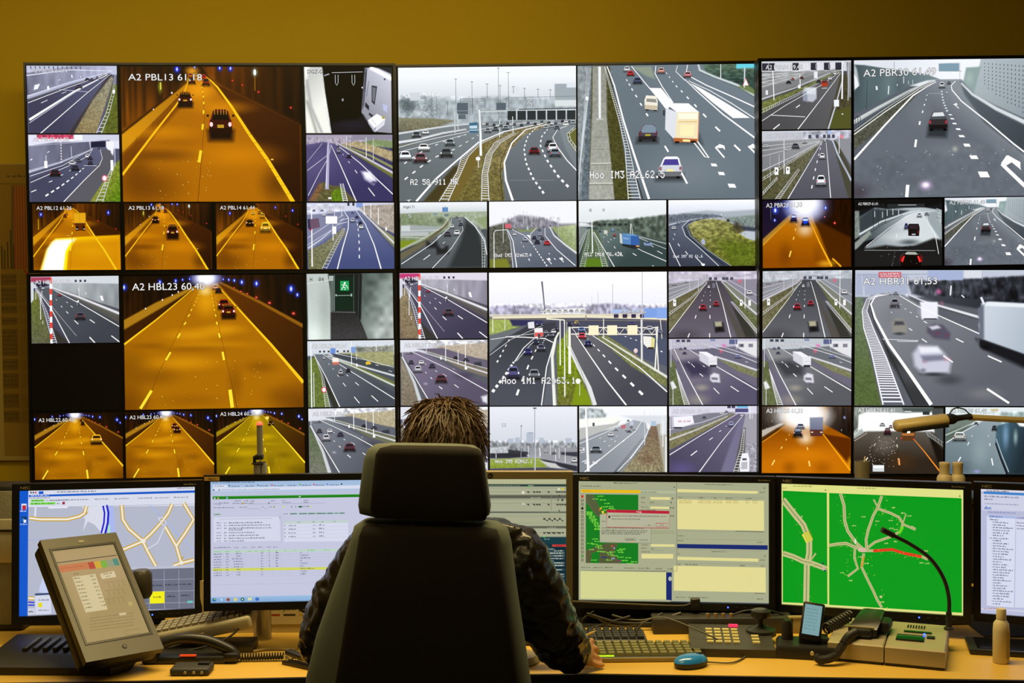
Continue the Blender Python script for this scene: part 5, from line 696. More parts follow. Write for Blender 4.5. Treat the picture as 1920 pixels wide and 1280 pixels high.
P.poly([(1560,370),(2045,374),(2045,380),(1560,376)],'e8e4d4'); P.poly([(1558,408),(2044,412),(2044,418),(1558,414)],'e8e4d4'); [P.line([(1562+i*30,412 if i % 2 else 374),(1592+i*30,374 if i % 2 else 412)],4,'dcd8c8') for i in range(16)]; [P.box(x, 362, x+56,418,'ece4c4') for x in (1658,1762,1876)]; P.line([(1550,370),(1550,640)],16,'eceae0',20); P.line([(2046,370),(2030,620)],8,'eceae0',10); P.line([(2036,370),(2050,632)],7,'e4e2d6',9); P.line([(2060,320),(2070,440)],5,'e4e0d2'); P.line([(1742,325),(1742,430)],6,'e8e4d6')
P.line([(1396,108),(1404,190),(1412,292)],12,'5c5a6c',8); P.line([(1400,110),(1410,290)],3,'8a8898'); [P.post(x, y0, y1, w, c) for x, y0, y1, w, c in ((1960,56,570,6,'b4b2c0'),(1794,124,300,4,'9a98a8'),(1712,165,300,3,'a4a2b0'),(1676,190,300,2,'b0aebc'),(1497,330,590,10,'e6e4dc'),(1522,330,770,10,'e4e2d8'),(1535,340,480,5,'d4d2c8'),(1606,680,765,4,'e0e0dc'),(1117,305,398,6,'e8e6da'),(1186,316,385,5,'e4e2d6'),(1480,215,290,2,'c4c2ce'))]; P.line([(1954,330),(1955,570)],9,'e4e2da'); P.box(1968,266,2040,320,'7c9cd8'); P.box(2040,262,2098,324,'86a4dc'); P.box(1790,270,1880,292,'a4b8dc'); P.box(1900,272,1950,290,'a8b8d8'); P.blob(1922,508,11,13,'f4f0f0',14); P.blob(1922,508,8,9,'e0606c',14); P.blob(1922,508,5,6,'f8f4f4'); P.line([(1922,520),(1922,550)],3,'d46068'); P.blob(1597,682,14,16,'eceee8',12); P.line([(1240,250),(1246,290),(1258,250),(1264,290)],4,'50505e')
P.poly([(1315,342),(1350,338),(1353,376),(1318,378)],'dcdce0'); P.poly([(1352,378),(1398,374),(1402,420),(1370,436),(1352,425)],'e8e2e4'); P.poly([(1352,402),(1402,400),(1400,424),(1354,426)],'d06058'); P.poly([(1372,410),(1386,410),(1386,434),(1372,434)],'4c4450'); P.poly([(1964,425),(2010,428),(2030,440),(2026,498),(1990,494),(1966,470)],'e4e2dc'); P.poly([(2010,428),(2030,440),(2026,498),(2006,494)],'d8d090'); P.box(1990,488,2024,500,'3a3430')
P.cars([(1232,630,68,70,'54527c'),(1350,640,62,56,'70747c')], front=True); P.cars([(1316,510,42,40,'3c3c78'),(1390,488,44,38,'5a5a70'),(1360,455,34,26,'3c3c58'),(1444,414,36,28,'6a6a78'),(1460,395,26,24,'d8d8dc'),(1475,378,22,20,'48485c'),(1418,400,20,18,'8c8c9c'),(1655,466,42,36,'343864'),(1620,422,44,34,'c04050'),(1645,466,20,26,'30346c'),(1590,345,24,20,'c8a050'),(1618,385,40,26,'6a80b0'),(1596,352,20,16,'5c5c70'),(1380,352,30,22,'44446c'),(1550,352,30,20,'3c3c58')], front=True); P.cars([(1900,350,40,24,'54547c'),(2000,380,40,26,'c4c8d8'),(2060,400,30,22,'7c8098')])
[P.car(1400+i*32,278,26,16,('e8e8ea','d0ccc4','a8a8b4')[i % 3], shadow=False, lamp='b0a8a0') for i in range(9)]; [P.car(1850+i*24,284+i % 2*4,22,14,'dcdce0', shadow=False, lamp='b0a8a0') for i in range(6)]; block_text(P,'Hoo 1M1 A2g63.1',1168,660,36,'f4f4f8','3c3e48', cw=28); feed(D_LM,1,0,3,2, P,'large picture of a motorway passing under a bridge and gantry',(.012,.012,.008,.008))
P = Pic(1097,827,1593,1200,'9a9ea4',130,98, n=.3)
P.rect(1090,820,1600,1060,'dddfe8', g=('c9cdd6',1300,840,1300,1040)); P.paint([(1097,1030),(1590,1030),(1590,1100),(1097,1100)],'8c9094', soft=14); P.rough([(1097,1020),(1590,1020),(1590,1095),(1097,1095)],.35,9,16); P.paint([(1300,1060),(1590,1060),(1590,1140),(1420,1130)],'92949a', soft=10); P.paint([(1097,1060),(1200,1050),(1210,1090),(1097,1092)],'b4b8bc', soft=6); P.rough([(1097,1060),(1290,1060),(1290,1095),(1097,1095)],.3,8,12)
for x0, x1, y in ((1305,1345,974),(1378,1404,1004),(1200,1232,1008),(1240,1268,1002),(1525,1560,1006),(1410,1430,1020)): P.rect(x0, y, x1,1034,'aeb6c4', soft=3)
P.line([(1315,975),(1342,975)],5,'8c96a8'); P.paint([(1097,1125),(1250,1120),(1380,1118),(1420,1170),(1097,1178)],'869638', soft=4, g=('94a45c',1250,1170,1250,1120)); P.rough([(1097,1122),(1380,1118),(1420,1172),(1097,1178)],.2,9,5); P.paint([(1097,1092),(1200,1090),(1300,1092),(1310,1112),(1200,1120),(1097,1120)],'30323c', soft=3); P.paint([(1380,1122),(1593,1165),(1593,1195),(1560,1190),(1400,1135)],'343640', soft=3); P.paint([(1200,1070),(1320,1085),(1320,1100),(1200,1090)],'383a40', soft=4); P.paint([(1500,1085),(1593,1085),(1593,1112),(1500,1100)],'3a3c48', soft=4); P.paint([(1097,1178),(1420,1172),(1550,1185),(1540,1200),(1097,1200)],'4a4c56', soft=4); P.paint([(1380,1135),(1470,1150),(1500,1178),(1440,1172)],'c0c2bc', soft=4)
[P.post(x, y0, y1, w, 'eceef2') for x, y0, y1, w in ((1132,1092,1118,5),(1470,1070,1134,4),(1524,1060,1145,4),(1316,1050,1110,4),(1490,1060,1120,3),(1380,1045,1120,3),(1440,1045,1100,3))]; P.line([(1353,835),(1351,1198)],5,'9a9ea8',7); P.line([(1356,1000),(1354,1198)],3,'dcdee4'); P.box(1343,832,1363,839,'4c505c'); P.line([(1275,936),(1273,1170)],4,'8c909a',5); P.blob(1276,936,4,4,'5a5e68'); P.line([(1378,1060),(1384,1105)],5,'f0f2f4'); P.cars([(1576,1132,32,24,'e0e2e6'),(1460,1090,26,14,'70747c'),(1415,1080,20,12,'c8cad0')]); block_text(P,'EE',1167,922,20,'9a9ea8', None, cw=14); block_text(P,'Hoo IM5 A2R62.1',1128,1128,19,'f8f8fa','3c3e46', cw=14.2)
feed(D_LM,1,2,2,3, P,'small picture of a city skyline under a pale sky',(.012,.01,.01,.01))
P = Pic(50,827,550,1205,'84888e',130,98, n=.3)
P.rect(45,820,560,960,'e8eaf0'); P.paint([(52,840),(100,835),(180,845),(205,870),(200,895),(52,900)],'aab2b4', soft=14); P.rough([(52,835),(205,845),(200,895),(52,900)],.3,14); P.paint([(52,900),(280,885),(288,905),(250,950),(52,1005)],'ecece8', soft=4); P.paint([(52,950),(250,925),(285,905),(270,935),(52,1020)],'b4b6b4', soft=4); P.paint([(290,880),(550,880),(550,960),(380,910)],'d0d4da', soft=14)
P.paint([(52,1020),(260,945),(360,905),(430,920),(440,970),(420,1010),(250,1205),(52,1205)],'848a92', g=('9ea3ab',150,1180,340,920)); G = [(460,935),(500,940),(540,1205),(290,1205),(420,1050)]; P.paint(G,'8c8468', soft=10, g=('7a6654',420,1180,480,960)); P.rough(G,.35,8); P.glow(440,1130,80,60,'74584a',.6); P.rough([(380,1080),(500,1080),(520,1205),(340,1205)],.4,7); P.paint([(490,930),(550,920),(550,1205),(535,1205)],'a8a498', soft=8); P.rect(515,900,550,990,'d4d8dc', soft=14); P.rect(540,1000,550,1205,'dfe2e4')
P.line([(80,1203),(250,1065),(370,970),(408,910)],7,'f4f5f8',3); P.line([(265,1205),(345,1120),(420,1020),(445,960),(430,915)],12,'dfe2e6',4); P.line([(245,1205),(410,1010)],3,'50545a'); P.rail([(250,1205),(330,1120)],[(275,1205),(340,1125)],9,'4a4e54',4,3); P.line([(52,1040),(250,955),(350,908)],4,'ecedf0',2); P.segs([(108,1172,170,1128,6),(218,1055,226,1050,4),(250,1030,258,1024,4),(190,1030,200,1024,4),(298,1030,308,1022,4),(65,1146,100,1130,5),(262,1000,268,996,3),(165,1010,174,1006,3),(345,990,350,985,3),(130,1070,140,1064,4),(230,1018,238,1013,3)],'f4f5f7')
P.line([(88,835),(100,1200)],11,'f4f6f8',17); P.line([(96,835),(108,1200)],3,'c0c4c8'); P.post(423,850,1050,5,'ccd0d6'); P.post(455,865,935,4,'ccd0d6'); P.post(527,870,1060,6,'e4e8ea'); P.post(515,905,980,4,'d8dce0'); P.box(460,912,488,940,'a8bcd0'); P.box(126,920,138,940,'4a4c50'); P.poly([(287,936),(312,930),(318,952),(290,956)],'b4707c'); P.poly([(338,915),(360,912),(360,934),(338,936)],'b8c0d0')
P.cars([(145,1072,60,38,'6c747c'),(230,988,28,20,'e4e6ea'),(260,958,22,14,'a0a4ac'),(334,966,24,18,'6c707a'),(326,958,26,16,'c4c8d0'),(348,944,20,14,'8c909a'),(330,908,14,10,'7c8088'),(364,956,20,14,'c0c4cc'),(58,1076,36,22,'d8dade')], front=True); P.paint([(56,1070),(80,1064),(78,1090),(56,1092)],'e8e8ec', soft=10); block_text(P,'02 59',80,1143,14,'f8f8fa', None, cw=15); feed(D_LM,2,2,3,3, P,'small pale motorway picture with a thick white post',(.012,.01,.012,.01))
def pic_hbr05(violet):
    P = Pic(560,50,1065,432,'504c54',130,98, n=.3); sk, rd, rd2 = ('bfb9ca','4c4750','686270') if violet else ('b8bec6','494a50','62646a')
    P.rect(555,45,1070,120, sk); P.rough([(560,50),(1065,50),(1065,110),(560,110)],.15,20,12); P.paint([(560,120),(790,95),(800,110),(560,230)],'8c8c94', soft=8); P.paint([(560,225),(740,140),(800,100),(700,240),(560,400)],'716e54', soft=6, g=('5d5a3e',570,360,720,150)); P.rough([(560,240),(760,130),(700,240),(560,400)],.3,9); P.paint([(860,110),(900,110),(1065,230),(1065,400),(960,250)],'7c8074', soft=6); P.paint([(880,100),(1065,95),(1065,250),(950,160)],'8a8694' if violet else '888c94', soft=8); P.paint([(870,120),(940,200),(1065,320),(1065,432),(1000,330)],'656a48', soft=8); P.rough([(870,120),(1065,320),(1065,400)],.3,9)
    P.paint([(775,100),(860,105),(960,280),(1065,420),(1065,435),(560,435),(560,410),(700,235)], rd, g=(rd2,800,120,800,430)); P.paint([(850,150),(905,260),(1010,432),(950,432),(900,300)],'55504c', soft=14); P.glow(650,420,140,60,'38343c',.5); P.paint([(920,250),(1010,340),(1062,432),(1000,432)],'3a3a34', soft=10)
    for y0 in (150,180,205): P.line([(560, y0),(790,95)],2.5,'d8d6dc',1.5)
    P.strip([(560,222),(700,150),(790,100)],7,'d4d2da', w2=3); P.rail([(560,290),(680,205),(780,115)],[(560,305),(690,208),(782,118)],22,'e0dee4',3,1.5,.8); P.line([(562,404),(690,235),(780,112)],5,'f0eef2',2); P.line([(832,112),(870,240),(915,432)],3,'f0eef2',7); P.segs([(679,408,669,433,7),(794,408,794,433,7),(717,303,711,322,6),(796,303,796,324,6),(738,252,735,262,5),(797,248,797,260,5),(752,214,750,221,4),(798,212,798,220,4),(762,188,760,194,3),(798,186,798,192,3),(770,168,769,172,3),(799,165,799,170,3)],'eeecf0')
    P.rail([(915,225),(980,310),(1065,410)],[(925,225),(1000,310),(1065,388)],18,'dcdae0',3,4,1.1); P.strip([(865,112),(950,200),(1065,300)],5,'d4d2d8', w2=9); P.line([(868,118),(950,212),(1065,316)],3,'5c5a54'); P.line([(880,105),(980,180),(1065,240)],3,'dcdae2'); P.line([(900,100),(1065,190)],2.5,'d8d6de')
    P.post(997,50,265,5,'eceaf0'); P.post(730,60,160,3,'d0ced6'); P.post(680,110,165,3,'d0ced6'); P.box(586,212,602,250,'eceef4'); P.box(968,215,982,250,'f0f0f4'); P.box(1016,218,1030,250,'ecedf2'); P.blob(594,228,3,6,'40424a'); P.blob(975,228,3,6,'40424a'); [P.box(x, 84, x+18,100,'50505e') for x in (790,820,866,885,912)]; P.line([(780,82),(1000,78)],3,'8c8a96'); P.glow(967,108,18,16,'e06078',.9)
    P.cars([(1022,174,32,24,'e4e2ea'),(790,140,14,18,'e0dee6'),(592,122,26,14,'b4b2ba'),(660,108,20,10,'c8c6ce')]); P.poly([(810,118),(826,118),(827,145),(810,145)],'70707c'); P.car(757,258,38,36,'8c2834', lamp='c04048'); P.car(832,237,32,30,'94303c', lamp='c04048'); P.paint([(818,345),(872,345),(882,400),(826,405)],'262428', soft=12); P.paint([(822,342),(862,340),(866,368),(826,370)],'a8a48c', soft=8); P.glow(850,385,26,14,'141216',.8); P.cap('A2 HBR05 59,53',582,90,792,22, c='ece8f0', edge='78727e'); return P
def pic_hbr06(violet):
    P = Pic(562,436,1067,820,'6c6878',130,98, n=.3); rd, rd2 = ('58546a','8a8490') if violet else ('5a5c62','84868a')
    P.rect(555,430,1070,500,'b8b4c6' if violet else 'b8bec4'); P.paint([(930,450),(1067,450),(1067,545),(960,500)],'d8d8dc', soft=6); P.paint([(800,490),(940,480),(1067,555),(1067,600),(860,540)],'727080' if violet else '707478', soft=6); P.paint([(565,500),(600,490),(700,500),(1067,720),(1067,820),(760,820),(590,540)], rd, g=(rd2,860,800,680,500)); P.paint([(680,500),(840,490),(1067,580),(1067,620),(840,560)],'6a687a' if violet else '6a6e74', soft=6)
    P.paint([(620,570),(720,560),(800,600),(790,650),(690,655)],'403c52' if violet else '404248', soft=40); P.glow(750,720,60,30,'a8a090',.7); P.glow(730,790,100,50,'a49c8c',.5); P.paint([(840,555),(930,570),(1067,630),(1067,665),(960,625)],'7a7c5c', soft=5); P.rough([(840,555),(930,570),(1067,630),(1067,665)],.3,8); P.paint([(566,560),(595,570),(620,700),(680,820),(566,820)],'626a48', soft=5); P.rough([(566,560),(595,570),(680,820),(566,820)],.3,9)
    P.line([(592,495),(660,640),(755,820)],4,'f0f0f4',7); P.line([(680,500),(840,600),(1067,735)],3,'f0f0f4',7); P.strip([(830,540),(940,575),(1067,620)],8,'d4d4da', w2=10); P.line([(830,550),(940,586),(1067,632)],3,'7a7a74'); P.line([(790,478),(960,530),(1067,575)],4,'dcdce2'); P.line([(830,470),(1067,548)],4,'d0d0d8'); P.segs([(738,638,758,655,6),(818,722,850,756,6),(915,712,962,744,6),(672,568,682,578,4),(690,580,710,602,4),(756,592,768,600,4),(1000,570,1015,575,3)],'eeeef2'); P.rail([(602,610),(620,700),(650,820)],[(618,650),(650,740),(680,820)],16,'e4e4e8',3,5,1.1)
    P.post(574,440,600,4,'dcdce4'); P.post(585,700,820,6,'c4c6cc'); P.paint([(570,690),(585,680),(608,720),(580,730)],'e0e0e2', soft=6); [P.box(x, 440, x+20,455,'4a4a5a') for x in (605,635,665)]; P.box(908,440,954,468,'5c6488'); P.box(800,438,828,450,'7c88a8'); P.box(962,466,992,486,'80808c'); P.box(1018,466,1044,486,'80808c'); P.box(975,470,985,482,'3c3c44'); P.line([(940,440),(950,500)],3,'d0d0d8'); P.glow(877,478,20,16,'d860a8',.9); P.glow(862,508,18,18,'e06078',.8)
    P.poly([(735,510),(780,512),(836,545),(800,550)],'e4e4ea'); P.poly([(735,510),(792,545),(792,596),(738,562)],'c8c8d2'); P.poly([(790,544),(838,538),(838,590),(792,598)],'dcdce2'); P.box(796,588,834,600,'303038'); P.line([(796,570),(834,566)],3,'b0b0b8'); P.cars([(652,518,22,14,'50506a'),(630,492,18,12,'7c7c90'),(655,490,18,12,'5c5c70'),(958,540,32,18,'7c84b0'),(780,492,18,12,'b8b8c4')]); P.paint([(798,650),(820,634),(850,642),(856,690),(820,698),(798,675)],'d8d6e0', soft=10); P.paint([(806,660),(840,662),(844,676),(808,674)],'70707c', soft=8); P.glow(828,694,34,12,'3a384a',.7); P.cap('A2 HBR06 59,66',584,478,794,23, c='f4f4f8', edge='5c5a68'); return P
feed(D_LM,3,0,4,1, pic_hbr05(True),'small motorway picture with two red cars',(.012,.012,.012,.01)); feed(D_LM,3,1,4,2, pic_hbr06(True),'small violet picture with a white lorry and car',(.012,.01,.012,.01)); feed(D_LR,0,0,1,1, pic_hbr05(False),'small motorway picture with two red cars',(.012,.012,.015,.01)); feed(D_LR,0,1,1,2, pic_hbr06(False),'small grey picture with a white lorry and car',(.012,.01,.015,.01))
P = Pic(566,826,1071,1208,'565268',130,98, n=.3)
P.rect(560,820,1075,885,'d0cedd'); P.paint([(566,900),(800,865),(950,860),(740,945),(566,1000)],'7c7c88', soft=6); P.paint([(566,990),(720,950),(930,868),(950,870),(700,1010),(566,1080)],'7c7858', soft=6); P.rough([(566,1000),(930,870),(700,1000),(566,1080)],.3,9); P.paint([(566,1110),(760,1000),(940,870),(1000,870),(1010,900),(930,1208),(566,1208)],'4c485e', g=('6a647c',650,1190,900,900)); P.paint([(980,880),(1010,890),(1010,930),(940,1208),(860,1208)],'74708a', soft=14); P.glow(640,1190,120,70,'6c5ea0',.5); P.paint([(1005,870),(1071,870),(1071,1208),(940,1208)],'9c9aa4', soft=6); P.paint([(985,960),(1005,950),(1000,1090),(965,1208),(935,1208)],'54504a', soft=6)
P.line([(568,1108),(740,1000),(955,872)],6,'f0f0f6',3); P.line([(738,1208),(860,1040),(990,880)],7,'f4f4f8',3); P.strip([(570,1020),(730,960),(900,885)],8,'d4d4dc', w2=4); P.line([(570,1034),(740,968)],3,'6c6a5c'); P.segs([(690,1112,726,1084,7),(796,1022,816,1008,5),(853,974,865,966,4),(890,945,897,940,3)],'f0f0f6'); P.rail([(990,960),(975,1070),(935,1208)],[(1000,960),(992,1080),(960,1208)],16,'d8d8e0',3,5); P.line([(570,890),(800,860)],3,'dcdce4'); P.line([(566,962),(760,918),(900,868)],3,'e4e4ec')
P.poly([(578,890),(700,880),(710,925),(620,952),(580,948)],'e6e4ec'); P.poly([(578,890),(590,888),(594,946),(580,948)],'b8b6c4'); P.box(590,946,640,955,'3c3a48'); P.scrib(618,918,690,14,'c08890'); P.post(572,840,1000,5,'e8e6ee'); P.post(1030,826,900,6,'e4e6ec'); P.post(1042,840,900,5,'d8dae2'); P.box(900,826,920,838,'484860'); P.box(925,826,945,838,'484860'); P.box(955,826,1018,836,'6cb0d8'); P.box(945,840,1020,862,'52507c'); P.poly([(985,1100),(1018,1098),(1026,1130),(1024,1205),(972,1205),(970,1150)],'e4e4ea'); P.poly([(980,1150),(1014,1148),(1014,1190),(978,1192)],'b4b4bc'); P.box(985,1128,1010,1140,'50505a'); P.rough([(1000,1050),(1071,1040),(1071,1208),(1030,1208)],.4,9); P.cars([(922,930,28,26,'9aa4c4'),(984,880,18,12,'e8e8f0'),(768,890,20,12,'54546a'),(868,868,24,12,'e4e4ec'),(895,856,18,10,'9a9aa8')])
P.cap('A2 PBR06 59,66',584,866,798,22, c='f4f2f8', edge='6a6678'); feed(D_LM,3,2,4,3, P,'small violet motorway picture with one pale blue car',(.012,.01,.012,.01))
P = Pic(1094,828,1597,1212,'6a3a08',130,98, n=.35)
P.paint([(1094,828),(1220,828),(1210,930),(1094,1000)],'2a2420', g=('6a6058',1100,930,1200,860)); P.paint([(1470,828),(1597,828),(1597,1010),(1450,930)],'201814', g=('4c4038',1590,930,1480,850)); P.rough([(1094,828),(1220,828),(1094,1000)],.3,8,60); P.rough([(1470,828),(1597,828),(1597,1000)],.3,8,60); P.paint([(1094,985),(1240,920),(1440,925),(1597,1010),(1597,1212),(1094,1212)],'8c4c08', g=('c0700c',1300,950,1320,1130)); P.paint([(1440,985),(1597,1010),(1597,1170)],'5c2c06', soft=12); P.paint([(1094,990),(1230,920),(1225,940),(1094,1035)],'503010', soft=8); P.paint([(1094,965),(1200,925),(1220,925),(1094,1005)],'b8b0a4', soft=6)
P.glow(1330,880,190,120,'fdfdff',1.,.5); P.glow(1330,870,150,90,'ffffff',1.,.4); P.glow(1340,1010,70,60,'f0e0d0',.8); P.glow(1340,1100,200,60,'d4800c',.6); P.glow(1250,1180,60,60,'7c4206',.5); P.glow(1440,1180,80,60,'8a4a08',.5); P.line([(1096,1034),(1180,975),(1230,938)],5,'e8a030',3); P.line([(1440,985),(1510,1080),(1596,1195)],6,'f0a018',12); P.segs([(1168,1136,1152,1166,9),(1210,1058,1202,1072,7),(1234,1014,1230,1022,6),(1361,1140,1367,1172,10),(1351,1062,1355,1078,8),(1347,1018,1349,1026,6),(1250,988,1248,994,5)],'ffd070'); P.glow(1590,1150,20,50,'f0a820',.7)
P.paint([(1364,890),(1440,888),(1440,985),(1366,985)],'646880', soft=5, g=('8c92a4',1400,985,1400,880)); P.poly([(1366,960),(1440,960),(1434,998),(1370,998)],'5a3430'); P.segs([(1372,975,1384,975,8),(1424,975,1436,975,8)],'ffd8b0'); P.car(1298,975,48,52,'30343c', lamp='e0a0a0', glass='8c94a8'); P.car(1312,940,44,30,'9098a8', lamp='c08080'); [P.box(x, y, x+3, y+9,'a8b0b8') for x, y in ((1560,885),(1542,958),(1120,950),(1150,908))]; P.glow(1560,890,10,14,'9cb8ff',.9); P.cap('A2 HBR28 61,33',1118,864,1324,24, c='f0f0f4', edge='7c7878'); feed(D_LR,0,2,1,3, P,'small orange tunnel picture with a lorry against white light',(.012,.01,.015,.01))
P = Pic(604,43,1650,832,'5e6069',230,172, n=.3)
P.rect(600,40,1660,200,'b9bfcd'); P.paint([(604,60),(900,70),(910,185),(604,190)],'a5adc2', soft=20); P.paint([(905,110),(1100,100),(1660,70),(1660,240),(1330,270),(1090,230),(930,180)],'474a52', soft=14, g=('2c2e34',1000,150,1500,200)); P.rough([(905,100),(1660,70),(1660,240),(930,180)],.5,26,34); P.rough([(905,100),(1660,70),(1660,240),(930,180)],.3,9,20); P.rect(1020,45,1224,100,'a0accc', soft=5); P.rect(1230,45,1330,88,'cfd2da', soft=4); P.rect(738,54,868,86,'c8555c', soft=4); P.scrib(748,68,860,10,'f4dcdc'); P.scrib(748,80,860,8,'f4dcdc')
P.paint([(690,190),(760,178),(880,185),(1080,310),(1340,410),(1660,600),(1660,832),(1000,832),(860,620),(720,320)],'5f626a', soft=6, g=('86898f',1250,780,800,190)); P.paint([(760,450),(900,620),(1050,832),(950,832),(800,560)],'3a3c3e', soft=10); P.paint([(604,200),(650,200),(660,400),(760,832),(604,832)],'56663c', soft=8, g=('6c7a64',620,700,640,220)); P.rough([(604,200),(650,200),(660,400),(760,832),(604,832)],.2,10); P.glow(1000,640,260,120,'6e7077',.5); P.glow(800,320,100,120,'73767d',.5); P.glow(1350,760,160,60,'8a8a8c',.5); P.glow(1150,680,120,50,'3c3d44',.7); P.paint([(1300,440),(1660,560),(1660,650),(1340,500)],'26272c', soft=24)
P.line([(1048,826),(920,640),(800,470),(720,320),(695,240),(720,195),(800,182)],28,'eff0f5',5); P.rail([(770,826),(700,520),(655,380),(645,280),(670,210),(740,180)],[(890,826),(790,560),(710,380),(672,280),(690,215),(760,184)],46,'e6e6ee',14,3,.75); P.line([(950,832),(840,600),(720,360),(690,250)],10,'2e3130',4); P.strip([(900,185),(1000,225),(1330,320)],9,'dcdee4', w2=16); P.strip([(910,192),(1010,236),(1330,332)],5,'4e5054', w2=9); P.line([(860,190),(960,250),(1320,412)],5,'eff0f4',8)
P.segs([(1368,732,1495,815,16),(1370,540,1450,576,10),(1186,440,1230,462,8),(1115,540,1170,578,10),(990,442,1020,462,7),(915,380,935,394,6),(1000,340,1020,350,6),(955,310,966,316,5),(890,265,898,271,4),(920,285,930,292,4),(812,285,818,292,4),(842,252,846,256,3),(866,240,870,245,3)],'f0f0f5'); P.line([(764,444),(970,452)],4,'dcdde2'); P.line([(850,446),(850,456),(965,458),(965,448)],4,'e4e5ea'); P.line([(640,60),(650,180)],4,'c4c8d4'); P.post(1334,45,100,4,'a8acb8'); P.post(655,110,190,4,'d4d8e0'); P.line([(620,70),(1020,66)],4,'8c94a8'); P.poly([(1152,134),(1160,132),(1156,188),(1148,190)],'e6e8f0'); P.segs([(1216,188,1232,202,9),(1328,200,1346,240,16),(1340,230,1350,235,6)],'dcdee8'); P.glow(1085,168,26,26,'d870b0',.8); P.glow(1103,235,20,22,'b87090',.5)
P.car(833,232,48,50,'74747c', lamp='70404c'); P.cars([(796,176,28,16,'d0d2da'),(838,175,26,18,'9a9ca8')]); P.paint([(978,226),(1080,228),(1082,325),(990,328),(978,300)],'e2e3ec', soft=9); P.paint([(962,265),(982,240),(986,320),(964,298)],'8c8e9a', soft=7); P.box(1000,322,1076,330,'4c4c54'); P.paint([(815,345),(838,322),(880,325),(902,360),(902,408),(820,408)],'8b8982', soft=16); P.paint([(835,340),(882,340),(890,360),(830,362)],'44464c', soft=12); P.glow(860,412,52,14,'2a2c32',.8); P.paint([(1020,375),(1060,355),(1110,360),(1155,410),(1150,450),(1060,440),(1020,405)],'575363', soft=18); P.paint([(1030,372),(1080,362),(1100,378),(1050,390)],'c8c8d2', soft=12); P.glow(1080,410,26,14,'7c3c50',.6); P.glow(1135,420,18,14,'803c50',.6)
P.paint([(938,530),(975,480),(1080,485),(1120,525),(1160,580),(1150,640),(1000,645),(950,600)],'c0c1d0', soft=26); P.paint([(972,490),(1080,490),(1105,520),(985,525)],'e0e1ea', soft=16); P.paint([(985,540),(1110,535),(1130,565),(1000,575)],'7c7c90', soft=18); P.glow(1140,560,40,20,'c47088',.5); P.glow(1010,575,30,20,'a87890',.4); P.glow(1060,648,120,18,'26262e',.8); P.glow(1000,625,26,20,'50505e',.6)
P.paint([(1330,235),(1380,225),(1660,240),(1660,560),(1330,440),(1315,360),(1330,320)],'aab4c0', soft=10, g=('c2cad4',1600,400,1340,300)); P.paint([(1310,265),(1345,240),(1348,440),(1312,470),(1320,380)],'6a707c', soft=14); P.paint([(1360,226),(1660,242),(1660,262),(1350,250)],'dde2e8', soft=8); P.paint([(1320,440),(1660,560),(1660,625),(1400,520),(1325,490)],'1f2024', soft=14); P.glow(1360,490,40,26,'141418',.8); P.glow(1600,580,50,30,'141418',.7); P.cap('A2 HBR31 61,53',648,128,1074,40, y2=124, c='fafafa', edge='22242a'); feed(D_LR,1,0,3,2, P,'large blurred motorway picture with a big lorry at right',(.02,.012,.01,.008))
P = Pic(602,833,1120,1222,'3a322c',130,98, n=.35)
P.rect(598,828,1125,1230,'2c241e'); P.paint([(602,833),(690,833),(650,960),(602,1000)],'8c948e', soft=5, g=('50544e',640,880,605,980)); P.rough([(602,833),(680,833),(650,960),(602,1000)],.2,8,30); P.paint([(630,880),(690,855),(1060,850),(1080,980),(1050,985),(780,975),(680,985),(625,985)],'eceeee', soft=8); P.paint([(640,833),(1060,833),(1050,862),(900,868),(680,858)],'8e9694', soft=6); P.paint([(880,838),(1060,836),(1045,862),(890,858)],'4c5452', soft=8); P.paint([(1050,840),(1120,840),(1120,1060),(1070,985)],'4a4e4e', soft=6); P.paint([(605,985),(690,975),(1060,975),(1120,1050),(1120,1222),(602,1222)],'332a22', soft=10, g=('5c564e',850,1150,850,985)); P.glow(780,1050,100,90,'77716a',.6); P.glow(880,1150,130,80,'50361c',.6); P.glow(700,1180,100,70,'241c18',.6); P.paint([(602,985),(650,960),(660,985),(602,1020)],'a4aca8', soft=6); P.paint([(1030,985),(1120,1080),(1120,1222),(1110,1210)],'1e1814', soft=12)
P.line([(605,1032),(680,985)],4,'c4beb4',3); P.line([(950,1020),(1010,1090),(1100,1205)],4,'e88c2c',10); P.segs([(685,1128,670,1150,8),(728,1045,720,1060,6),(752,1005,748,1012,4),(862,1132,868,1170,10),(852,1050,856,1068,7),(850,1008,851,1018,5)],'f0e4d4'); P.poly([(858,1135, ),(869,1135),(873,1172),(863,1172)],'f0a060'); P.line([(740,1010),(690,1130)],2,'201a16'); P.line([(848,1000),(870,1222)],2,'201a16'); specks(P,70,690,1010,860,1180,'c8c4bc',3); P.rail([(605,975),(650,935)],[(605,1000),(652,955)],5,'d8dcd8',3,3); P.rail([(1010,960),(1120,1040)],[(1030,1000),(1120,1060)],6,'a8b0b0',3,3); P.segs([(895,858,935,858,5),(1010,862,1040,866,6)],'d8e0e0'); P.box(1000,858,1040,878,'343a3a')
P.cars([(768,934,28,20,'b4b8b8'),(816,946,20,20,'a89898')]); P.car(798,974,38,40,'44282c', lamp='703038', glass='6c6464'); P.poly([(876,905),(958,905),(958,940),(880,945)],'4c525e'); P.poly([(878,945),(958,945),(958,1000),(950,1030),(880,1030)],'5c3c24'); P.poly([(880,985),(955,985),(950,1000),(882,1000)],'a86c3c'); P.segs([(876,1014,884,1014,7),(944,1020,952,1020,7)],'ff4030'); P.box(714,1172,780,1210,'c8ced0'); P.box(718,1176,776,1190,'eceff0'); P.cap('A2 HBR29 61,41',625,864,838,24, c='f4f4f4', edge='707472'); feed(D_LR,1,2,2,3, P,'small brown tunnel picture with a lorry behind the lamp',(.015,.012,.01,.01))
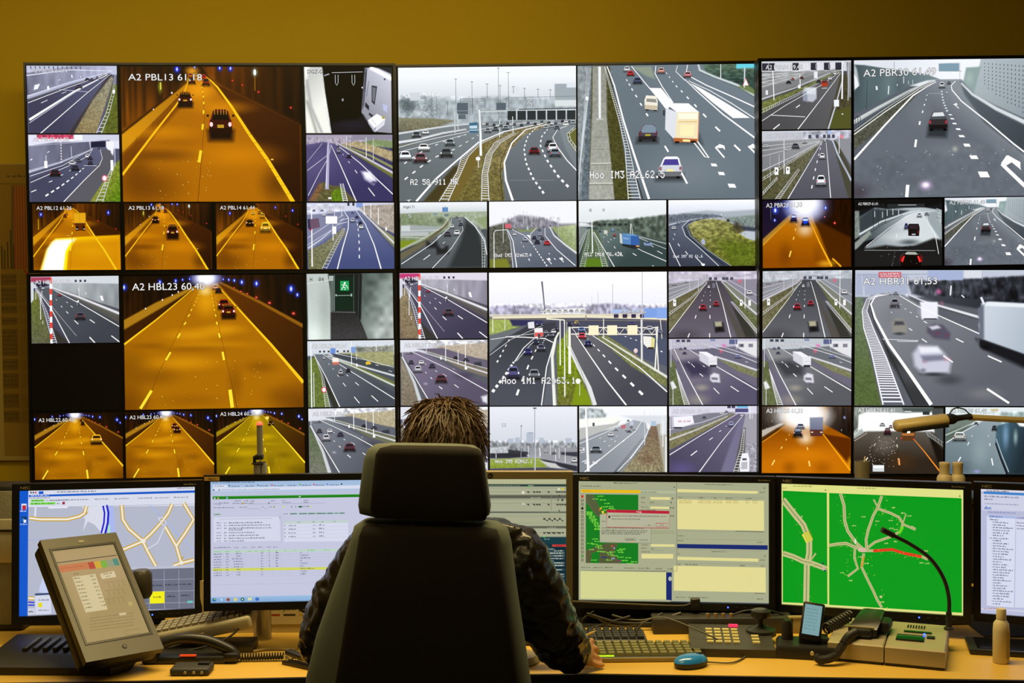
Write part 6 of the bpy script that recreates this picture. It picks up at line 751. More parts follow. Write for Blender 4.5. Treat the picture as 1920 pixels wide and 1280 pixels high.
P = Pic(1124,836,1655,1228,'5c6c74',130,98, n=.35)
P.rect(1120,830,1660,940,'d8e0e0'); P.paint([(1130,930),(1260,900),(1350,885),(1280,930),(1150,1010)],'707c74', soft=8); P.paint([(1126,1010),(1300,930),(1400,900),(1460,905),(1500,1228),(1126,1228)],'66757c', soft=6, g=('8c9aa0',1180,1200,1350,920)); P.paint([(1126,985),(1180,960),(1290,935),(1126,1045)],'58665c', soft=6); P.glow(1330,1100,80,130,'93a2a6',.6); P.glow(1220,1180,80,50,'50606a',.6); P.glow(1420,1060,40,140,'7e8e96',.5); P.glow(1180,1205,120,40,'40525c',.5); P.paint([(1440,870),(1655,860),(1655,960),(1470,950)],'a8bcb8', soft=10); P.rough([(1440,860),(1655,860),(1655,950),(1450,950)],.25,14,30)
P.paint([(1425,945),(1560,905),(1655,915),(1655,1228),(1490,1228),(1420,1040)],'44606e', soft=8, g=('26323a',1450,1000,1600,1050)); P.glow(1480,1000,30,120,'86a8c8',.7); P.glow(1538,1010,20,70,'b0c8c0',.7); P.paint([(1540,920),(1655,930),(1655,960),(1560,945)],'e8ecec', soft=10); P.line([(1424,1020),(1460,1120),(1500,1215)],5,'b0bcc4',7); P.line([(1420,1045),(1450,1130),(1490,1228)],10,'1a2024',14); P.line([(1130,1044),(1220,985),(1330,925)],6,'f0f2f2',3); P.segs([(1216,1128,1196,1164,9),(1265,1040,1255,1058,6),(1283,1000,1278,1008,4),(1398,1135,1406,1176,9),(1385,1046,1389,1062,6),(1376,1000,1378,1008,4)],'f2f4f4')
P.strip([(1126,1000),(1250,945),(1330,918)],5,'d8dedc', w2=3); P.line([(1340,875),(1420,862)],3,'8c9896'); P.post(1405,845,900,3,'8c9896'); P.box(1390,845,1434,858,'c8b890'); P.car(1208,1006,70,50,'b8bcb8', glass='6c7470', lamp='8c4448'); P.cars([(1305,930,24,16,'5c6468'),(1412,956,28,30,'3c4448')]); P.glow(1312,1212,30,16,'a098e0',.8); P.cap('A2 HBR30 61,49',1148,868,1366,24, c='d0d8d8', edge='5c6668'); feed(D_LR,2,2,3,3, P,'small pale blue motorway picture with a silver car',(.012,.012,.012,.01))
off2 = Pic(0,0,100,75,'5c626a',8,6, n=.3); feed(D_LR,3,0,4,1, off2); feed(D_LR,3,1,4,2, off2); feed(D_LR,3,2,4,3, off2)
# ------------------------------------------------------------------ desk monitors and their pictures
def ring(bm, w, h, l, r, t, b, y0, y1):
    for x0, z0, x1, z1 in ((-w/2-l, h/2, w/2+r, h/2+t),(-w/2-l, -h/2-b, w/2+r, -h/2),(-w/2-l, -h/2,-w/2, h/2),(w/2,-h/2, w/2+r, h/2)): bm_box(bm, x0, y0, z0, x1, y1, z1)
    bmesh.ops.remove_doubles(bm, verts=bm.verts[:], dist=1e-5)
DESK = CAMZ-.96
LETTER = mat('grey_print','8c8468', rough=.5)
def flat_text(name, text, parent, x, z, w, ch, m, y=-.0135):
    V, F = text_mesh(text, .006); x0, x1 = V[:,0].min(), V[:,0].max(); k = w/(x1-x0)
    me = bpy.data.meshes.new(name); me.from_pydata([(x+(a-x0)*k, y, z+b*ch/CAPH) for a, b, _ in V],[], F); return obj(name, me, m, parent)
def monitor(c, ang, w, h, pic, label, frame=M_GLOSS, edge=(.018,.02,.0175,.021), brand='NEC', stand=(0,.28), led=True, k=1.0):
    c = tuple(q*k for q in c); w *= k; h *= k; edge = tuple(q*k for q in edge)
    root = empty('desk_monitor', mat=rig(c, *ang)); tag(root, label, 'monitor','monitors along the desk'); l, r, t, b = edge
    bm = bmesh.new(); ring(bm, w, h, l, r, t, b, -.013,.02); shade(obj('bezel', bm, frame, root),30)
    box_obj('rear_shell',-w/2-l+.004,.02,-h/2-b+.004, w/2+r-.004,.058, h/2+t-.004, M_BLACK if frame is M_GLOSS else frame, root, bev=.012, seg=3)
    o = build_pic(pic, 'screen_picture', w, h, root, (0,-.003,0)); o['label'] = 'lit picture on the screen'
    for (tx, x, y, xe, ch, cc, e, y2) in pic.caps: letters(pic, 'window_title', tx, x, y, xe, ch, cc, e, w, h, o, y2=y2)
    if brand: flat_text('brand_lettering', brand, root, -w/2-l+.022, h/2+.0045,.026,.0075, LETTER)
    if brand: flat_text('model_lettering','MultiSync', root, w/2-.03, h/2+.006,.034,.004, LETTER)
    if led:
        bm = bmesh.new(); bmesh.ops.create_uvsphere(bm, u_segments=10, v_segments=6, radius=.0022, matrix=Matrix.Translation((w/2-.115,-.0135,-h/2-b*.5))); o = obj('power_light', bm, mat('blue_led','2040ff', emit='3050ff', estr=6), root); o['label'] = 'glowing blue power light'
    for k in range(4): box_obj('control_button', w/2-.095+k*.022,-.0145,-h/2-b*.55, w/2-.085+k*.022,-.013,-h/2-b*.42, M_CASE, root)
    iv = root.matrix_world.inverted()
    if stand == 'foot':                                             # neck and oval foot, standing on the desk
        zf = (iv @ Vector((c[0], c[1]+.09, DESK))).z; box_obj('stand_neck',-.045,.06, zf+.01,.045,.10,-h*.1, frame, root, bev=.01)
        bm = bmesh.new(); bmesh.ops.create_cone(bm, cap_ends=True, segments=40, radius1=.125, radius2=.115, depth=.016, matrix=Matrix.Translation((0,.085, zf+.01)) @ Matrix.Diagonal((1,.72,1,1))); shade(obj('stand_foot', bm, frame, root),40)
    elif stand:                                                     # arm from the back to a post on the desk
        p = Vector((c[0]+stand[0], c[1]+stand[1], DESK)); q = iv @ (p+Vector((0,0, c[2]+CAMZ-DESK))); bm = bmesh.new(); bmesh.ops.create_cone(bm, cap_ends=True, segments=20, radius1=.02, radius2=.02, depth=c[2]+CAMZ-DESK+.03, matrix=iv @ Matrix.Translation(p+Vector((0,0,(c[2]+CAMZ-DESK)/2+.017)))); bmesh.ops.create_cone(bm, cap_ends=True, segments=24, radius1=.05, radius2=.045, depth=.014, matrix=iv @ Matrix.Translation(p+Vector((0,0,.008)))); shade(obj('stand_post', bm, M_BLACK, root),40)
        bm = bmesh.new(); bm_box(bm, -.05,.056,-.05,.05,.066,.05); k = 8; d = Vector((q.x, q.y, 0))-Vector((0,.06,0)); M = Matrix.Translation((0,.06,0)) @ d.to_track_quat('X','Z').to_matrix().to_4x4(); bm_box(bm, 0,-.014,-.02, d.length, .014,.02,.004, M=M); shade(obj('monitor_arm', bm, M_BLACK, root),35)
    return root
def mpic(q, ox, oy, s, base, nx=120, ny=76):
    P = Pic(0,0,100,64, base, nx, ny); P.lw = 1.; return P.corners([((x-ox)*s, (y-oy)*s) for x, y in q])
# map screen at the far left
P = mpic([[37.4,919.3],[365.2,911.6],[364.6,1139.4],[36.5,1154.2]],0,880,3.2,'b4b9cb',150,100); sl = -.024
P.poly([(112,126),(170,124),(165,884),(110,886)],'1058cc'); P.poly([(170,124),(1180,98),(1180,216),(168,226)],'d9dcea'); P.poly([(172,152),(1175,124),(1175,138),(172,164)],'1a5cc8'); P.poly([(230,130),(258,129),(258,146),(230,147)],'1a60d0'); P.scrib(184,160,290,9,'c8d8f8', sl); P.scrib(338,138,570,10,'4c5068', sl); P.scrib(1060,116,1160,8,'70748c', sl); [P.poly([(x, 132),(x+9,132),(x+9,142),(x, 142)], c) for x, c in ((180,'3c4050'),(194,'5a3c48'),(208,'b83848'))]
P.scrib(176,174,300,8,'5c6078', sl); P.poly([(184,180),(264,178),(264,190),(184,192)],'80e050'); P.scrib(190,190,260,8,'3c7838'); [P.scrib(x, 188-(x-270)*.024, x+88,8,'6c7088', sl) for x in (272,305,360,440,560,680,820,925,1040)]; P.poly([(180,197),(328,194),(328,208),(180,211)],'80e050'); P.scrib(186,208,322,9,'3c7838'); P.scrib(336,206,356,9,'50546c'); P.poly([(369,193),(384,192),(384,208),(369,209)],'9c1c3c'); P.line([(170,228),(1180,206)],2,'8c90a8')
P.poly([(482,222),(640,216),(612,392),(560,330),(520,310),(490,370),(505,300),(495,285),(520,265)],'d9dbe8'); P.poly([(285,224),(405,220),(398,230),(290,233)],'e6e8f2'); P.line([(212,226),(208,290)],12,'dcdee8'); P.poly([(648,218),(672,217),(690,400),(640,380)],'aab8ee'); P.poly([(640,330),(652,330),(655,400),(640,400)],'a8e8c8'); P.line([(622,214),(632,260),(628,320),(612,384)],34,'1a1ac8'); P.line([(622,214),(631,260),(627,320),(611,384)],12,'d4d8f0'); P.line([(890,210),(1160,480)],5,'a4b4ea'); P.poly([(240,690),(255,650),(300,640),(300,760),(230,730)],'c4cef0')
for w, c in ((24,'cca21c'),(12,'eee8dc')):
    for L in ([(175,290),(240,298),(400,298),(470,280),(500,262),(512,218)],[(722,212),(730,300),(765,355),(850,428)],[(720,484),(850,430),(900,385),(960,320),(1005,262),(1030,206)],[(850,428),(880,490),(930,578)],[(1100,200),(1130,250),(1162,300),(1110,380),(1055,458)],[(985,340),(1055,458),(1085,560)],[(1035,576),(1085,560),(1165,540)],[(170,770),(205,772)]): P.line(L, w, c)
P.line([(988,335),(940,440),(880,475)],7,'d4d8e4'); P.line([(945,290),(970,285),(995,322),(975,335),(945,290)],6,'d4d8e4'); P.poly([(505,258),(528,250),(500,275)],'cca21c'); P.poly([(1085,552),(1104,518),(1090,525)],'cca21c'); P.blob(852,428,16,14,'eee8dc'); P.blob(1086,558,14,12,'eee8dc')
P.poly([(700,588),(1166,574),(1165,588),(700,602)],'bcc0d0'); P.poly([(700,602),(1165,588),(1164,832),(700,842)],'6c7082'); P.line([(172,420),(700,400)],3,'9ca8e0'); [P.line([(x, 600),(x+3,838)],2.4,'a8acbc') for x in (800,888,980,1070)]; [P.line([(700, y+8),(1165, y-4)],2.4,'a8acbc') for y in (658,728,798)]; P.poly([(893,732),(983,729),(983,800),(893,803)],'f4ee1c'); [P.scrib(x, y, x+w, 10,'20222c') for x, y, w in ((840,702,50),(910,698,58),(988,694,78),(1075,690,78),(840,772,50),(915,768,48),(1000,764,52),(1085,758,52))]; P.poly([(1124,786),(1156,785),(1156,798),(1124,799)],'68c8c8')
P.line([(168,794),(206,796)],8,'2838d8'); P.line([(168,812),(206,812)],8,'2838d8'); P.poly([(168,832),(206,831),(206,868),(168,870)],'d0d4e4'); P.poly([(208,752),(300,746),(304,864),(210,868)],'d4d8ea'); P.poly([(208,742),(298,738),(300,750),(208,755)],'3c5078'); P.poly([(228,798),(250,797),(250,824),(228,825)],'e8d818'); P.scrib(230,785,290,9,'50586c'); P.scrib(228,846,290,8,'50586c'); P.scrib(172,856,204,12,'3c404c')
for y, c in ((222,'d8e0f4'),(300,'102c58')): P.poly([(129, y-18),(159, y-18),(159, y+18),(129, y+18)], c); P.scrib(122, y+30,162,8,'dce6fc')
P.poly([(134,214),(156,214),(156,240),(134,240)],'c02838'); P.poly([(132,290),(146,290),(146,312),(132,312)],'2878c8'); P.poly([(142,300),(157,300),(157,318),(142,318)],'e8ecf8')
monitor((-1.066,3.3461,-.669),(13.53,2.73,-1.03),.44,.324, P,'leftmost black monitor showing a street map, behind the tilted touch terminal', k=1.065)
# browser screen
P = mpic([[395.5,902.1],[759.3,897.6],[759.9,1121.7],[395.9,1129.2]],370,870,4.572,'c4c7de',150,100); sl = -.013
P.paint([(110,140),(1790,118),(1790,215),(110,240)],'9fbadc', g=('b4c8e4',700,140,700,235)); P.paint([(110,235),(1790,212),(1790,255),(110,275)],'b8c2da'); P.poly([(136,178),(258,176),(258,200),(1790,172),(1790,200),(136,228)],'d6dcee'); P.poly([(132,274),(1790,250),(1790,274),(132,300)],'1c7c18'); P.poly([(132,274),(1790,250),(1790,256),(132,281)],'3c9c30'); P.blob(873,278,8,6,'c8e0c8'); P.blob(180,290,7,7,'e0b060'); P.blob(254,288,8,8,'88b8e0'); P.blob(150,291,8,6,'d0d8e8')
P.scrib(130,162,490,11,'3c4c78', sl); P.scrib(150,192,226,10,'50566c', sl); [P.scrib(x, 192-(x-290)*.013, x+76,10,'44506c', sl) for x in (288,410,530,652,770,892,1010,1130)]; [P.blob(x, 182-(x-270)*.013,7,7, c) for x, c in ((274,'3c6878'),(516,'5878b0'),(636,'c82838'),(876,'58a028'),(996,'d83848'),(1110,'5878c8'),(1232,'202838'))]; P.scrib(205,222,700,9,'7c84a0', sl); P.blob(142,220,6,7,'28304c'); P.blob(188,220,6,6,'404858')
for x0, y0, x1 in ((140,342,175),(182,336,275),(182,348,200),(318,318,370),(398,316,435),(450,318,486),(300,338,480),(625,316,660),(722,314,750),(725,332,800),(908,312,942),(905,330,950),(140,376,318),(360,372,425),(550,370,566),(612,368,640),(895,364,955)): P.scrib(x0, y0, x1,9,'4c5068', sl)
[P.box(x, y, x+w, y+13, c) for x, y, w, c in ((380,328,20,'b89848'),(648,358,12,'a89838'),(728,356,12,'e8e030'),(962,354,10,'e0d828'),(863,357,30,'206020'),(606,326,8,'30343c'),(800,358,6,'404858'),(836,356,6,'707890'))]; [P.line([(x, y),(x1, y-(x1-x)*.013)],2,'7c84a0') for x, y, x1 in ((440,340,605),(620,336,700),(724,338,905),(910,334,1090),(430,382,530),(570,378,605))]
P.poly([(140,422),(202,421),(202,436),(140,437)],'a8c0b8'); P.scrib(146,434,196,9,'38584c', sl); P.poly([(644,448),(704,447),(704,464),(644,465)],'1c5820'); P.scrib(650,462,700,8,'a8c8a8'); [P.poly([(x, 418-(x-790)*.012),(x+w, 417-(x-790)*.012),(x+w, 429-(x-790)*.012),(x, 430-(x-790)*.012)],'7ca494') for x, w in ((790,60),(866,70),(942,66),(1014,86),(1106,54),(1168,38),(1212,48))]; [P.scrib(x+6,427-(x-790)*.012, x+w-4,8,'1c4838') for x, w in ((730,50),(790,60),(866,70),(942,66),(1014,86),(1106,54),(1212,44))]; P.poly([(140,455),(700,447),(708,655),(142,668)],'d4d6ea'); P.line([(186,470),(640,463)],2,'707890'); P.poly([(736,488),(1290,478),(1290,660),(738,664)],'d6d8ec'); P.poly([(736,488),(1290,478),(1290,500),(736,510)],'c0d0cc'); P.line([(718,425),(722,660)],2,'a4a8c0')
for i, (y, n) in enumerate(((506,560),(528,620),(552,630),(567,385),(590,490),(614,525),(638,575),(661,395))):
    P.scrib(270, y, n, 11,'40445c', sl, seed=i); i != 3 and (P.scrib(166, y, 203,10,'60647c', sl, seed=i), P.scrib(230, y, 252,10,'40445c', sl))
for i, y in enumerate((530,560,592,624)): P.scrib(778, y, 842,10,'40445c', sl); P.scrib(986, y-3,1008,10,'50546c'); P.scrib(1038, y-6,1068,12,'30344c'); P.box(742, y-10,752, y, '8c90a8'); P.box(1072, y-13,1082, y-4,'8c90a8'); P.line([(738, y+10),(1290, y)],1.5,'b0b4c8')
[P.scrib(x, y, x+w, 9,'40685c') for x, y, w in ((852,500,24),(984,498,14),(1060,496,22),(1168,494,10))]
P.scrib(142,718,284,10,'50546c', sl); [P.scrib(x+14,716-(x-300)*.014, x+56,9,'60647c') for x in (300,372,442,502,574,632)]; P.poly([(136,738),(1290,722),(1290,742),(136,758)],'bcd4c4'); [P.scrib(x, 752-(x-140)*.015, x+w, 9,'5cbc5c') for x, w in ((146,58),(236,40),(330,40),(426,34),(490,18),(540,26),(604,26),(668,20),(740,22),(818,28),(938,64),(1080,50))]; P.poly([(133,890),(1290,876),(1290,899),(133,914)],'d2d858')
for i in range(9):
    y = 772+i*22.8; P.scrib(142, y+2,210,10,'4c5068', sl, seed=i); P.scrib(246, y-1,270,10,'5c607c', seed=i); P.scrib((330,330,296,312,312,310,336,336,336)[i], y-4,(376,374,392,390,392,392,366,366,366)[i],10,'4c5068', sl, seed=i); P.scrib(542, y-8,562,10,'5c607c', seed=i); i < 6 and (P.scrib(610, y-10,620,10,'4c5068'), P.scrib(668, y-11,692,11,'3c405c', seed=i)); P.scrib(880, y-12,880+(10,70,86,14,62,28,116,54,46)[i],10,'3c405c', sl, seed=i); P.line([(136, y+8),(1290, y-8)],1.3,'acb0c6')
[P.line([(x, 740),(x+2,960)],1.2,'b0b4ca') for x in (226,296,410,470,520,590,646,712,790,870)]; P.line([(134,1032),(1290,1012)],1.5,'a0a4bc'); P.paint([(110,1142),(1790,1108),(1790,1170),(110,1200)],'80a8d4', g=('98bce0',600,1180,600,1130)); [P.blob(x, 1160-(x-146)*.016,17,15, c, 14) for x, c in ((146,'2c6ca0'),(264,'c06428'),(326,'d8cc80'),(386,'1c5c58'),(510,'3c70c0'))]; P.poly([(432,1142),(464,1141),(464,1164),(432,1165)],'d8dca4'); P.blob(150,1156,7,6,'9cd048'); P.blob(264,1160,8,8,'284890'); P.blob(386,1156,7,6,'e0e8e0'); P.poly([(196,1140),(216,1165),(208,1170)],'e8ecf8')
B_MON = monitor((-.5519,3.4285,-.6627),(5.15,2.64,-.44),.518,.324, P,'black monitor showing a white web page with a green bar, left of the chair', brand=None, stand=False, led=False)
o = box_obj('sticker',-.275,-.0142,.1648,-.2345,-.0131,.1755, mat('tan_sticker','b48c3c', rough=.6), B_MON); o['label'] = 'tan asset sticker reading D840116'
flat_text('sticker_lettering','D840116', o, -.264,.1680,.019,.0042, mat('dark_print','1c160c'), y=-.0146)
# pale control screen in the tan frame
P = mpic([[784,898],[1062,898],[1062,1121.5],[784,1121.5]],900,870,4.5725,'a3a58a',100,100)
P.rect(-540,120,760,185,'b4b690'); [P.rect(-540, a, 760, b, c) for a, b, c in ((178,196,'1f3a38'),(196,272,'aaac90'),(272,298,'5a5c50'),(298,408,'a8aa8e'),(408,424,'1f3a38'),(424,535,'a8aa8c'),(535,558,'5c5e50'),(558,630,'aaac90'),(630,690,'163c44'),(690,1160,'12343c'))]; [P.line([(-540, y),(745, y)],3,'8c8e78') for y in (210,240,308,340,450,510,590)]; P.scrib(-500,190,350,7,'8c9c88'); P.scrib(415,190,465,8,'c8d0b8'); P.box(408,195,430,203,'50c850'); P.box(395,600,400,620,'989a80')
for x0, y0, n in ((405,236,1),(455,236,1),(480,236,2),(580,236,1),(650,236,5),(405,345,1),(455,345,1),(480,345,2),(580,345,1),(655,345,4)):
    for i in range(n): P.poly([(x0+i*22, y0),(x0+i*22+19, y0),(x0+i*22+19, y0+20),(x0+i*22+9, y0+9),(x0+i*22, y0+9)],'34362e')
for i in range(4): P.box(545+i*44,466,564+i*44,484,'4c4e42'); P.poly([(568+i*44,478),(586+i*44,488),(586+i*44,498),(568+i*44,488)],'34362e'); P.box(545+i*44,588,564+i*44,604,'4c4e42'); P.poly([(568+i*44,588),(588+i*44,588),(588+i*44,606),(576+i*44,596)],'34362e')
P.box(360,236,384,258,'e0dcc8'); P.box(364,338,384,352,'d4d0bc'); P.box(665,302,680,320,'70725e'); P.box(700,302,718,320,'44463c'); P.box(668,208,690,226,'d8d8b8'); P.blob(710,216,12,10,'d8c828'); P.scrib(440,296,520,12,'b4b69c'); P.scrib(580,556,655,12,'b4b69c'); P.scrib(600,418,680,7,'90a890'); P.scrib(555,652,600,9,'c8d4c8'); P.box(545,628,562,636,'48c048'); P.poly([(612,260),(612,400),(616,400),(616,260)],'7c7e6a'); P.poly([(682,264),(690,278),(674,278)],'34362e'); P.poly([(682,394),(690,408),(674,408)],'34362e')
P.box(622,695,745,714,'c83c38'); P.scrib(650,710,715,10,'801c20'); P.box(580,725,745,1090,'0c2a34')
for i, y in enumerate((742,762,785,808,846,868,905,945,965,990,1010,1050,1072)): P.box(592, y, 728, y+15,'5c6c6a' if i % 3 else '3c5054'); P.scrib(600 if i % 2 else 640, y+13,712,11,'d0d8d0')
P.scrib(592,738,640,9,'c8d4cc'); P.scrib(592,840,640,8,'c8d4cc'); P.box(660,1095,738,1120,'d02420'); P.box(660,1120,738,1152,'e0d818'); P.box(735,1090,742,1155,'e8ece8'); P.box(660,1090,740,1096,'e8ece8'); P.scrib(690,1112,706,9,'701010'); P.box(545,730,575,1100,'12343c'); P.blob(560,770,6,8,'c8d020')
M_TAN = mat('tan_plastic',(.30,.235,.10), rough=.45, vary=.05)
C_MON = monitor((-.0543,3.232,-.6216),(.1,1.5,-.45),.376,.301, P,'tan framed monitor half hidden behind the chair headrest', frame=M_TAN, edge=(.017,.0165,.0185,.030), brand=None, led=False, stand='foot')
bm = bmesh.new(); bmesh.ops.create_cone(bm, cap_ends=True, segments=20, radius1=.0065, radius2=.0065, depth=.001, matrix=Matrix.Translation((-.004,-.0135,.1595)) @ Matrix.Rotation(R(90),4,'X')); o = obj('maker_badge', bm, mat('dark_badge','1c1a12', rough=.3), C_MON); flat_text('badge_lettering','hp', o, -.0075,.1570,.007,.0042, mat('badge_silver','a09468', rough=.3), y=-.0145)
box_obj('corner_screw_cover',.184,-.0145,-.172,.189,-.013,-.167, M_CASE, C_MON)
# dispatch screen
P = mpic([[1085.3,900.8],[1440.9,904.8],[1441,1131],[1085.3,1123.5]],900,870,4.5725,'a6a98a',150,100); sl = .012
CR, NV = 'e2da94','14286c'; P.poly([(846,136),(2480,156),(2480,1200),(846,1165)],'a8ab8a'); P.poly([(862,912),(1602,925),(1602,1158),(862,1150)],'d2d490'); P.poly([(1602,925),(1650,926),(1650,1165),(1602,1160)], NV); P.blob(1636,980,16,20,'b0b8b0',9); P.line([(862,908),(1602,918)],3,'64685c')
P.cap('Maatregel plaatsen ( 0,1 )',1152,164,1362,12,'33342a', None, 168); P.scrib(865,190,1035,10,'44463a', sl); P.poly([(860,210),(1682,222),(1682,254),(860,247)],'b4b694'); P.line([(860,210),(1682,222),(1682,256),(860,248),(860,210)],3,'70a0a0'); P.poly([(866,214),(1380,220),(1380,248),(866,242)],'e8b818'); P.scrib(884,232,950,9,'a87c20', sl); P.scrib(1386,242,1520,10,'50523c', sl); P.blob(1672,196,5,5,'34342a')
GR = '0c7c24'; P.poly([(908,256),(1362,261),(1362,850),(908,845)],'0a7a20'); r1 = random.Random(5)
P.poly([(908,262),(975,258),(1030,380),(1055,470),(1000,440),(908,320)],'5c5c40'); P.poly([(908,735),(1010,700),(1090,676),(1190,678),(1150,760),(1210,848),(908,845)],'565638'); [P.line([(912+i*16,264),(960+i*14,350),(1020+i*8,440)],3,'1c5c28') for i in range(4)]; [P.line([(1000+i*34,690),(1040+i*26,845)],4,'1c5c28') for i in range(4)]; P.poly([(960,760),(1030,740),(1020,845),(950,845)],'0a7a20'); [P.box(x, y, x+w, y+12, c) for x, y, w, c in ((1028,372,20,'e8b828'),(1044,400,24,'e0c830'),(1060,420,24,'e8a030'),(1020,388,14,'d84828'),(1050,412,10,'f0e080'),(1130,695,14,'d85038'),(1148,712,12,'9cb0d8'),(1042,790,50,'30386c'),(1180,820,36,'783c5c'),(1130,800,30,'9098b8'))]
for x, y in ((965,292),(1010,268),(1030,300),(1070,330),(1040,360),(1092,356),(1108,372),(1060,388),(1122,385),(915,405),(920,415),(915,425),(930,435),(940,446),(935,458),(955,468),(948,480),(962,492),(975,505),(980,520),(990,530),(985,545),(980,552),(965,635),(985,655),(920,672),(960,680),(1000,690),(990,702),(935,725),(1010,715),(1005,740),(1040,745),(1090,755),(1110,745),(1180,735),(1200,722),(1190,750),(1100,770),(1130,778),(1185,790),(1250,795),(1220,820),(1300,830),(1265,845),(955,815),(1085,815)): P.scrib(x, y+9, x+52,11,'8cf04c',0.01)
for i in range(17): P.poly([(868,264+i*34),(888,264+i*34),(888,286+i*34),(868,286+i*34)],'c82c28' if i == 0 else '3c3c30'); i and P.poly([(872,268+i*34),(884,268+i*34),(884,282+i*34),(872,282+i*34)],'101410' if i == 3 else '58c03c' if i == 15 else 'a8a888')
for x0, y0, x1, y1 in ((1466,280,1636,302),(1466,362,1628,380),(1470,684,1674,704),(1390,766,1662,806)): P.poly([(x0, y0),(x1, y0+2),(x1, y1+2),(x0, y1)], CR)
[P.scrib(x, y, x1,11,'54563f', sl) for x, y, x1 in ((1388,290,1426),(1388,330,1420),(1460,330,1500),(1388,370,1450),(1388,396,1510),(1390,694,1450),(1390,722,1430),(1475,728,1500),(1390,754,1462),(870,886,950),(972,888,1052),(1072,888,1140),(1244,892,1340),(1360,894,1466),(1510,898,1566),(1616,900,1662))]; [P.blob(x, y, 6,6,'44463a') for x, y in ((1656,292),(1644,328),(1640,372),(1662,373),(1642,442),(1662,444))]; [P.line([(x0, y),(x1, y+1)],2,'70725c') for x0, y, x1 in ((1456,338,1560),(1474,736,1578),(1476,590,1670),(1476,575,1670))]
P.poly([(1030,428),(1474,434),(1472,676),(1030,668)],'aeb094'); P.line([(1474,434),(1472,676),(1030,668)],4,'74766a'); P.scrib(1048,492,1086,10,'54564a'); [P.scrib(1046, y, x1,11,'484a3e', sl) for y, x1 in ((548,1410),(570,1440),(584,1426),(598,1380))]; P.poly([(1244,628),(1344,630),(1344,658),(1244,656)],'9c9e86'); P.scrib(1264,650,1326,10,'3c3e34'); P.scrib(1372,652,1450,10,'54564a'); P.blob(1312,662,7,6,'d8b820')
P.poly([(1090,390),(1628,402),(1626,548),(1090,538)],'b4b298'); P.line([(1090,390),(1628,402),(1626,548),(1090,538),(1090,390)],5,'b02038'); P.poly([(1090,388),(1628,400),(1628,424),(1090,412)],'b81c38'); P.cap('Vraag',1345,412,1390,13,'f0d8d0', None, 413); P.blob(1112,450,9,12,'26261e'); P.scrib(1132,445,1602,10,'484a3e',.013); P.scrib(1134,472,1384,10,'484a3e',.01); P.line([(1516,504),(1616,506),(1616,536),(1516,534),(1516,504)],4,'b02038'); P.scrib(1550,524,1584,9,'54564a'); P.line([(1412,526),(1500,528)],2,'74766a'); P.scrib(1448,524,1466,9,'54564a')
P.poly([(1697,212),(2382,230),(2382,252),(1697,238)], CR); P.poly([(1697,300),(2434,312),(2436,570),(1697,555)], CR); P.poly([(1697,682),(2466,694),(2466,732),(1697,718)], NV); P.poly([(1697,792),(2386,808),(2386,834),(1697,818)], CR); P.poly([(1668,868),(2448,884),(2450,1098),(1668,1082)], CR); P.cap('Uitstaande maatregelen ( 0,1 )',1930,176,2176,11,'33342a', None, 180); P.cap('Registratie ( 0,1 )',1992,750,2122,11,'33342a', None, 753); P.line([(1692,156),(1694,915)],4,'74766a'); P.line([(1694,915),(860,908)],3,'74766a')
[P.scrib(x, y, x1,10,'44463a', sl) for x, y, x1 in ((1712,288,1742),(1880,290,1930),(2010,293,2036),(2112,295,2176),(2278,297,2330),(1700,616,1762),(1700,658,1750),(2378,672,2424),(1702,770,1718),(1702,862,1726),(1762,862,1880),(2230,872,2272),(2406,876,2444),(1684,1142,1770),(1790,1144,1960),(2376,1158,2430),(2402,243,2440),(2402,824,2440))]; [P.scrib(x, y, x1,9,'a8843c', sl) for y in (316,332) for x, x1 in ((1712,1820),(1874,1990),(2002,2080),(2112,2160),(2176,2216),(2278,2310),(2340,2380))]; P.line([(2190,572),(2432,578)],6,'74765c'); P.line([(2352,1104),(2440,1106)],6,'74765c'); [P.line([(1697, y),(2440, y+12)],2,'84866c') for y in (276,570,640,730,846)]; P.blob(2438,204,5,5,'34342a'); P.blob(2442,786,5,5,'34342a'); P.poly([(1640,1172),(2480,1190),(2480,1200),(1640,1182)],'1c3c6c')
monitor((.4322,3.445,-.6765),(-5.97,2.61,-.18),.51,.324, P,'black monitor with a red question box over olive windows, right of the chair', edge=(.0165,.0165,.0175,.021), stand=(-.2,.30), k=1.06)
# green network map
P = mpic([[1465.9,905.4],[1806,917.1],[1805.7,1152.9],[1466.3,1131.4]],1420,870,3.122,'e0e088',150,100); GN = '029a1c'
P.poly([(150,154),(416,166),(420,818),(150,806)], GN); P.poly([(430,168),(1196,198),(1198,868),(430,822)], GN); P.scrib(214,130,326,9,'8c8c48',.03); P.scrib(596,142,708,9,'8c8c48',.03); P.scrib(150,142,172,8,'707038'); P.blob(408,152,4,4,'404020'); P.blob(1186,186,4,4,'404020'); P.poly([(425,120),(430,120),(430,822),(425,822)],'d8d870')
RD, RK = 'c4c088','8c9458'
for L, w in (([(150,205),(215,285),(275,355),(310,440),(310,520),(296,590),(292,806)],36),([(150,520),(215,540),(270,565),(330,580),(416,612)],30),([(350,520),(320,560),(345,600)],10)): P.line(L, w, RD); P.line(L, w*.2, RK)
P.line([(285,400),(312,450)],46,'dcd850'); [P.line([(278+i*9,398-i*4),(300+i*8,452-i*3)],2,'8c8c30') for i in range(5)]; P.poly([(215,262),(228,258),(218,285)], RD); P.poly([(262,300),(270,302),(262,325)], RD); P.blob(395,610,12,9,'c8b0a0'); P.blob(392,580,6,6,'1c3858'); P.blob(405,622,6,6,'1c3858')
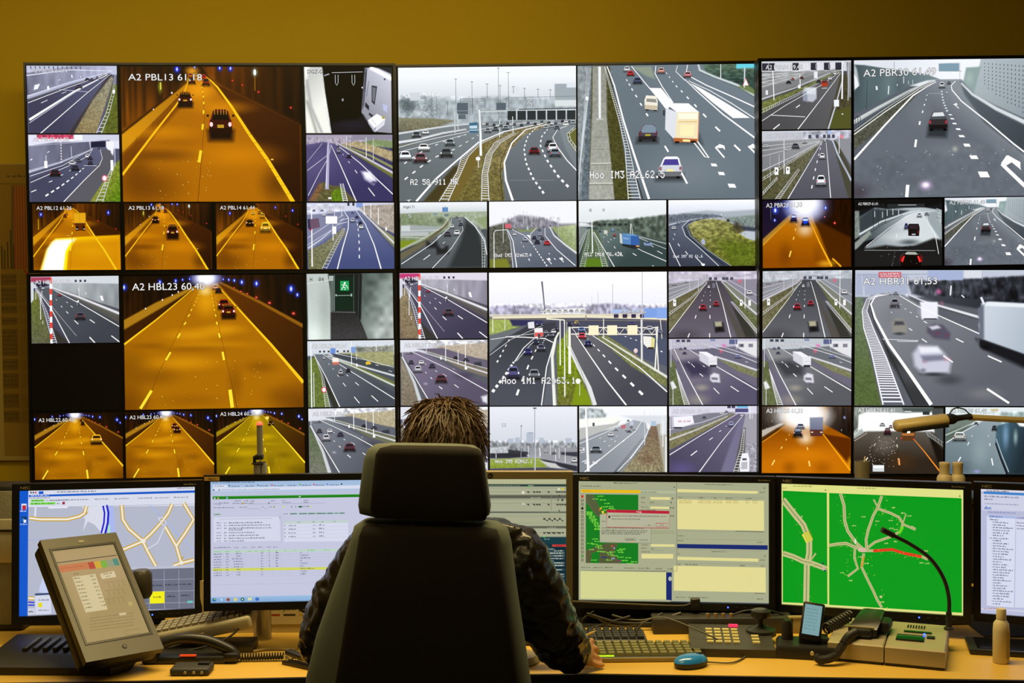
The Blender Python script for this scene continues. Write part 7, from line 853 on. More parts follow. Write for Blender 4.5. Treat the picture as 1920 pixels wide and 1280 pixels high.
for L, w in (([(497,172),(518,240),(522,330),(540,390),(590,460),(640,505)],18),([(430,474),(480,466),(530,462),(585,485),(640,500)],18),([(740,185),(718,250),(690,300),(662,380),(648,440),(652,500)],16),([(718,260),(790,285),(840,310),(862,345),(850,390),(800,420),(700,455),(655,490)],15),([(862,350),(935,382)],13),([(692,205),(716,250)],9),([(880,290),(862,345)],7),([(582,490),(580,550),(600,610),(540,655)],14),([(635,520),(622,600),(650,660),(690,740),(712,790),(740,838)],15),([(640,505),(700,505)],16),([(700,505),(800,500),(870,520),(970,540),(1005,556)],15),([(910,362),(935,376)],9)): P.line(L, w, RD); P.line(L, w*.22, RK)
P.line([(690,506),(800,498),(870,520),(970,540)],17,'e03c20'); P.line([(620,600),(636,540)],10,'d88c20'); P.line([(840,405),(862,365)],16,'68d820'); P.blob(625,500,26,14,'d4b8a0',12); P.blob(565,455,10,9,'5c8c38'); P.blob(585,450,6,16,'d8e8c8'); P.blob(735,775,9,8, RD)
r2 = random.Random(9)
for L in ([(497,172),(522,330),(590,460)],[(430,474),(585,485)],[(740,185),(650,440)],[(718,260),(862,345),(800,420)],[(700,505),(1005,556)],[(635,520),(740,838)],[(582,490),(540,655)],[(150,205),(310,440),(292,806)],[(150,520),(416,612)]):
    for k in range(16):
        t = r2.random()*(len(L)-1); i = int(t); f = t-i; x = L[i][0]+(L[i+1][0]-L[i][0])*f+r2.choice((-1,1))*r2.uniform(12,34); y = L[i][1]+(L[i+1][1]-L[i][1])*f+r2.uniform(-14,14); P.box(x, y, x+r2.uniform(3,8), y+r2.uniform(2,4), r2.choice(('9cd048','c8d868','70b838')))
for x, y in ((622,305),(566,357),(702,330),(798,252),(780,326),(784,372),(888,300),(852,284),(810,450),(755,460),(548,678),(495,632),(982,505),(958,574),(990,578),(730,804),(640,578),(600,540),(810,380)): P.scrib(x, y+5, x+24,8,'d4e08c')
E_MON = monitor((.937,3.3353,-.6751),(-18.12,1.14,.25),.458,.324, P,'black monitor with a bright green road network map behind the gooseneck microphone', edge=(.0165,.02,.0175,.021), stand=(0,.32), k=1.07)
# page at the far right
P = mpic([[1839.3,915.5],[2209.9,930.4],[2209.8,1175.7],[1839.2,1148.2]],1420,870,3.122,'b9bcd8',100,70); sl = .045
P.poly([(1300,140),(2470,186),(2470,200),(1310,158)],'dcd8e4'); P.poly([(1326,158),(2470,206),(2470,222),(1326,172)],'3c80c8'); P.poly([(1310,172),(2470,222),(2470,300),(1318,268)],'cdd0e4'); P.scrib(1345,158,1480,9,'3c405c', sl); P.scrib(1330,190,1540,9,'4c5070', sl); P.scrib(1330,207,1380,9,'4c5070', sl); P.scrib(1330,232,1540,8,'7c80a0', sl); P.scrib(1330,262,1372,18,'3c6cc0', sl); P.scrib(1352,282,1520,8,'5c6cb0', sl); P.poly([(1345,300),(1520,308),(1510,838),(1345,826)],'d8dcf0'); P.poly([(1355,298),(1522,306),(1522,318),(1355,310)],'a8b8e4'); P.scrib(1360,308,1440,8,'4058a8', sl); P.scrib(1528,316,1620,8,'4058a8', sl); P.poly([(1524,320),(1700,330),(1700,840),(1516,838)],'d4d8ee')
for i in range(33):
    y = 326+i*15.4; x = 1384+(i in (0,7))*-18; P.scrib(x, y, x+(50,95,80,110,100,92,64,120)[i*5 % 8],9,'3c4260',.06, seed=i); P.box(x-8, y-6, x-5, y-2,'5c6488')
[P.scrib(1528,345+i*17,1600,8,'50587c',.06, seed=i) for i in range(3)]; P.poly([(1310,838),(2470,905),(2470,920),(1310,850)],'c8cce0'); P.scrib(1330,846,1420,7,'b85068')
monitor((1.4341,3.2332,-.6795),(-21.77,2.26,.41),.46,.324, P,'rightmost black monitor cut by the frame, showing a white page of list text', stand=(0,.42), k=1.06)
# ------------------------------------------------------------------ more shape helpers
def Wp(x, y, z): return Vector((x, y, z+CAMZ))
def tube(bm, pts, r, n=8, r2=None, cap=True):
    pts = [Vector(p) for p in pts]; rings = []; m = len(pts); prev = None
    for i, p in enumerate(pts):
        t = (pts[min(i+1, m-1)]-pts[max(i-1,0)]).normalized()
        if prev is None: a = t.orthogonal().normalized()
        else: a = (prev-t*prev.dot(t)); a = a.normalized() if a.length > 1e-6 else t.orthogonal().normalized()
        prev = a; b = t.cross(a); rr = r if r2 is None else r+(r2-r)*i/(m-1)
        rings.append([bm.verts.new(p+(a*math.cos(k*2*math.pi/n)+b*math.sin(k*2*math.pi/n))*rr) for k in range(n)])
    for A, B in zip(rings, rings[1:]):
        for k in range(n): bm.faces.new((A[k], A[(k+1) % n], B[(k+1) % n], B[k]))
    if cap: bm.faces.new(rings[0][::-1]); bm.faces.new(rings[-1])
def spline(pts, n=8):
    P = [Vector(p) for p in pts]; P = [P[0]*2-P[1]]+P+[P[-1]*2-P[-2]]; out = []
    for i in range(1, len(P)-2):
        for k in range(n):
            t = k/n; a, b, c, d = P[i-1:i+3]; out.append(.5*((2*b)+(c-a)*t+(2*a-5*b+4*c-d)*t*t+(3*b-a-3*c+d)*t**3))
    return out+[P[-2]]
def tube_obj(name, pts, r, m, parent=None, n=8, sm=8, r2=None):
    bm = bmesh.new(); tube(bm, spline(pts, sm) if sm else pts, r, n, r2); return shade(obj(name, bm, m, parent),60)
def lathe(name, prof, m, parent=None, loc=None, n=32, mtx=None):
    bm = bmesh.new(); rows = [[bm.verts.new((r*math.cos(k*2*math.pi/n), r*math.sin(k*2*math.pi/n), z)) for k in range(n)] for r, z in prof]
    for A, B in zip(rows, rows[1:]):
        for k in range(n): bm.faces.new((A[k], A[(k+1) % n], B[(k+1) % n], B[k]))
    bm.faces.new(rows[0][::-1]); bm.faces.new(rows[-1])
    if mtx is not None: bm.transform(mtx)
    return shade(obj(name, bm, m, parent, loc),40)
def loft(name, rows, m, parent=None, ang=50):
    bm = bmesh.new(); R_ = [[bm.verts.new(p) for p in row] for row in rows]; n = len(rows[0])
    for A, B in zip(R_, R_[1:]):
        for k in range(n): bm.faces.new((A[k], A[(k+1) % n], B[(k+1) % n], B[k]))
    bm.faces.new(R_[0][::-1]); bm.faces.new(R_[-1]); return shade(obj(name, bm, m, parent), ang)
def prism(name, pts, z0, z1, m, parent=None, bev=0.):
    bm = bmesh.new(); A = [bm.verts.new((x, y, z0)) for x, y in pts]; B = [bm.verts.new((x, y, z1)) for x, y in pts]; n = len(pts)
    bm.faces.new(A[::-1]); bm.faces.new(B); [bm.faces.new((A[k], A[(k+1) % n], B[(k+1) % n], B[k])) for k in range(n)]
    if bev: bmesh.ops.bevel(bm, geom=bm.edges[:], offset=bev, segments=2, affect='EDGES', profile=.5)
    return shade(obj(name, bm, m, parent),35)
def coil(a, b, turns, r, sag=0., n=9):
    a, b = Vector(a), Vector(b); d = (b-a).normalized(); u = d.orthogonal().normalized(); v = d.cross(u); out = []
    for i in range(turns*n+1):
        t = i/(turns*n); p = a.lerp(b, t)-Vector((0,0, sag*4*t*(1-t))); k = i*2*math.pi/n; out.append(p+(u*math.cos(k)+v*math.sin(k))*r)
    return out
M_DESK = mat('honey_wood_laminate',(.60,.37,.06), rough=.45, vary=.06, vscale=6); M_EDGE = mat('black_edge_band',(.010,.009,.008), rough=.6)
M_GREY = mat('warm_grey_plastic',(.34,.30,.20), rough=.5, vary=.05); M_BEIGE = mat('champagne_metal',(.42,.36,.23), rough=.42, metal=.25, vary=.04); M_CORD = mat('black_rubber_cord',(.015,.014,.012), rough=.5); M_TAUPE = mat('taupe_housing',(.048,.040,.023), rough=.38, vary=.06); M_CREAM = mat('cream_plastic',(.62,.52,.30), rough=.5, vary=.03); M_GLASSBLK = mat('black_glass',(.006,.006,.007), rough=.12)
# ------------------------------------------------------------------ desk and what stands behind it
DF = [(-2.1,3.12),(-.9,3.156),(-.35,3.185),(.2,3.187),(.7,3.148),(1.3,3.105),(2.2,3.03)]
desk = empty('control_desk',(0,0,0)); tag(desk, 'long honey coloured control room desk with a black front edge','desk')
prism('desktop',[(x, y+.006) for x, y in DF]+[(2.2,4.15),(-2.1,4.15)], DESK-.028, DESK, M_DESK, desk)
prism('edge_band', DF+[(x, y+.006) for x, y in DF[::-1]], DESK-.03, DESK-.001, M_EDGE, desk)
[box_obj('leg_panel', x, 3.25,0, x+.04,4.05, DESK-.028, M_EDGE, desk) for x in (-2.0,-.02,1.95)]; box_obj('modesty_panel',-1.95,3.7,.15,1.95,3.72, DESK-.028, M_EDGE, desk)
bm = bmesh.new(); bm_box(bm, .0,3.738, DESK,2.1,3.748,.835); bm_box(bm, .0,3.632, DESK,1.3,3.738, DESK+.004); bm_box(bm, 1.3,3.5, DESK,2.1,3.738, DESK+.004); bp = obj('dark_fill_panel', bm, M_EDGE); tag(bp, 'low black panel added to darken the desk under the monitors right of the chair','dark panel'); bp = box_obj('dark_void_screen',-2.05,3.70, DESK,-1.02,3.715,.88, M_EDGE, None, bev=.003); tag(bp, 'low black screen added to darken the gap under the street map monitor at far left','desk screen')  # black panel, plate and screen added to stand for the dark under the monitors
cab = empty('equipment_cabinet',(1.62,4.31,0)); tag(cab, 'dark low cabinet behind the green map monitor','cabinet'); box_obj('carcass',-.68,-.09,0,.68,.06,1.00, M_EDGE, cab); box_obj('cabinet_top',-.7,-.1,1.0,.7,.07,1.02, M_CASE, cab, bev=.003)
CT = 1.02
# schedule sheet on the desk behind the monitors
P = Pic(0,0,200,80,'d4c490',40,16)
for i in range(9):
    for j in range(5): P.scrib(6+i*22,12+j*9,6+i*22+15,4,'6c5c2c', seed=i*5+j)
    P.box(3+i*22,4,4.2+i*22,52,'4c4420')
    P.box(3+i*22,56,20+i*22,61,('a83c20','3c3818','c8a818','8c7440')[i % 4])
[P.box(12+i*30,4+i % 3*4,17+i*30,26+i % 3*6,('3c3818','a83020')[i % 2]) for i in range(6)]
def print_mat(name, k=.8):
    m = bpy.data.materials.new(name); m.use_nodes = True; nt = m.node_tree; b = nt.nodes['Principled BSDF']; a = nt.nodes.new('ShaderNodeAttribute'); a.attribute_name = 'Col'; nt.links.new(a.outputs['Color'], b.inputs['Base Color']); b.inputs['Roughness'].default_value = .7; return m
PRINT = print_mat('printed_paper')
sh = empty('printed_schedule', Wp(-.69,3.60,-.96)); tag(sh, 'printed schedule board leaning behind the web page monitor','schedule'); box_obj('board',-.20,.002,0,.22,.01,.15, mat('cream_board',(.55,.45,.2), rough=.7), sh); o = build_pic(P,'printed_table',.40,.098, sh, (.01,0,.074), PRINT); o['label'] = 'printed rows with coloured bars'
# beacon pole
bc = empty('signal_beacon', Wp(-.703,3.545,-.96)); tag(bc, 'silver signal pole with a red glowing tip, standing behind the web page monitor','beacon'); M_POLE = mat('grey_tube',(.42,.40,.33), rough=.35, metal=.7)
lathe('base_tube',[(.025,0),(.025,.28),(.024,.285)], M_POLE, bc); lathe('upper_tube',[(.018,.285),(.018,.488),(.0175,.49)], M_POLE, bc); box_obj('clamp',-.02,-.019,.49,.012,.019,.494, M_BLACK, bc, bev=.001); box_obj('clamp_arm',-.0185,-.008,.494,-.012,.008,.512, M_BLACK, bc, bev=.001); box_obj('clamp_block',-.0125,-.012,.502,.0085,.012,.516, M_BLACK, bc, bev=.002)
lathe('beacon_tube',[(.0082,.516),(.0082,.598)], M_POLE, bc); o = lathe('beacon_cap',[(.0092,.598),(.0092,.601),(.007,.606),(.003,.608)], mat('red_beacon','e04030', rough=.3, emit='ff6048', estr=1.3), bc); o['label'] = 'glowing red cap'; tube_obj('cable',[(0,-.012,.505),(.006,-.02,.49),(.005,-.0205,.40),(.003,-.0205,.32)],.0016, M_CORD, bc)
tube_obj('monitor_arm',[(0,-.02,.30),(.06,-.03,.30),(.13,-.05,.295)],.012, M_BLACK, bc, sm=4)
# perforated speaker and printed wall planner at the left
sp = empty('desk_speaker', Wp(-1.478,3.69,-.96)); tag(sp, 'perforated metal loudspeaker with a pale band, cut by the left frame edge','speaker')
box_obj('cabinet',-.09,-.05,.0,.069,.05,.42, M_BLACK, sp, bev=.012); bm = bmesh.new(); bm_box(bm, -.05,-.055,.02,.064,-.05,.405,.003); shade(obj('grille', bm, mat('perforated_metal',(.25,.24,.17), rough=.5, metal=.5, bump=1., bscale=420), sp),35); o = box_obj('band',-.09,-.064,.20,.069,-.05,.325, mat('pale_band',(.45,.4,.26), rough=.4, metal=.3), sp, bev=.003); o['label'] = 'pale metal band'; box_obj('slot',-.04,-.066,.29,.066,-.064,.296, M_BLACK, sp)
for k in range(2): lathe('knob',[(.014,0),(.012,.012)], M_BLACK, sp, mtx=Matrix.Translation((-.03,-.055,.1+k*.06)) @ Matrix.Rotation(R(90),4,'X'), n=16)
P = Pic(0,305,56,865,'98781c',24,120, n=.0); P.lw = 1.; P.box(0,305,56,340,'9a7c20'); P.scrib(16,329,50,5,'3c3010'); P.line([(0,341),(56,343)],1.5,'6c5410')
[P.box(27+i*5,345,30+i*5,505,'a04820') for i in range(6)]; P.poly([(24,345),(28,345),(24,505),(19,505)],'6c5c18')
for i, (x, y) in enumerate(((2,460),(7,468),(13,452),(19,430),(24,458))): P.box(x, y, x+2.6,505,'4c4010')
for y0, y1 in ((514,536),(540,570),(575,590),(598,612),(620,672),(678,700),(705,735),(745,772),(778,800)): P.box(0, y0,30, y1,'7a6014'); P.box(33, y0,54, y1,'8c7018'); [P.scrib(2+k*7, y0+8+j*8,7+k*7,4,'54450e', seed=k+j) for k in range(4) for j in range(int((y1-y0-4)/8))]
[P.line([(0, y),(56, y+2)],2,'94781c') for y in (511,573,594,616,675,702,740)]; P.line([(44,507),(56,520)],3,'b03820'); P.box(0,803,56,865,'a4842c')
pl = empty('wall_planner', Wp(-2.37,5.33,-.06)); tag(pl, 'printed paper wall planner with a red striped column, left of the video wall','planner'); box_obj('backing_board',-.3,.0,-.625,.41,.018,.61, mat('planner_board',(.5,.38,.1), rough=.7), pl); o = build_pic(P,'printed_chart',.1245,1.21, pl, (.308,-.001,-.0), PRINT); o['label'] = 'faint rows and red stripes'
# ------------------------------------------------------------------ left part of the desk
rt = rig((-1.066,3.268,-.765),48.2,43.99,-3.49); tt = empty('touch_terminal', mat=rt); tag(tt, 'tilted taupe touch screen terminal standing in front of the street map monitor','touch terminal'); w, h = .173,.281
bm = bmesh.new(); ring(bm, w, h, .02,.02,.036,.052,-.008,.012); es = [e for e in bm.edges if e.is_boundary or len(e.link_faces) != 2]; shade(obj('front_frame', bm, M_TAUPE, tt),30)
box_obj('rear_housing',-w/2-.02,.012,-h/2-.05, w/2+.018,.05, h/2+.034, M_BLACK, tt, bev=.01, seg=3); bm = bmesh.new(); ring(bm, w, h, .006,.006,.006,.006,-.0095,-.007); obj('inner_bezel', bm, M_GLOSS, tt); box_obj('maker_mark',-.008,-.0092, h/2+.014,.008,-.0078, h/2+.022, mat('faint_mark',(.2,.18,.11), rough=.3), tt); lathe('home_button',[(.007,0),(.0065,.002)], M_BLACK, tt, n=20, mtx=Matrix.Translation((.006,-.008,-h/2-.026)) @ Matrix.Rotation(R(90),4,'X'))
P = mpic([(305,495),(675,455),(893,985),(515,1050)],0,0,1,'a08a5c',60,90); P.paint([(300,490),(680,450),(760,640),(500,900)],'a89066', soft=60); P.line([(338,568),(695,522)],5,'34342c')
[P.poly([(a, b),(a+d, b-d*.13),(a+d+15, b-d*.13+42),(a+15, b+42)], c) for a, b, d, c in ((345,585,170,'c07048'),(518,566,36,'b03830'),(556,562,36,'c8a030'),(594,558,34,'70a838'),(630,553,36,'8a9478'),(668,545,32,'3c8478'))]; P.scrib(360,606,500,7,'9c583c',-.12)
P.poly([(430,655),(566,636),(640,850),(510,868)],'cdbd94'); [P.scrib(440+i*8.5,668+i*22,480+i*8.5,8,'50462c',-.12, seed=i) for i in range(9)]; [P.scrib(536+i*8.5,654+i*22,560+i*8.5,8,'50462c',-.12, seed=i) for i in range(9)]; P.poly([(594,636),(680,618),(694,655),(606,668)],'d0c09a'); P.scrib(612,642,666,8,'50462c',-.15); P.scrib(630,655,660,7,'50462c',-.15); P.scrib(440,640,470,8,'50462c',-.1)
[P.line([(620+i*30,690-i*4+j*50),(642+i*30,686-i*4+j*50),(654+i*30,722-i*4+j*50)],2.5,'7c6a44') for i in range(4) for j in range(3)]; [P.scrib(535,905+k*18,800,7,'7a6844',-.13, seed=k) for k in range(5)]; P.poly([(708,872),(750,866),(752,880),(712,886)],'c8b890'); P.line([(740,975),(830,960),(836,985),(746,1000),(740,975)],2,'7c6a44'); P.poly([(764,806),(786,802),(792,824),(770,828)],'b0a060'); o = build_pic(P,'screen_picture', w, h, tt, (0,-.0055,0)); o['label'] = 'lit form with coloured tabs'
tb = rt.inverted(); o = loft('base',[[(x, y, z) for x, y in ((-1.36,3.215),(-1.02,3.2),(-.985,3.25),(-1.0,3.44),(-1.36,3.46))] for z in (DESK, DESK+.02)]+[[(-1.34,3.25, DESK+.045),(-1.07,3.25, DESK+.04),(-1.04,3.28, DESK+.035),(-1.05,3.4, DESK+.05),(-1.34,3.42, DESK+.05)]], M_BLACK, tt); o.matrix_parent_inverse = tb
for k in range(7): o = box_obj('vent_rib',-1.27+k*.026,3.27, DESK+.044,-1.258+k*.026,3.38, DESK+.054, M_TAUPE, tt, bev=.002); o.matrix_parent_inverse = tb
o = box_obj('stand_column',-1.13,3.3, DESK+.03,-1.0,3.38, DESK+.17, M_BLACK, tt, bev=.012); o.matrix_parent_inverse = tb; o = lathe('side_hinge',[(.022,-.03),(.028,-.02),(.028,.035),(.02,.045)], M_TAUPE, tt, mtx=Matrix.Translation(Wp(-1.005,3.43,-.785)), n=20); o.matrix_parent_inverse = tb
kb = empty('spare_keyboard', mat=Matrix.Translation(Wp(-.828,3.435,-.883)) @ Matrix.Rotation(R(-11),4,'Y') @ Matrix.Rotation(R(6),4,'X')); tag(kb, 'grey keyboard propped at a slant under the street map monitor','keyboard')
box_obj('case',-.15,-.05,-.03,.125,.05,.008, M_GREY, kb, bev=.01, seg=3); [box_obj('key',-.135+i*.02,-.036+j*.02,.008,-.119+i*.02,-.02+j*.02,.015, M_GREY, kb) for i in range(12) for j in range(4)]
box_obj('prop_box',-.93,3.40, DESK,-.70,3.47, DESK+.026, M_BLACK, None, bev=.004); bpy.context.view_layer.update(); tag(bpy.data.objects['prop_box'],'black box under the slanted grey keyboard','box')
hs = empty('telephone', Wp(-.85,3.315,-.96)); tag(hs, 'black desk telephone with its handset, between the touch terminal and the chair','telephone'); box_obj('base',-.12,-.02,0,.10,.075,.02, M_BLACK, hs, bev=.006)
M_SOFT = mat('soft_black_plastic',(.014,.012,.009), rough=.35); tube_obj('handset',[(-.10,-.005,.018),(-.085,-.005,.042),(-.03,0,.062),(.04,0,.06),(.10,.005,.034),(.118,.005,.018)],.014, M_SOFT, hs, n=12); [box_obj('handset_cap', x-.02,-.022,.004, x+.02,.02,.028, M_SOFT, hs, bev=.008) for x in (-.098,.112)]; o = box_obj('status_light',-.02,-.0205,.0215,.022,-.012,.025, mat('orange_led','c04010', emit='e04810', estr=.5), hs); o['label'] = 'orange lit strip'; tube_obj('handset_cord', coil((.13,.005,.012),(.30,.01,.014),24,.0075),.0028, M_CORD, hs, n=5, sm=0)
pb = empty('pocket_device', Wp(-.82,3.222,-.96)); tag(pb, 'small flat black device on the desk beside the touch terminal','device'); box_obj('shell',-.05,-.03,0,.05,.035,.02, mat('rubber_black',(.03,.028,.022), rough=.6), pb, bev=.007, seg=3); [lathe('button',[(.004,0),(.0035,.002)], M_GREY, pb, n=12, mtx=Matrix.Translation((x, -.03,.009)) @ Matrix.Rotation(R(90),4,'X')) for x in (-.01,.012,.032)]; box_obj('clip',.015,.0,.02,.044,.02,.026, M_BLACK, pb, bev=.002)
st = empty('stapler', Wp(-.552,3.27,-.96), R(-35)); tag(st, 'small dark stapler left of the chair, near the sleeve','stapler'); box_obj('stapler_base',-.055,-.014,0,.05,.014,.01, M_CASE, st, bev=.003); bm = bmesh.new(); bm_box(bm, -.05,-.012,.02,.052,.012,.034,.005); bm.transform(Matrix.Rotation(R(6),4,'Y')); shade(obj('stapler_arm', bm, M_BLACK, st),35); lathe('stapler_pin',[(.004,-.014),(.004,.014)], M_STEEL, st, n=10, mtx=Matrix.Translation((-.043,0,.018)) @ Matrix.Rotation(R(90),4,'X'))
box_obj('stapler_spring_post',-.052,-.008,.009,-.038,.008,.026, M_STEEL, st)
def cable(label, pts, r, m, grp=None): o = tube_obj('cable',[Wp(*p) for p in pts], r, m, None, n=7); tag(o, label, 'cable', grp)
cable('grey cable drooping below the street map monitor',[(-.78,3.42,-.85),(-.80,3.40,-.885),(-.87,3.38,-.92),(-.96,3.37,-.945)],.004, M_GREY); cable('black cable hanging under the right corner of the street map monitor',[(-.735,3.40,-.85),(-.735,3.39,-.89),(-.79,3.37,-.925),(-.90,3.36,-.95)],.003, M_CORD); cable('black cable looping below the web page monitor',[(-.60,3.5,-.84),(-.585,3.5,-.872),(-.55,3.5,-.872),(-.53,3.5,-.84)],.004, M_CORD); cable('thin black cable hanging beside the silver pole',[(-.555,3.55,-.84),(-.552,3.55,-.9),(-.53,3.55,-.955)],.0025, M_CORD); cable('tan cable along the desk beneath the slanted keyboard',[(-.70,3.40,-.955),(-.66,3.42,-.955),(-.60,3.42,-.957),(-.56,3.45,-.957)],.003, M_TAN); cable('pale curved cable at the left sleeve',[(-.50,3.5,-.86),(-.53,3.47,-.90),(-.53,3.45,-.957)],.003, M_GREY)
# ------------------------------------------------------------------ right part of the desk
def keyboard(name, label, x0, y0, x1, y1, n, rows, case, key, rz=0.):
    k = empty(name, ((x0+x1)/2,(y0+y1)/2, DESK), rz); tag(k, label, 'keyboard'); w, d = x1-x0, y1-y0; box_obj('case',-w/2,-d/2,.002, w/2, d/2,.014, case, k, bev=.005, seg=3); sx, sy = (w-.012)/n, (d-.012)/rows; bm = bmesh.new(); bm_box(bm, -sx*.44,-sy*.42,.014, sx*.44, sy*.42,.022); t = [v for v in bm.verts if v.co.z > .02]
    for v in t: v.co.x *= .8; v.co.y *= .8
    me = bpy.data.meshes.new('key'); bm.to_mesh(me); bm.free(); me.materials.append(key)
    for j in range(rows):
        for i in range(n): o = bpy.data.objects.new('key', me); COL.objects.link(o); o.parent = k; o.location = (-w/2+.006+(i+.5)*sx, -d/2+.006+(j+.5)*sy, 0)
    box_obj('foot_strip',-w/2+.01,-d/2,0, w/2-.01, d/2-.01,.003, M_BLACK, k); return k
GK = mat('olive_keys',(.16,.15,.05), rough=.5); kg = keyboard('keyboard','olive lit keyboard in front, between the hand and the blue mouse',.10,3.288,.497,3.425,17,5, M_BLACK, GK, R(1)); o = box_obj('reflection_strip',.004-.1,-.066,.0145,-.04,-.0575,.0165, mat('lime_reflection_glow','a0d020', emit='b0f020', estr=.9), kg); o['label'] = 'bright lime strip standing in for a green reflection'  # glowing strip stands in for a green reflection on the keyboard
o = box_obj('palm_edge',-.19,-.0725,.001,.19,-.0675,.012, M_TAN, kg, bev=.001)
keyboard('keyboard','black keyboard lying behind the olive lit one',.02,3.448,.363,3.565,15,5, mat('slate_case',(.05,.05,.055), rough=.45), mat('slate_keys',(.03,.03,.035), rough=.4),0)
ms = empty('computer_mouse', Wp(.452,3.245,-.96), R(-64)); tag(ms, 'glossy blue computer mouse near the desk edge','mouse')
prof = [(.0,.004),(.004,.013),(.02,.024),(.045,.033),(.07,.03),(.088,.02),(.096,.006)]
def mrow(z, k): return [(.030*k*math.cos(t*math.pi/12),.048*k*math.sin(t*math.pi/12), z) for t in range(24)]
loft('body',[mrow(.001,.9), mrow(.006,.98), mrow(.015,1.0)], M_BLACK, ms); o = loft('shell',[mrow(.015,1.0), mrow(.022,.93), mrow(.028,.75), mrow(.032,.45), mrow(.033,.12)], mat('metallic_blue',(.02,.20,.58), rough=.22, coat=.6), ms); o['label'] = 'blue shell'; tube_obj('cord',[(0,.046,.006),(.03,.11,.004),(-.02,.19,.004),(-.07,.18,.01),(-.12,.12,.045),(-.20,.05,.075),(-.23,.0,.06),(-.25,-.02,.01)],.0022, mat('grey_cord',(.09,.085,.06), rough=.5), ms); box_obj('wheel',-.003,.018,.029,.003,.034,.034, M_BLACK, ms, bev=.001)
JX = Matrix.Translation(Wp(.605,3.425,-.96)) @ Matrix.Rotation(R(-6),4,'Z'); jp = empty('joystick_panel', mat=JX); tag(jp, 'dark camera control panel with lit keypad and a joystick','control panel')
M_SLATE = mat('dark_slate_panel',(.035,.032,.028), rough=.45, vary=.1); loft('housing',[[(x, y, z) for x, y, z in ((-.13,-.105, z0),(.09,-.105, z0),(.09,.105, z1),(-.13,.105, z1))] for z0, z1 in ((0,0),(.018,.028),(.022,.033))], M_SLATE, jp, 30)
KB = mat('lit_amber_keys',(.6,.5,.2), rough=.5, emit='d8b850', estr=.25)
for i in range(4):
    for j in range(5): o = box_obj('keypad_button',-.085+i*.023,-.055+j*.026,0,-.068+i*.023,-.046+j*.026,.004, KB, jp); o.location.z = .0225+(.055+j*.026)/.21*.011
for j in range(4): o = box_obj('keypad_button',.035,-.055+j*.026,0,.054,-.046+j*.026,.004, KB, jp); o.location.z = .0225+(.055+j*.026)/.21*.011
o = box_obj('red_button',-.02,.083,.028,.005,.093,.038, mat('pink_led','c02040', emit='f03060', estr=1.), jp); o['label'] = 'lit red key'
lathe('joystick_base',[(.042,.022),(.040,.036),(.022,.042),(.012,.048)], M_BLACK, jp, (.065,.05,0)); lathe('joystick_shaft',[(.008,.04),(.007,.072)], M_BLACK, jp, (.065,.05,0)); lathe('joystick_knob',[(.012,.066),(.025,.070),(.028,.078),(.026,.088),(.020,.091)], M_SOFT, jp, (.065,.05,0))
tr = empty('equipment_tray', Wp(.545,3.59,-.96)); tag(tr, 'long black equipment box behind the joystick panel','equipment box'); box_obj('tray_case',-.155,-.035,0,.24,.035,.044, M_SLATE, tr, bev=.003); bm = bmesh.new(); [tube(bm, [(-.0+k*.022,-.02,.043),(.0+k*.022,-.02,.055)],.005,8) for k in range(4)]; shade(obj('plug_row', bm, mat('brass_plugs',(.6,.4,.15), rough=.35, metal=.7), tr),40); tube_obj('plug_cord',[(.07,-.02,.05),(.11,-.02,.062),(.17,-.01,.06),(.22,0,.044)],.003, M_CORD, tr)
for k, (lb, pts) in enumerate((('dark cable arching below the dispatch monitor, nearest the sleeve',[(0.227,3.60,-0.904),(0.196,3.60,-0.926),(0.191,3.60,-0.951)]),('grey cable curving under the dispatch monitor, left of the tray',[(0.227,3.60,-0.915),(0.268,3.60,-0.940),(0.319,3.60,-0.946),(0.371,3.60,-0.935)]),('thick dark cable sagging behind the black keyboard',[(0.206,3.60,-0.911),(0.299,3.60,-0.937),(0.412,3.60,-0.940),(0.474,3.60,-0.940)]),('bundle cable dipping below the middle of the dispatch monitor',[(0.278,3.60,-0.915),(0.330,3.60,-0.929),(0.381,3.60,-0.928),(0.422,3.60,-0.911)]),('grey cable crossing upward behind the black keyboard',[(0.206,3.60,-0.957),(0.258,3.60,-0.940),(0.330,3.60,-0.919)]),('cable rising to the bottom edge of the dispatch monitor beside the mouse cord',[(0.412,3.60,-0.940),(0.443,3.60,-0.922),(0.474,3.60,-0.911)]),('cable running from the dispatch monitor to the joystick',[(0.536,3.60,-0.915),(0.597,3.60,-0.929),(0.721,3.60,-0.931)]))): cable(lb, pts, .0026+.001*(k % 3), MATS['grey_cord'] if k % 2 else M_CORD)
wc = empty('small_camera', Wp(.516,3.622,-.893)); tag(wc, 'small black clip on device on the lower edge of the dispatch monitor','camera'); box_obj('camera_body',-.014,-.02,-.013,.014,-.0,.022, M_SOFT, wc, bev=.006, seg=3); tube_obj('camera_lead',[(-.012,-.008,.004),(-.05,-.012,.0),(-.2,-.002,.004),(-.36,.010,.010)],.0028, mat('brown_lead',(.05,.035,.015), rough=.5), wc)
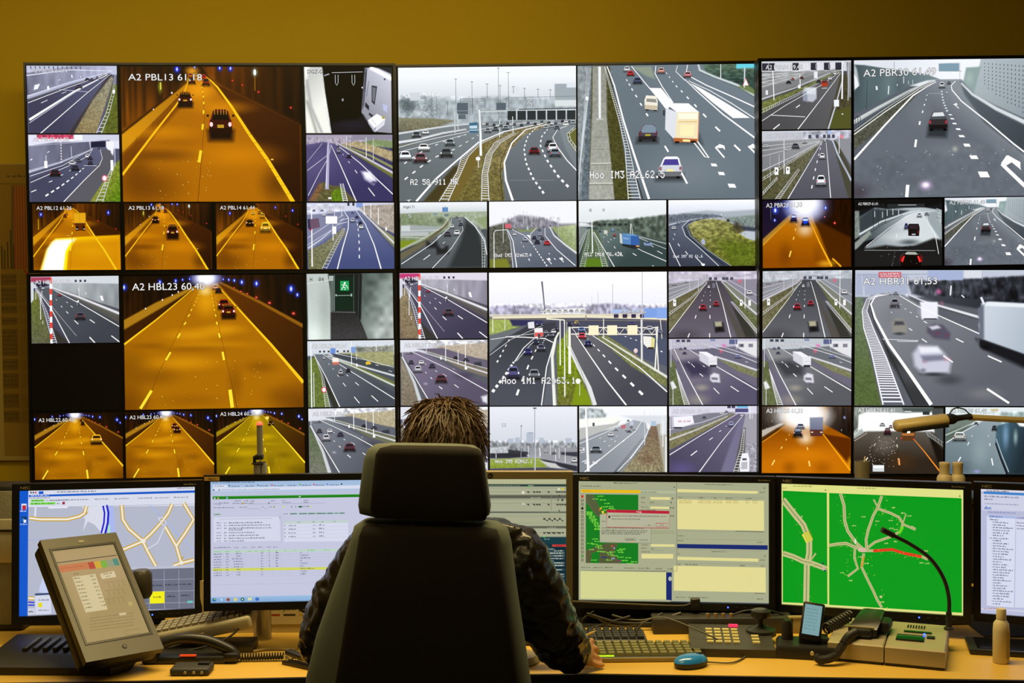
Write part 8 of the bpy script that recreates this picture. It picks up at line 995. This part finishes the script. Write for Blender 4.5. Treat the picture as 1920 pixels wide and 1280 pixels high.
# handheld in its dock
dk = empty('charging_dock', Wp(.768,3.35,-.96), R(-12)); tag(dk, 'black charging dock holding the handheld, beside the console','dock'); loft('dock_base',[[(-.075*k, -.055*k, z),(.085*k, -.055*k, z),(.075*k, .055*k, z),(-.075*k, .055*k, z)] for k, z in ((1,0),(1,.024),(.9,.034))], M_BLACK, dk, 30); box_obj('cradle',-.015,-.02,.03,.06,.03,.05, M_BLACK, dk, bev=.004); lathe('side_post',[(.016,.03),(.014,.075),(.010,.085)], M_SOFT, dk, (-.045,.02,0), n=16); o = lathe('dock_badge',[(.006,0),(.005,.002)], M_STEEL, dk, n=14, mtx=Matrix.Translation((.018,-.055,.018)) @ Matrix.Rotation(R(90),4,'X'))
hh = empty('handheld', mat=Matrix.Translation(Wp(.784,3.338,-.872)) @ Matrix.Rotation(R(-16),4,'Z') @ Matrix.Rotation(R(-22),4,'X') @ Matrix.Rotation(R(6),4,'Y')); tag(hh, 'black handheld phone with a pale blue screen, upright in the dock','phone'); box_obj('phone_body',-.028,-.004,-.048,.028,.012,.052, M_GLOSS, hh, bev=.004); P = Pic(0,0,10,18,'78a0a4',10,16); [P.scrib(1,3+i*2,8,.8,'5c8488', seed=i) for i in range(7)]; o = build_pic(P,'phone_screen',.044,.078, hh, (0,-.0045,.006)); o['label'] = 'pale blue lit screen'
# console with gooseneck microphone
CX = Matrix.Translation(Wp(1.005,3.385,-.96)) @ Matrix.Rotation(R(-21),4,'Z'); cs = empty('intercom_console', mat=CX); tag(cs, 'champagne two part intercom console under the green map monitor','console')
def wedge(name, x0, x1, m): return loft(name, [[(x0+i, -.155+i, z0),(x1-i, -.155+i, z0),(x1-i, .085-i, z1),(x0+i, .085-i, z1)] for i, z0, z1 in ((.004,.0,.0),(.004,.008,.008))], M_BLACK, cs, 30), loft(name, [[(x0+i, -.155+i, z0),(x1-i, -.155+i, z0),(x1-i, .085-i, z1),(x0+i, .085-i, z1)] for i, z0, z1 in ((0,.008,.008),(0,.047,.053),(.003,.051,.057))], m, cs, 30)
wedge('left_unit',-.145,-.005, M_BEIGE); wedge('right_unit',-.002,.145, M_BEIGE); sf = lambda y: .051+(y+.152)/.237*.006
o = box_obj('button_pad',.02,-.095, sf(-.095),.09,-.04, sf(-.04)+.003, M_GLASSBLK, cs, bev=.001); box_obj('display_slot',.035,-.015, sf(-.015),.105,-.003, sf(0)+.003, M_GLASSBLK, cs); box_obj('talk_key',.095,-.06, sf(-.06),.115,-.04, sf(-.04)+.004, M_BLACK, cs, bev=.001); bm = bmesh.new(); bmesh.ops.create_uvsphere(bm, u_segments=8, v_segments=6, radius=.003, matrix=Matrix.Translation((.088,-.03, sf(-.03)+.003))); o = obj('call_light', bm, MATS['blue_led'], cs); o['label'] = 'blue call light'; bm = bmesh.new(); [bm_box(bm, .04+i*.007,.03+j*.008, sf(.05),.044+i*.007,.034+j*.008, sf(.05)+.0012) for i in range(7) for j in range(4)]; obj('speaker_holes', bm, M_BLACK, cs)
iv = CX.inverted(); mb = Wp(1.157,3.375,-.902); lathe('microphone_socket',[(.013,0),(.012,.004),(.008,.006),(.0075,.045)], M_BLACK, cs, iv @ mb, n=16); G = [mb+Vector((0,0,.03)), Wp(1.158,3.378,-.82), Wp(1.142,3.375,-.765), Wp(1.105,3.37,-.712), Wp(1.05,3.355,-.672), Wp(1.0,3.345,-.645)]; tube_obj('gooseneck',[iv @ p for p in G],.0052, M_CORD, cs, n=10); tube_obj('microphone_head',[iv @ G[-1], iv @ Wp(.985,3.343,-.637), iv @ Wp(.968,3.34,-.628)],.0075, M_CORD, cs, n=12, sm=3)
hd = empty('telephone_handset', mat=CX @ Matrix.Translation((-.06,-.01,.058)) @ Matrix.Rotation(R(-2),4,'Z')); tag(hd, 'black telephone handset with coiled cord lying on the left console unit','handset'); loft('handset_grip',[[(x-.035*k, -.09+i, z),(x+.035*k, -.09+i, z),(x+.03*k, .085-i, z),(x-.03*k, .085-i, z)] for x, k, i, z in ((0,1,0,.0),(0,1.05,0,.018),(.01,.95,.02,.034),(.015,.7,.045,.042))], M_SOFT, hd, 40); box_obj('ear_cap',.03,-.05,-.0,.065,.02,.03, M_BLACK, hd, bev=.01); box_obj('mouth_cap',-.03,-.105,-.003,.025,-.07,.02, M_BLACK, hd, bev=.008); box_obj('metal_trim',-.045,-.09,.02,.03,-.083,.023, M_TAN, hd)
hp = [(-.015,-.10,.01),(-.03,-.145,.005),(-.055,-.185,-.033),(-.085,-.20,-.043),(-.10,-.195,-.04)]; c0 = []; L = spline(hp, 30)
for i, p in enumerate(L):
    t = (L[min(i+1, len(L)-1)]-L[max(i-1,0)]).normalized(); u = t.orthogonal().normalized(); v = t.cross(u); [c0.append(p+(u*math.cos((i*4+q)*.62)+v*math.sin((i*4+q)*.62))*.0085) for q in range(4)]
tube_obj('handset_cord', c0,.0032, M_CORD, hd, n=5, sm=0); tube_obj('cord_loop', coil((-.10,-.06,-.0),(-.05,.03,.02),9,.013),.0035, M_CORD, hd, n=5, sm=0)
bt = empty('squeeze_bottle', Wp(1.253,3.262,-.96)); tag(bt, 'white squeeze bottle with cap standing near the right end of the desk','bottle'); lathe('bottle_body',[(.018,0),(.0205,.003),(.0205,.085),(.019,.102),(.012,.112),(.0105,.114)], M_CREAM, bt); lathe('cap',[(.0125,.114),(.012,.138),(.011,.14)], M_CREAM, bt); P = Pic(0,0,10,60,'c8b078',6,20); [P.box(1,2+i*2.2,8 if i % 3 else 6,3.2+i*2.2,'6c6038') for i in range(25)]; o = build_pic(P,'bottle_label',.010,.075, bt, (.011,-.0205,.048), PRINT); o.rotation_euler = (0,0, R(28)); o['label'] = 'printed narrow label'
tb2 = empty('tablet', Wp(1.30,3.37,-.96), R(-14)); tag(tb2,'black tablet lying behind the white squeeze bottle','tablet'); box_obj('tablet_body',-.09,-.06,0,.12,.07,.016, M_BLACK, tb2, bev=.005); box_obj('tablet_glass',-.07,-.05,.016,.11,.06,.0175, M_GLASSBLK, tb2)
sb = empty('small_carton', Wp(.80,3.575,-.96)); tag(sb, 'small tan carton behind the handheld dock','carton'); box_obj('carton_body',-.028,-.02,0,.028,.02,.042, M_TAN, sb, bev=.002); box_obj('carton_flap',-.03,-.022,.042,.012,.0,.046, M_TAN, sb)
# things on the cabinet, and the lamp
cp = empty('metal_cup',(1.06,4.26, CT)); tag(cp, 'grey metal cup with a pale stick, behind the green map monitor','cup'); lathe('cup_body',[(.024,0),(.0245,.004),(.0245,.118),(.0225,.118),(.0215,.02)], mat('brushed_cup',(.35,.33,.24), rough=.4, metal=.6), cp); tube_obj('stick',[(0,0,.02),(.004,0,.07),(.010,0,.134)],.003, M_CREAM, cp, sm=2)
o = cp; cp.location = (1.17,4.27, CT)
for k, (x, lb) in enumerate(((1.443,'left of the two cream flasks above the green map monitor'),(1.487,'right of the two cream flasks above the green map monitor'))): f = empty('cream_flask',(x, 4.26, CT)); tag(f, lb, 'flask','cream flasks on the cabinet'); lathe('flask_body',[(.024,0),(.025,.004),(.025,.06),(.022,.068),(.0165,.074)], M_CREAM, f); lathe('flask_cap',[(.0165,.074),(.0165,.10),(.0175,.102),(.0175,.112),(.015,.114)], M_CREAM, f)
lp = empty('desk_lamp',(1.98,4.30, CT)); tag(lp, 'cream swing arm desk lamp reaching in from the right over the lower displays','lamp'); il = lambda x, z, y=4.3: Vector((x-1.98, y-4.30, z+CAMZ-CT)); lathe('lamp_foot',[(.06,0),(.058,.012),(.02,.02)], M_BLACK, lp); lathe('lamp_pole',[(.011,.015),(.011,.225)], M_STEEL, lp); M_LAMP = mat('cream_lacquer',(.60,.47,.20), rough=.4)
HM = Matrix.Translation(il(1.374,-.448)) @ Matrix.Rotation(R(-7),4,'Y'); sec = [(math.cos(t*math.pi/12), math.sin(t*math.pi/12)) for t in range(24)]
loft('lamp_head',[[HM @ Vector((x, .035*a*k, .021*b*k)) for a, b in sec] for x, k in ((-.086,.75),(-.08,.97),(.08,1.0),(.088,.92))], M_LAMP, lp); bm = bmesh.new(); bm_box(bm, -.07,-.036,-.0225,.085,.01,-.010,.003, M=HM); shade(obj('lamp_underside', bm, M_BLACK, lp),30); bm = bmesh.new(); bm_box(bm, -.058,-.037,-.024,-.048,-.03,-.0175,.002, M=HM); o = obj('lamp_glint', bm, mat('lamp_light','fff4d8', emit='fff0c8', estr=3), lp); o['label'] = 'bright lit spot'; loft('lamp_joint',[[HM @ Vector((x, .03*a*k, .019*b*k)) for a, b in sec] for x, k in ((.086,.95),(.11,.95),(.125,.55),(.15,.5),(.172,.55))], M_BLACK, lp); tube_obj('lamp_cable',[HM @ Vector(p) for p in ((.10,0,.016),(.12,0,.034),(.15,0,.028),(.168,0,.008))],.0022, M_CORD, lp)
A0, A1 = HM @ Vector((.165,0,-.002)), Vector((0,0,.225)); bm = bmesh.new(); tube(bm, [A0, A0.lerp(A1,.5)+Vector((0,0,.004)), A1],.0105,8); shade(obj('lamp_arm', bm, M_LAMP, lp),40)
# ------------------------------------------------------------------ the chair
CH = Matrix.Translation((-.185,2.765,0)) @ Matrix.Rotation(R(-11),4,'Z'); ch = empty('office_chair', mat=CH); tag(ch, 'high backed black office chair with grey side bolsters, seen from behind','chair')
M_BLK = mat('black_upholstery',(.014,.0105,.0065), rough=.75, spec=.2, bump=.35, bscale=1400, vary=.25, vscale=500, sheen=0); M_BOL = mat('grey_upholstery_tinted_for_light',(.12,.14,.11), rough=.8, bump=.35, bscale=1400, vary=.2, vscale=500)  # bolster grey lightened and tinted green for neutral light not in the scene
def sup(hw, hd, cx, cy, z, p=3.2, n=32): return [(cx+hw*math.copysign(abs(math.cos(t))**(2/p), math.cos(t)), cy+hd*math.copysign(abs(math.sin(t))**(2/p), math.sin(t)), z) for t in (k*2*math.pi/n for k in range(n))]
Z = lambda z: z+CAMZ
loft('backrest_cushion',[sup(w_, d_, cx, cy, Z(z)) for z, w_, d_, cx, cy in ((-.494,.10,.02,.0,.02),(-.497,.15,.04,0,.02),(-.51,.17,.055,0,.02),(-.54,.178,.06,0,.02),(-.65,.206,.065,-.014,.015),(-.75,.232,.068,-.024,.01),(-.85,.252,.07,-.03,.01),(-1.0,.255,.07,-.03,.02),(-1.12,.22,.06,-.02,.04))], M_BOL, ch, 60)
loft('back_panel',[sup(w_, d_, cx, cy, Z(z),5) for z, w_, d_, cx, cy in ((-.498,.12,.01,.012,-.035),(-.503,.146,.022,.012,-.036),(-.52,.153,.028,.012,-.038),(-.65,.174,.03,.012,-.046),(-.85,.205,.032,.01,-.055),(-1.05,.21,.03,.008,-.045),(-1.1,.18,.02,.008,-.03))], M_BLK, ch, 60)
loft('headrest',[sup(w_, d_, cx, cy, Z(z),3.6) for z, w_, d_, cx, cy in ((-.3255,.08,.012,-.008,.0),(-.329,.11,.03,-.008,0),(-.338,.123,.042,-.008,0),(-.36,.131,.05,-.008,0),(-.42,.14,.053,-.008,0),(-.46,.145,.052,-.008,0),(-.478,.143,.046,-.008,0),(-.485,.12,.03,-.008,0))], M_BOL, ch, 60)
loft('headrest_panel',[sup(w_, d_,.013,-.036, Z(z),4.5) for z, w_, d_ in ((-.3262,.085,.008),(-.332,.108,.018),(-.345,.117,.022),(-.42,.126,.024),(-.465,.130,.024),(-.482,.122,.016))], M_BLK, ch, 60)
[tube_obj('headrest_post',[(x, .0, Z(-.47)),(x, .005, Z(-.52))],.007, M_STEEL, ch, sm=0) for x in (-.07,.08)]
loft('seat_cushion',[sup(.24*k, .24*k, 0,.24, z) for k, z in ((.9,.44),(1,.46),(1,.51),(.9,.535))], M_BLK, ch); lathe('gas_column',[(.03,.1),(.03,.28),(.022,.28),(.022,.45)], M_BLACK, ch, (0,.2,0), n=20); box_obj('back_bracket',-.04,-.05,.42,.04,.2,.46, M_BLACK, ch, bev=.005); box_obj('back_bracket_upright',-.035,-.05,.44,.035,-.01,.75, M_BLACK, ch, bev=.005)
for k in range(5):
    a = k*2*math.pi/5+.3; tube_obj('base_leg',[(0,.2,.12),(.15*math.cos(a),.2+.15*math.sin(a),.10),(.28*math.cos(a),.2+.28*math.sin(a),.075)],.02, M_BLACK, ch, n=8, sm=3); lathe('castor',[(.022,-.02),(.026,-.012),(.026,.012),(.022,.02)], M_BLACK, ch, n=16, mtx=Matrix.Translation((.29*math.cos(a),.2+.29*math.sin(a),.027)) @ Matrix.Rotation(a, 4,'Z') @ Matrix.Rotation(R(90),4,'X')); tube_obj('castor_stem',[(.28*math.cos(a),.2+.28*math.sin(a),.075),(.288*math.cos(a),.2+.288*math.sin(a),.03)],.008, M_BLACK, ch, sm=0)
# ------------------------------------------------------------------ the operator
from mathutils import noise as NZ
def balls(L):
    bm = bmesh.new(); [bmesh.ops.create_uvsphere(bm, u_segments=24, v_segments=12, radius=1, matrix=Matrix.Translation(Wp(x, y, z)) @ Matrix.Diagonal((a, b, c, 1))) for x, y, z, a, b, c in L]; return bm
def skin(V, E, sub=2, root=0, extra=None, voxel=None, lump=None, smooth=4):
    """continuous limb surface grown from a skeleton; V = [(x,y,z,r)], extra = bmesh of further shapes fused in by a voxel remesh"""
    me = bpy.data.meshes.new('sk'); me.from_pydata([Wp(*v[:3]) for v in V], E,[]); o = bpy.data.objects.new('sk', me); COL.objects.link(o); o.modifiers.new('s','SKIN')
    for i, v in enumerate(V): d = me.skin_vertices[0].data[i]; d.radius = v[3] if isinstance(v[3], tuple) else (v[3], v[3]); d.use_root = i == root
    s = o.modifiers.new('u','SUBSURF'); s.levels = s.render_levels = sub
    def bake(): dg = bpy.context.evaluated_depsgraph_get(); return bpy.data.meshes.new_from_object(o.evaluated_get(dg))
    m2 = bake(); o.modifiers.clear(); o.data = m2
    if extra is not None:
        bm = bmesh.new(); bm.from_mesh(m2); t = bpy.data.meshes.new('t'); extra.to_mesh(t); extra.free(); bm.from_mesh(t); bm.to_mesh(m2); bm.free(); r = o.modifiers.new('r','REMESH'); r.mode = 'VOXEL'; r.voxel_size = voxel; r = o.modifiers.new('sm','SMOOTH'); r.iterations = smooth; r.factor = .5; m2 = bake()
    bpy.data.objects.remove(o)
    if lump:
        for v in m2.vertices: p = v.co; v.co = p+v.normal*sum(a*NZ.noise(Vector((p.x*f, p.y*f, p.z*f*g))) for a, f, g in lump)
    return m2
HC = Wp(-.155,2.90,-.358)
def head_bm():
    bm = bmesh.new(); add = lambda p, s, u=24: bmesh.ops.create_uvsphere(bm, u_segments=u, v_segments=u//2, radius=1, matrix=Matrix.Translation(HC+Vector(p)) @ Matrix.Diagonal((*s, 1)))
    add((0,-.008,.015),(.076,.094,.098),32); add((0,.03,-.045),(.058,.062,.075)); add((0,.092,-.022),(.012,.022,.014),12); add((0,.088,-.004),(.008,.012,.026),12); add((0,.084,-.064),(.024,.010,.006),12); add((0,.082,-.074),(.021,.010,.006),12); add((0,.062,-.096),(.034,.024,.022),16); add((0,.074,.026),(.052,.014,.010),12)
    for s in (-1,1): add((s*.078,.0,-.01),(.009,.022,.034),12); add((s*.036,.056,-.028),(.03,.022,.028),16)
    return bm
SK = mat('skin',(.55,.27,.12), rough=.5, vary=.06)
BV = [(-.17,2.95,-1.08,(.09,.07)),(-.17,2.94,-.9,(.10,.075)),(-.165,2.95,-.74,(.13,.09)),(-.16,2.94,-.64,(.07,.055)),(-.157,2.925,-.55,.052),(-.155,2.915,-.46,.05),(-.155,2.90,-.40,.05)]
BE = [(0,1),(1,2),(2,3),(3,4),(4,5),(5,6)]
ARM = {1: [(.0,2.95,-.62,.038),(.05,2.965,-.71,.036),(.095,3.0,-.81,.032),(.128,3.09,-.87,.03),(.155,3.178,-.915,.025),(.175,3.212,-.915,.026)],-1: [(-.32,2.95,-.62,.038),(-.40,2.965,-.71,.036),(-.452,3.0,-.82,.032),(-.45,3.09,-.88,.03),(-.41,3.17,-.915,.025),(-.395,3.21,-.925,.026)]}
FG = {1: [[(.186,3.226,-.893),(.199,3.258,-.892),(.205,3.28,-.908)],[(.192,3.224,-.906),(.211,3.254,-.913),(.214,3.273,-.931)],[(.194,3.217,-.921),(.215,3.239,-.934),(.223,3.252,-.947)],[(.191,3.207,-.935),(.212,3.223,-.948),(.231,3.235,-.9515)],[(.168,3.222,-.897),(.173,3.25,-.886),(.188,3.272,-.893)]],
      -1: [[(-.372+k*-.017,3.235-abs(k-1)*.006,-.928),(-.368+k*-.018,3.268,-.932),(-.366+k*-.018,3.288-k*.004,-.946)] for k in range(4)]+[[(-.372,3.205,-.932),(-.35,3.222,-.94),(-.338,3.242,-.948)]]}
for s in (1,-1):
    b = len(BV); BV += ARM[s]; BE.append((3, b)); BE += [(b+i, b+i+1) for i in range(5)]; hnd = b+5
    for k, F in enumerate(FG[s]): f = len(BV); BV += [(*p, (.0095,.0085,.0072)[i]) for i, p in enumerate(F)]; BE += [(hnd, f),(f, f+1),(f+1, f+2)]
LEG = lambda s: [(-.17+s*.09,2.98,-1.09,.085),(-.17+s*.13,3.34,-1.10,.065),(-.17+s*.13,3.36,-1.36,.05),(-.17+s*.13,3.36,-1.60,.04),(-.17+s*.13,3.44,-1.672,.032)]
for s in (1,-1): b = len(BV); BV += LEG(s); BE.append((0, b)); BE += [(b+i, b+i+1) for i in range(4)]
pn = empty('person',(-.17,2.93,0)); tag(pn, 'person in a black leather jacket with tousled brown hair, sitting in the chair','person'); bpy.context.view_layer.update(); pi_ = pn.matrix_world.inverted()
def own(o): o.matrix_parent_inverse = pi_; return o
own(shade(obj('body', skin(BV, BE,2, extra=head_bm(), voxel=.0042), SK, pn),180))
for s in (-1,1): own(lathe('eye',[(.002,-.0115),(.008,-.008),(.0115,0),(.008,.008),(.002,.0115)], mat('eye_white',(.7,.68,.62), rough=.2), pn, mtx=Matrix.Translation(HC+Vector((s*.031,.0735,.004))), n=14)); own(lathe('iris',[(.0055,0),(.003,.001)], mat('iris_brown',(.05,.03,.015), rough=.2), pn, mtx=Matrix.Translation(HC+Vector((s*.031,.085,.004))) @ Matrix.Rotation(R(-90),4,'X'), n=12))
JV = [(-.17,2.93,-1.06,(.15,.125)),(-.17,2.94,-.92,(.155,.12)),(-.165,2.95,-.76,(.165,.115)),(-.16,2.945,-.65,(.12,.095)),(-.158,2.93,-.575,.072),(-.157,2.925,-.53,.066),(-.156,2.92,-.497,.066)]; JE = [(0,1),(1,2),(2,3),(3,4),(4,5),(5,6)]
JR = (.094,.08,.074,.062,.046)
for s in (1,-1): b = len(JV); JV += [(*p[:3], r) for p, r in zip(ARM[s][:5], JR)]; JV += [(-.16+s*.09,2.935,-.592,.088)]; JE += [(3, b+5),(b+5, b)]; JE += [(b+i, b+i+1) for i in range(4)]
o = own(shade(obj('leather_jacket', skin(JV, JE,3, extra=balls([(-.16+s*.155,2.945,-.612,.09,.082,.075) for s in (1,-1)]+[(-.16+s*.095,2.94,-.588,.105,.085,.072) for s in (1,-1)]+[(-.16+s*.12,2.945,-.70,.07,.09,.1) for s in (1,-1)]), voxel=.007, smooth=8, lump=((.010,14,1.8),(.007,34,1.6),(.003,80,1.3))), mat('black_leather',(.013,.011,.009), rough=.27, spec=.6, bump=.25, bscale=260, vary=.2), pn),180)); o['label'] = 'creased black leather jacket'
TV = [(-.17,2.94,-1.075,(.135,.115))]; TE = []
for s in (1,-1): b = len(TV); TV += [(*p[:3], p[3]+.016) for p in LEG(s)[:4]]; TE += [(0, b),(b, b+1),(b+1, b+2),(b+2, b+3)]
own(shade(obj('trousers', skin(TV, TE,2, extra=balls([(-.17,2.95,-1.07,.175,.14,.1)]+[(-.17+s*.1,3.02,-1.09,.105,.14,.085) for s in (1,-1)]), voxel=.009, smooth=8), mat('dark_denim',(.02,.025,.04), rough=.85), pn),180))
for s in (1,-1): own(loft('shoe',[[(-.17+s*.13+a*w_,3.40+b*l_, z) for a, b in sec] for z, w_, l_ in ((.002,.045,.13),(.02,.05,.135),(.05,.045,.12),(.085,.042,.07),(.11,.04,.055))], M_BLACK, pn))
# hair: a lumpy cap with tousled locks
bm = bmesh.new(); bmesh.ops.create_icosphere(bm, subdivisions=5, radius=1)
for v in list(bm.verts):
    d = v.co.normalized()
    if d.y > .45 and d.z < .55 or d.z < -.62: bm.verts.remove(v); continue
    k = 1+.05*NZ.noise(d*4)+.035*NZ.noise(Vector((d.x*16, d.y*5, d.z*5)))+.02*NZ.noise(Vector((d.x*40, d.y*10, d.z*10))); v.co = HC+Vector((d.x*.083*k, -.008+d.y*.1*k, .014+d.z*.104*k))
rh = random.Random(4)
for i in range(760):
    th = rh.uniform(0,2*math.pi); ph = rh.uniform(-.5,1.45); d = Vector((math.cos(ph)*math.cos(th), math.cos(ph)*math.sin(th), math.sin(ph)))
    if d.y > .4 and d.z < .6: continue
    p = HC+Vector((d.x*.083,-.008+d.y*.1,.014+d.z*.104)); dn = (Vector((d.x*.9, d.y*.5-.3,-.75))+Vector((rh.gauss(0,.32), rh.gauss(0,.26), rh.gauss(0,.2)))); dn = (dn-d*dn.dot(d)).normalized(); l = rh.uniform(.035,.075); lift = rh.choice((.001,.002,.004,.008)); tube(bm, [p-d*.004, p+dn*l*.5+d*lift, p+dn*l+d*(lift*rh.uniform(-.2,1.3)-.004)],.0032,4,.0007)
o = own(shade(obj('hair', bm, mat('brown_hair',(.085,.042,.011), rough=.6, vary=.3, vscale=90), pn),60)); o['label'] = 'tousled brown hair'
pc = empty('pencil', Wp(.1465,3.236,-.893)); tag(pc, 'yellow pencil held in the right hand','pencil'); d = Vector((.062,.022,.023)); tube_obj('pencil_shaft',[(0,0,0), d*.9],.0036, mat('yellow_pencil',(.75,.5,.12), rough=.4), pc, n=6, sm=0); tube_obj('pencil_tip',[d*.9, d*1.06],.0036, M_CREAM, pc, n=6, sm=0, r2=.0006)
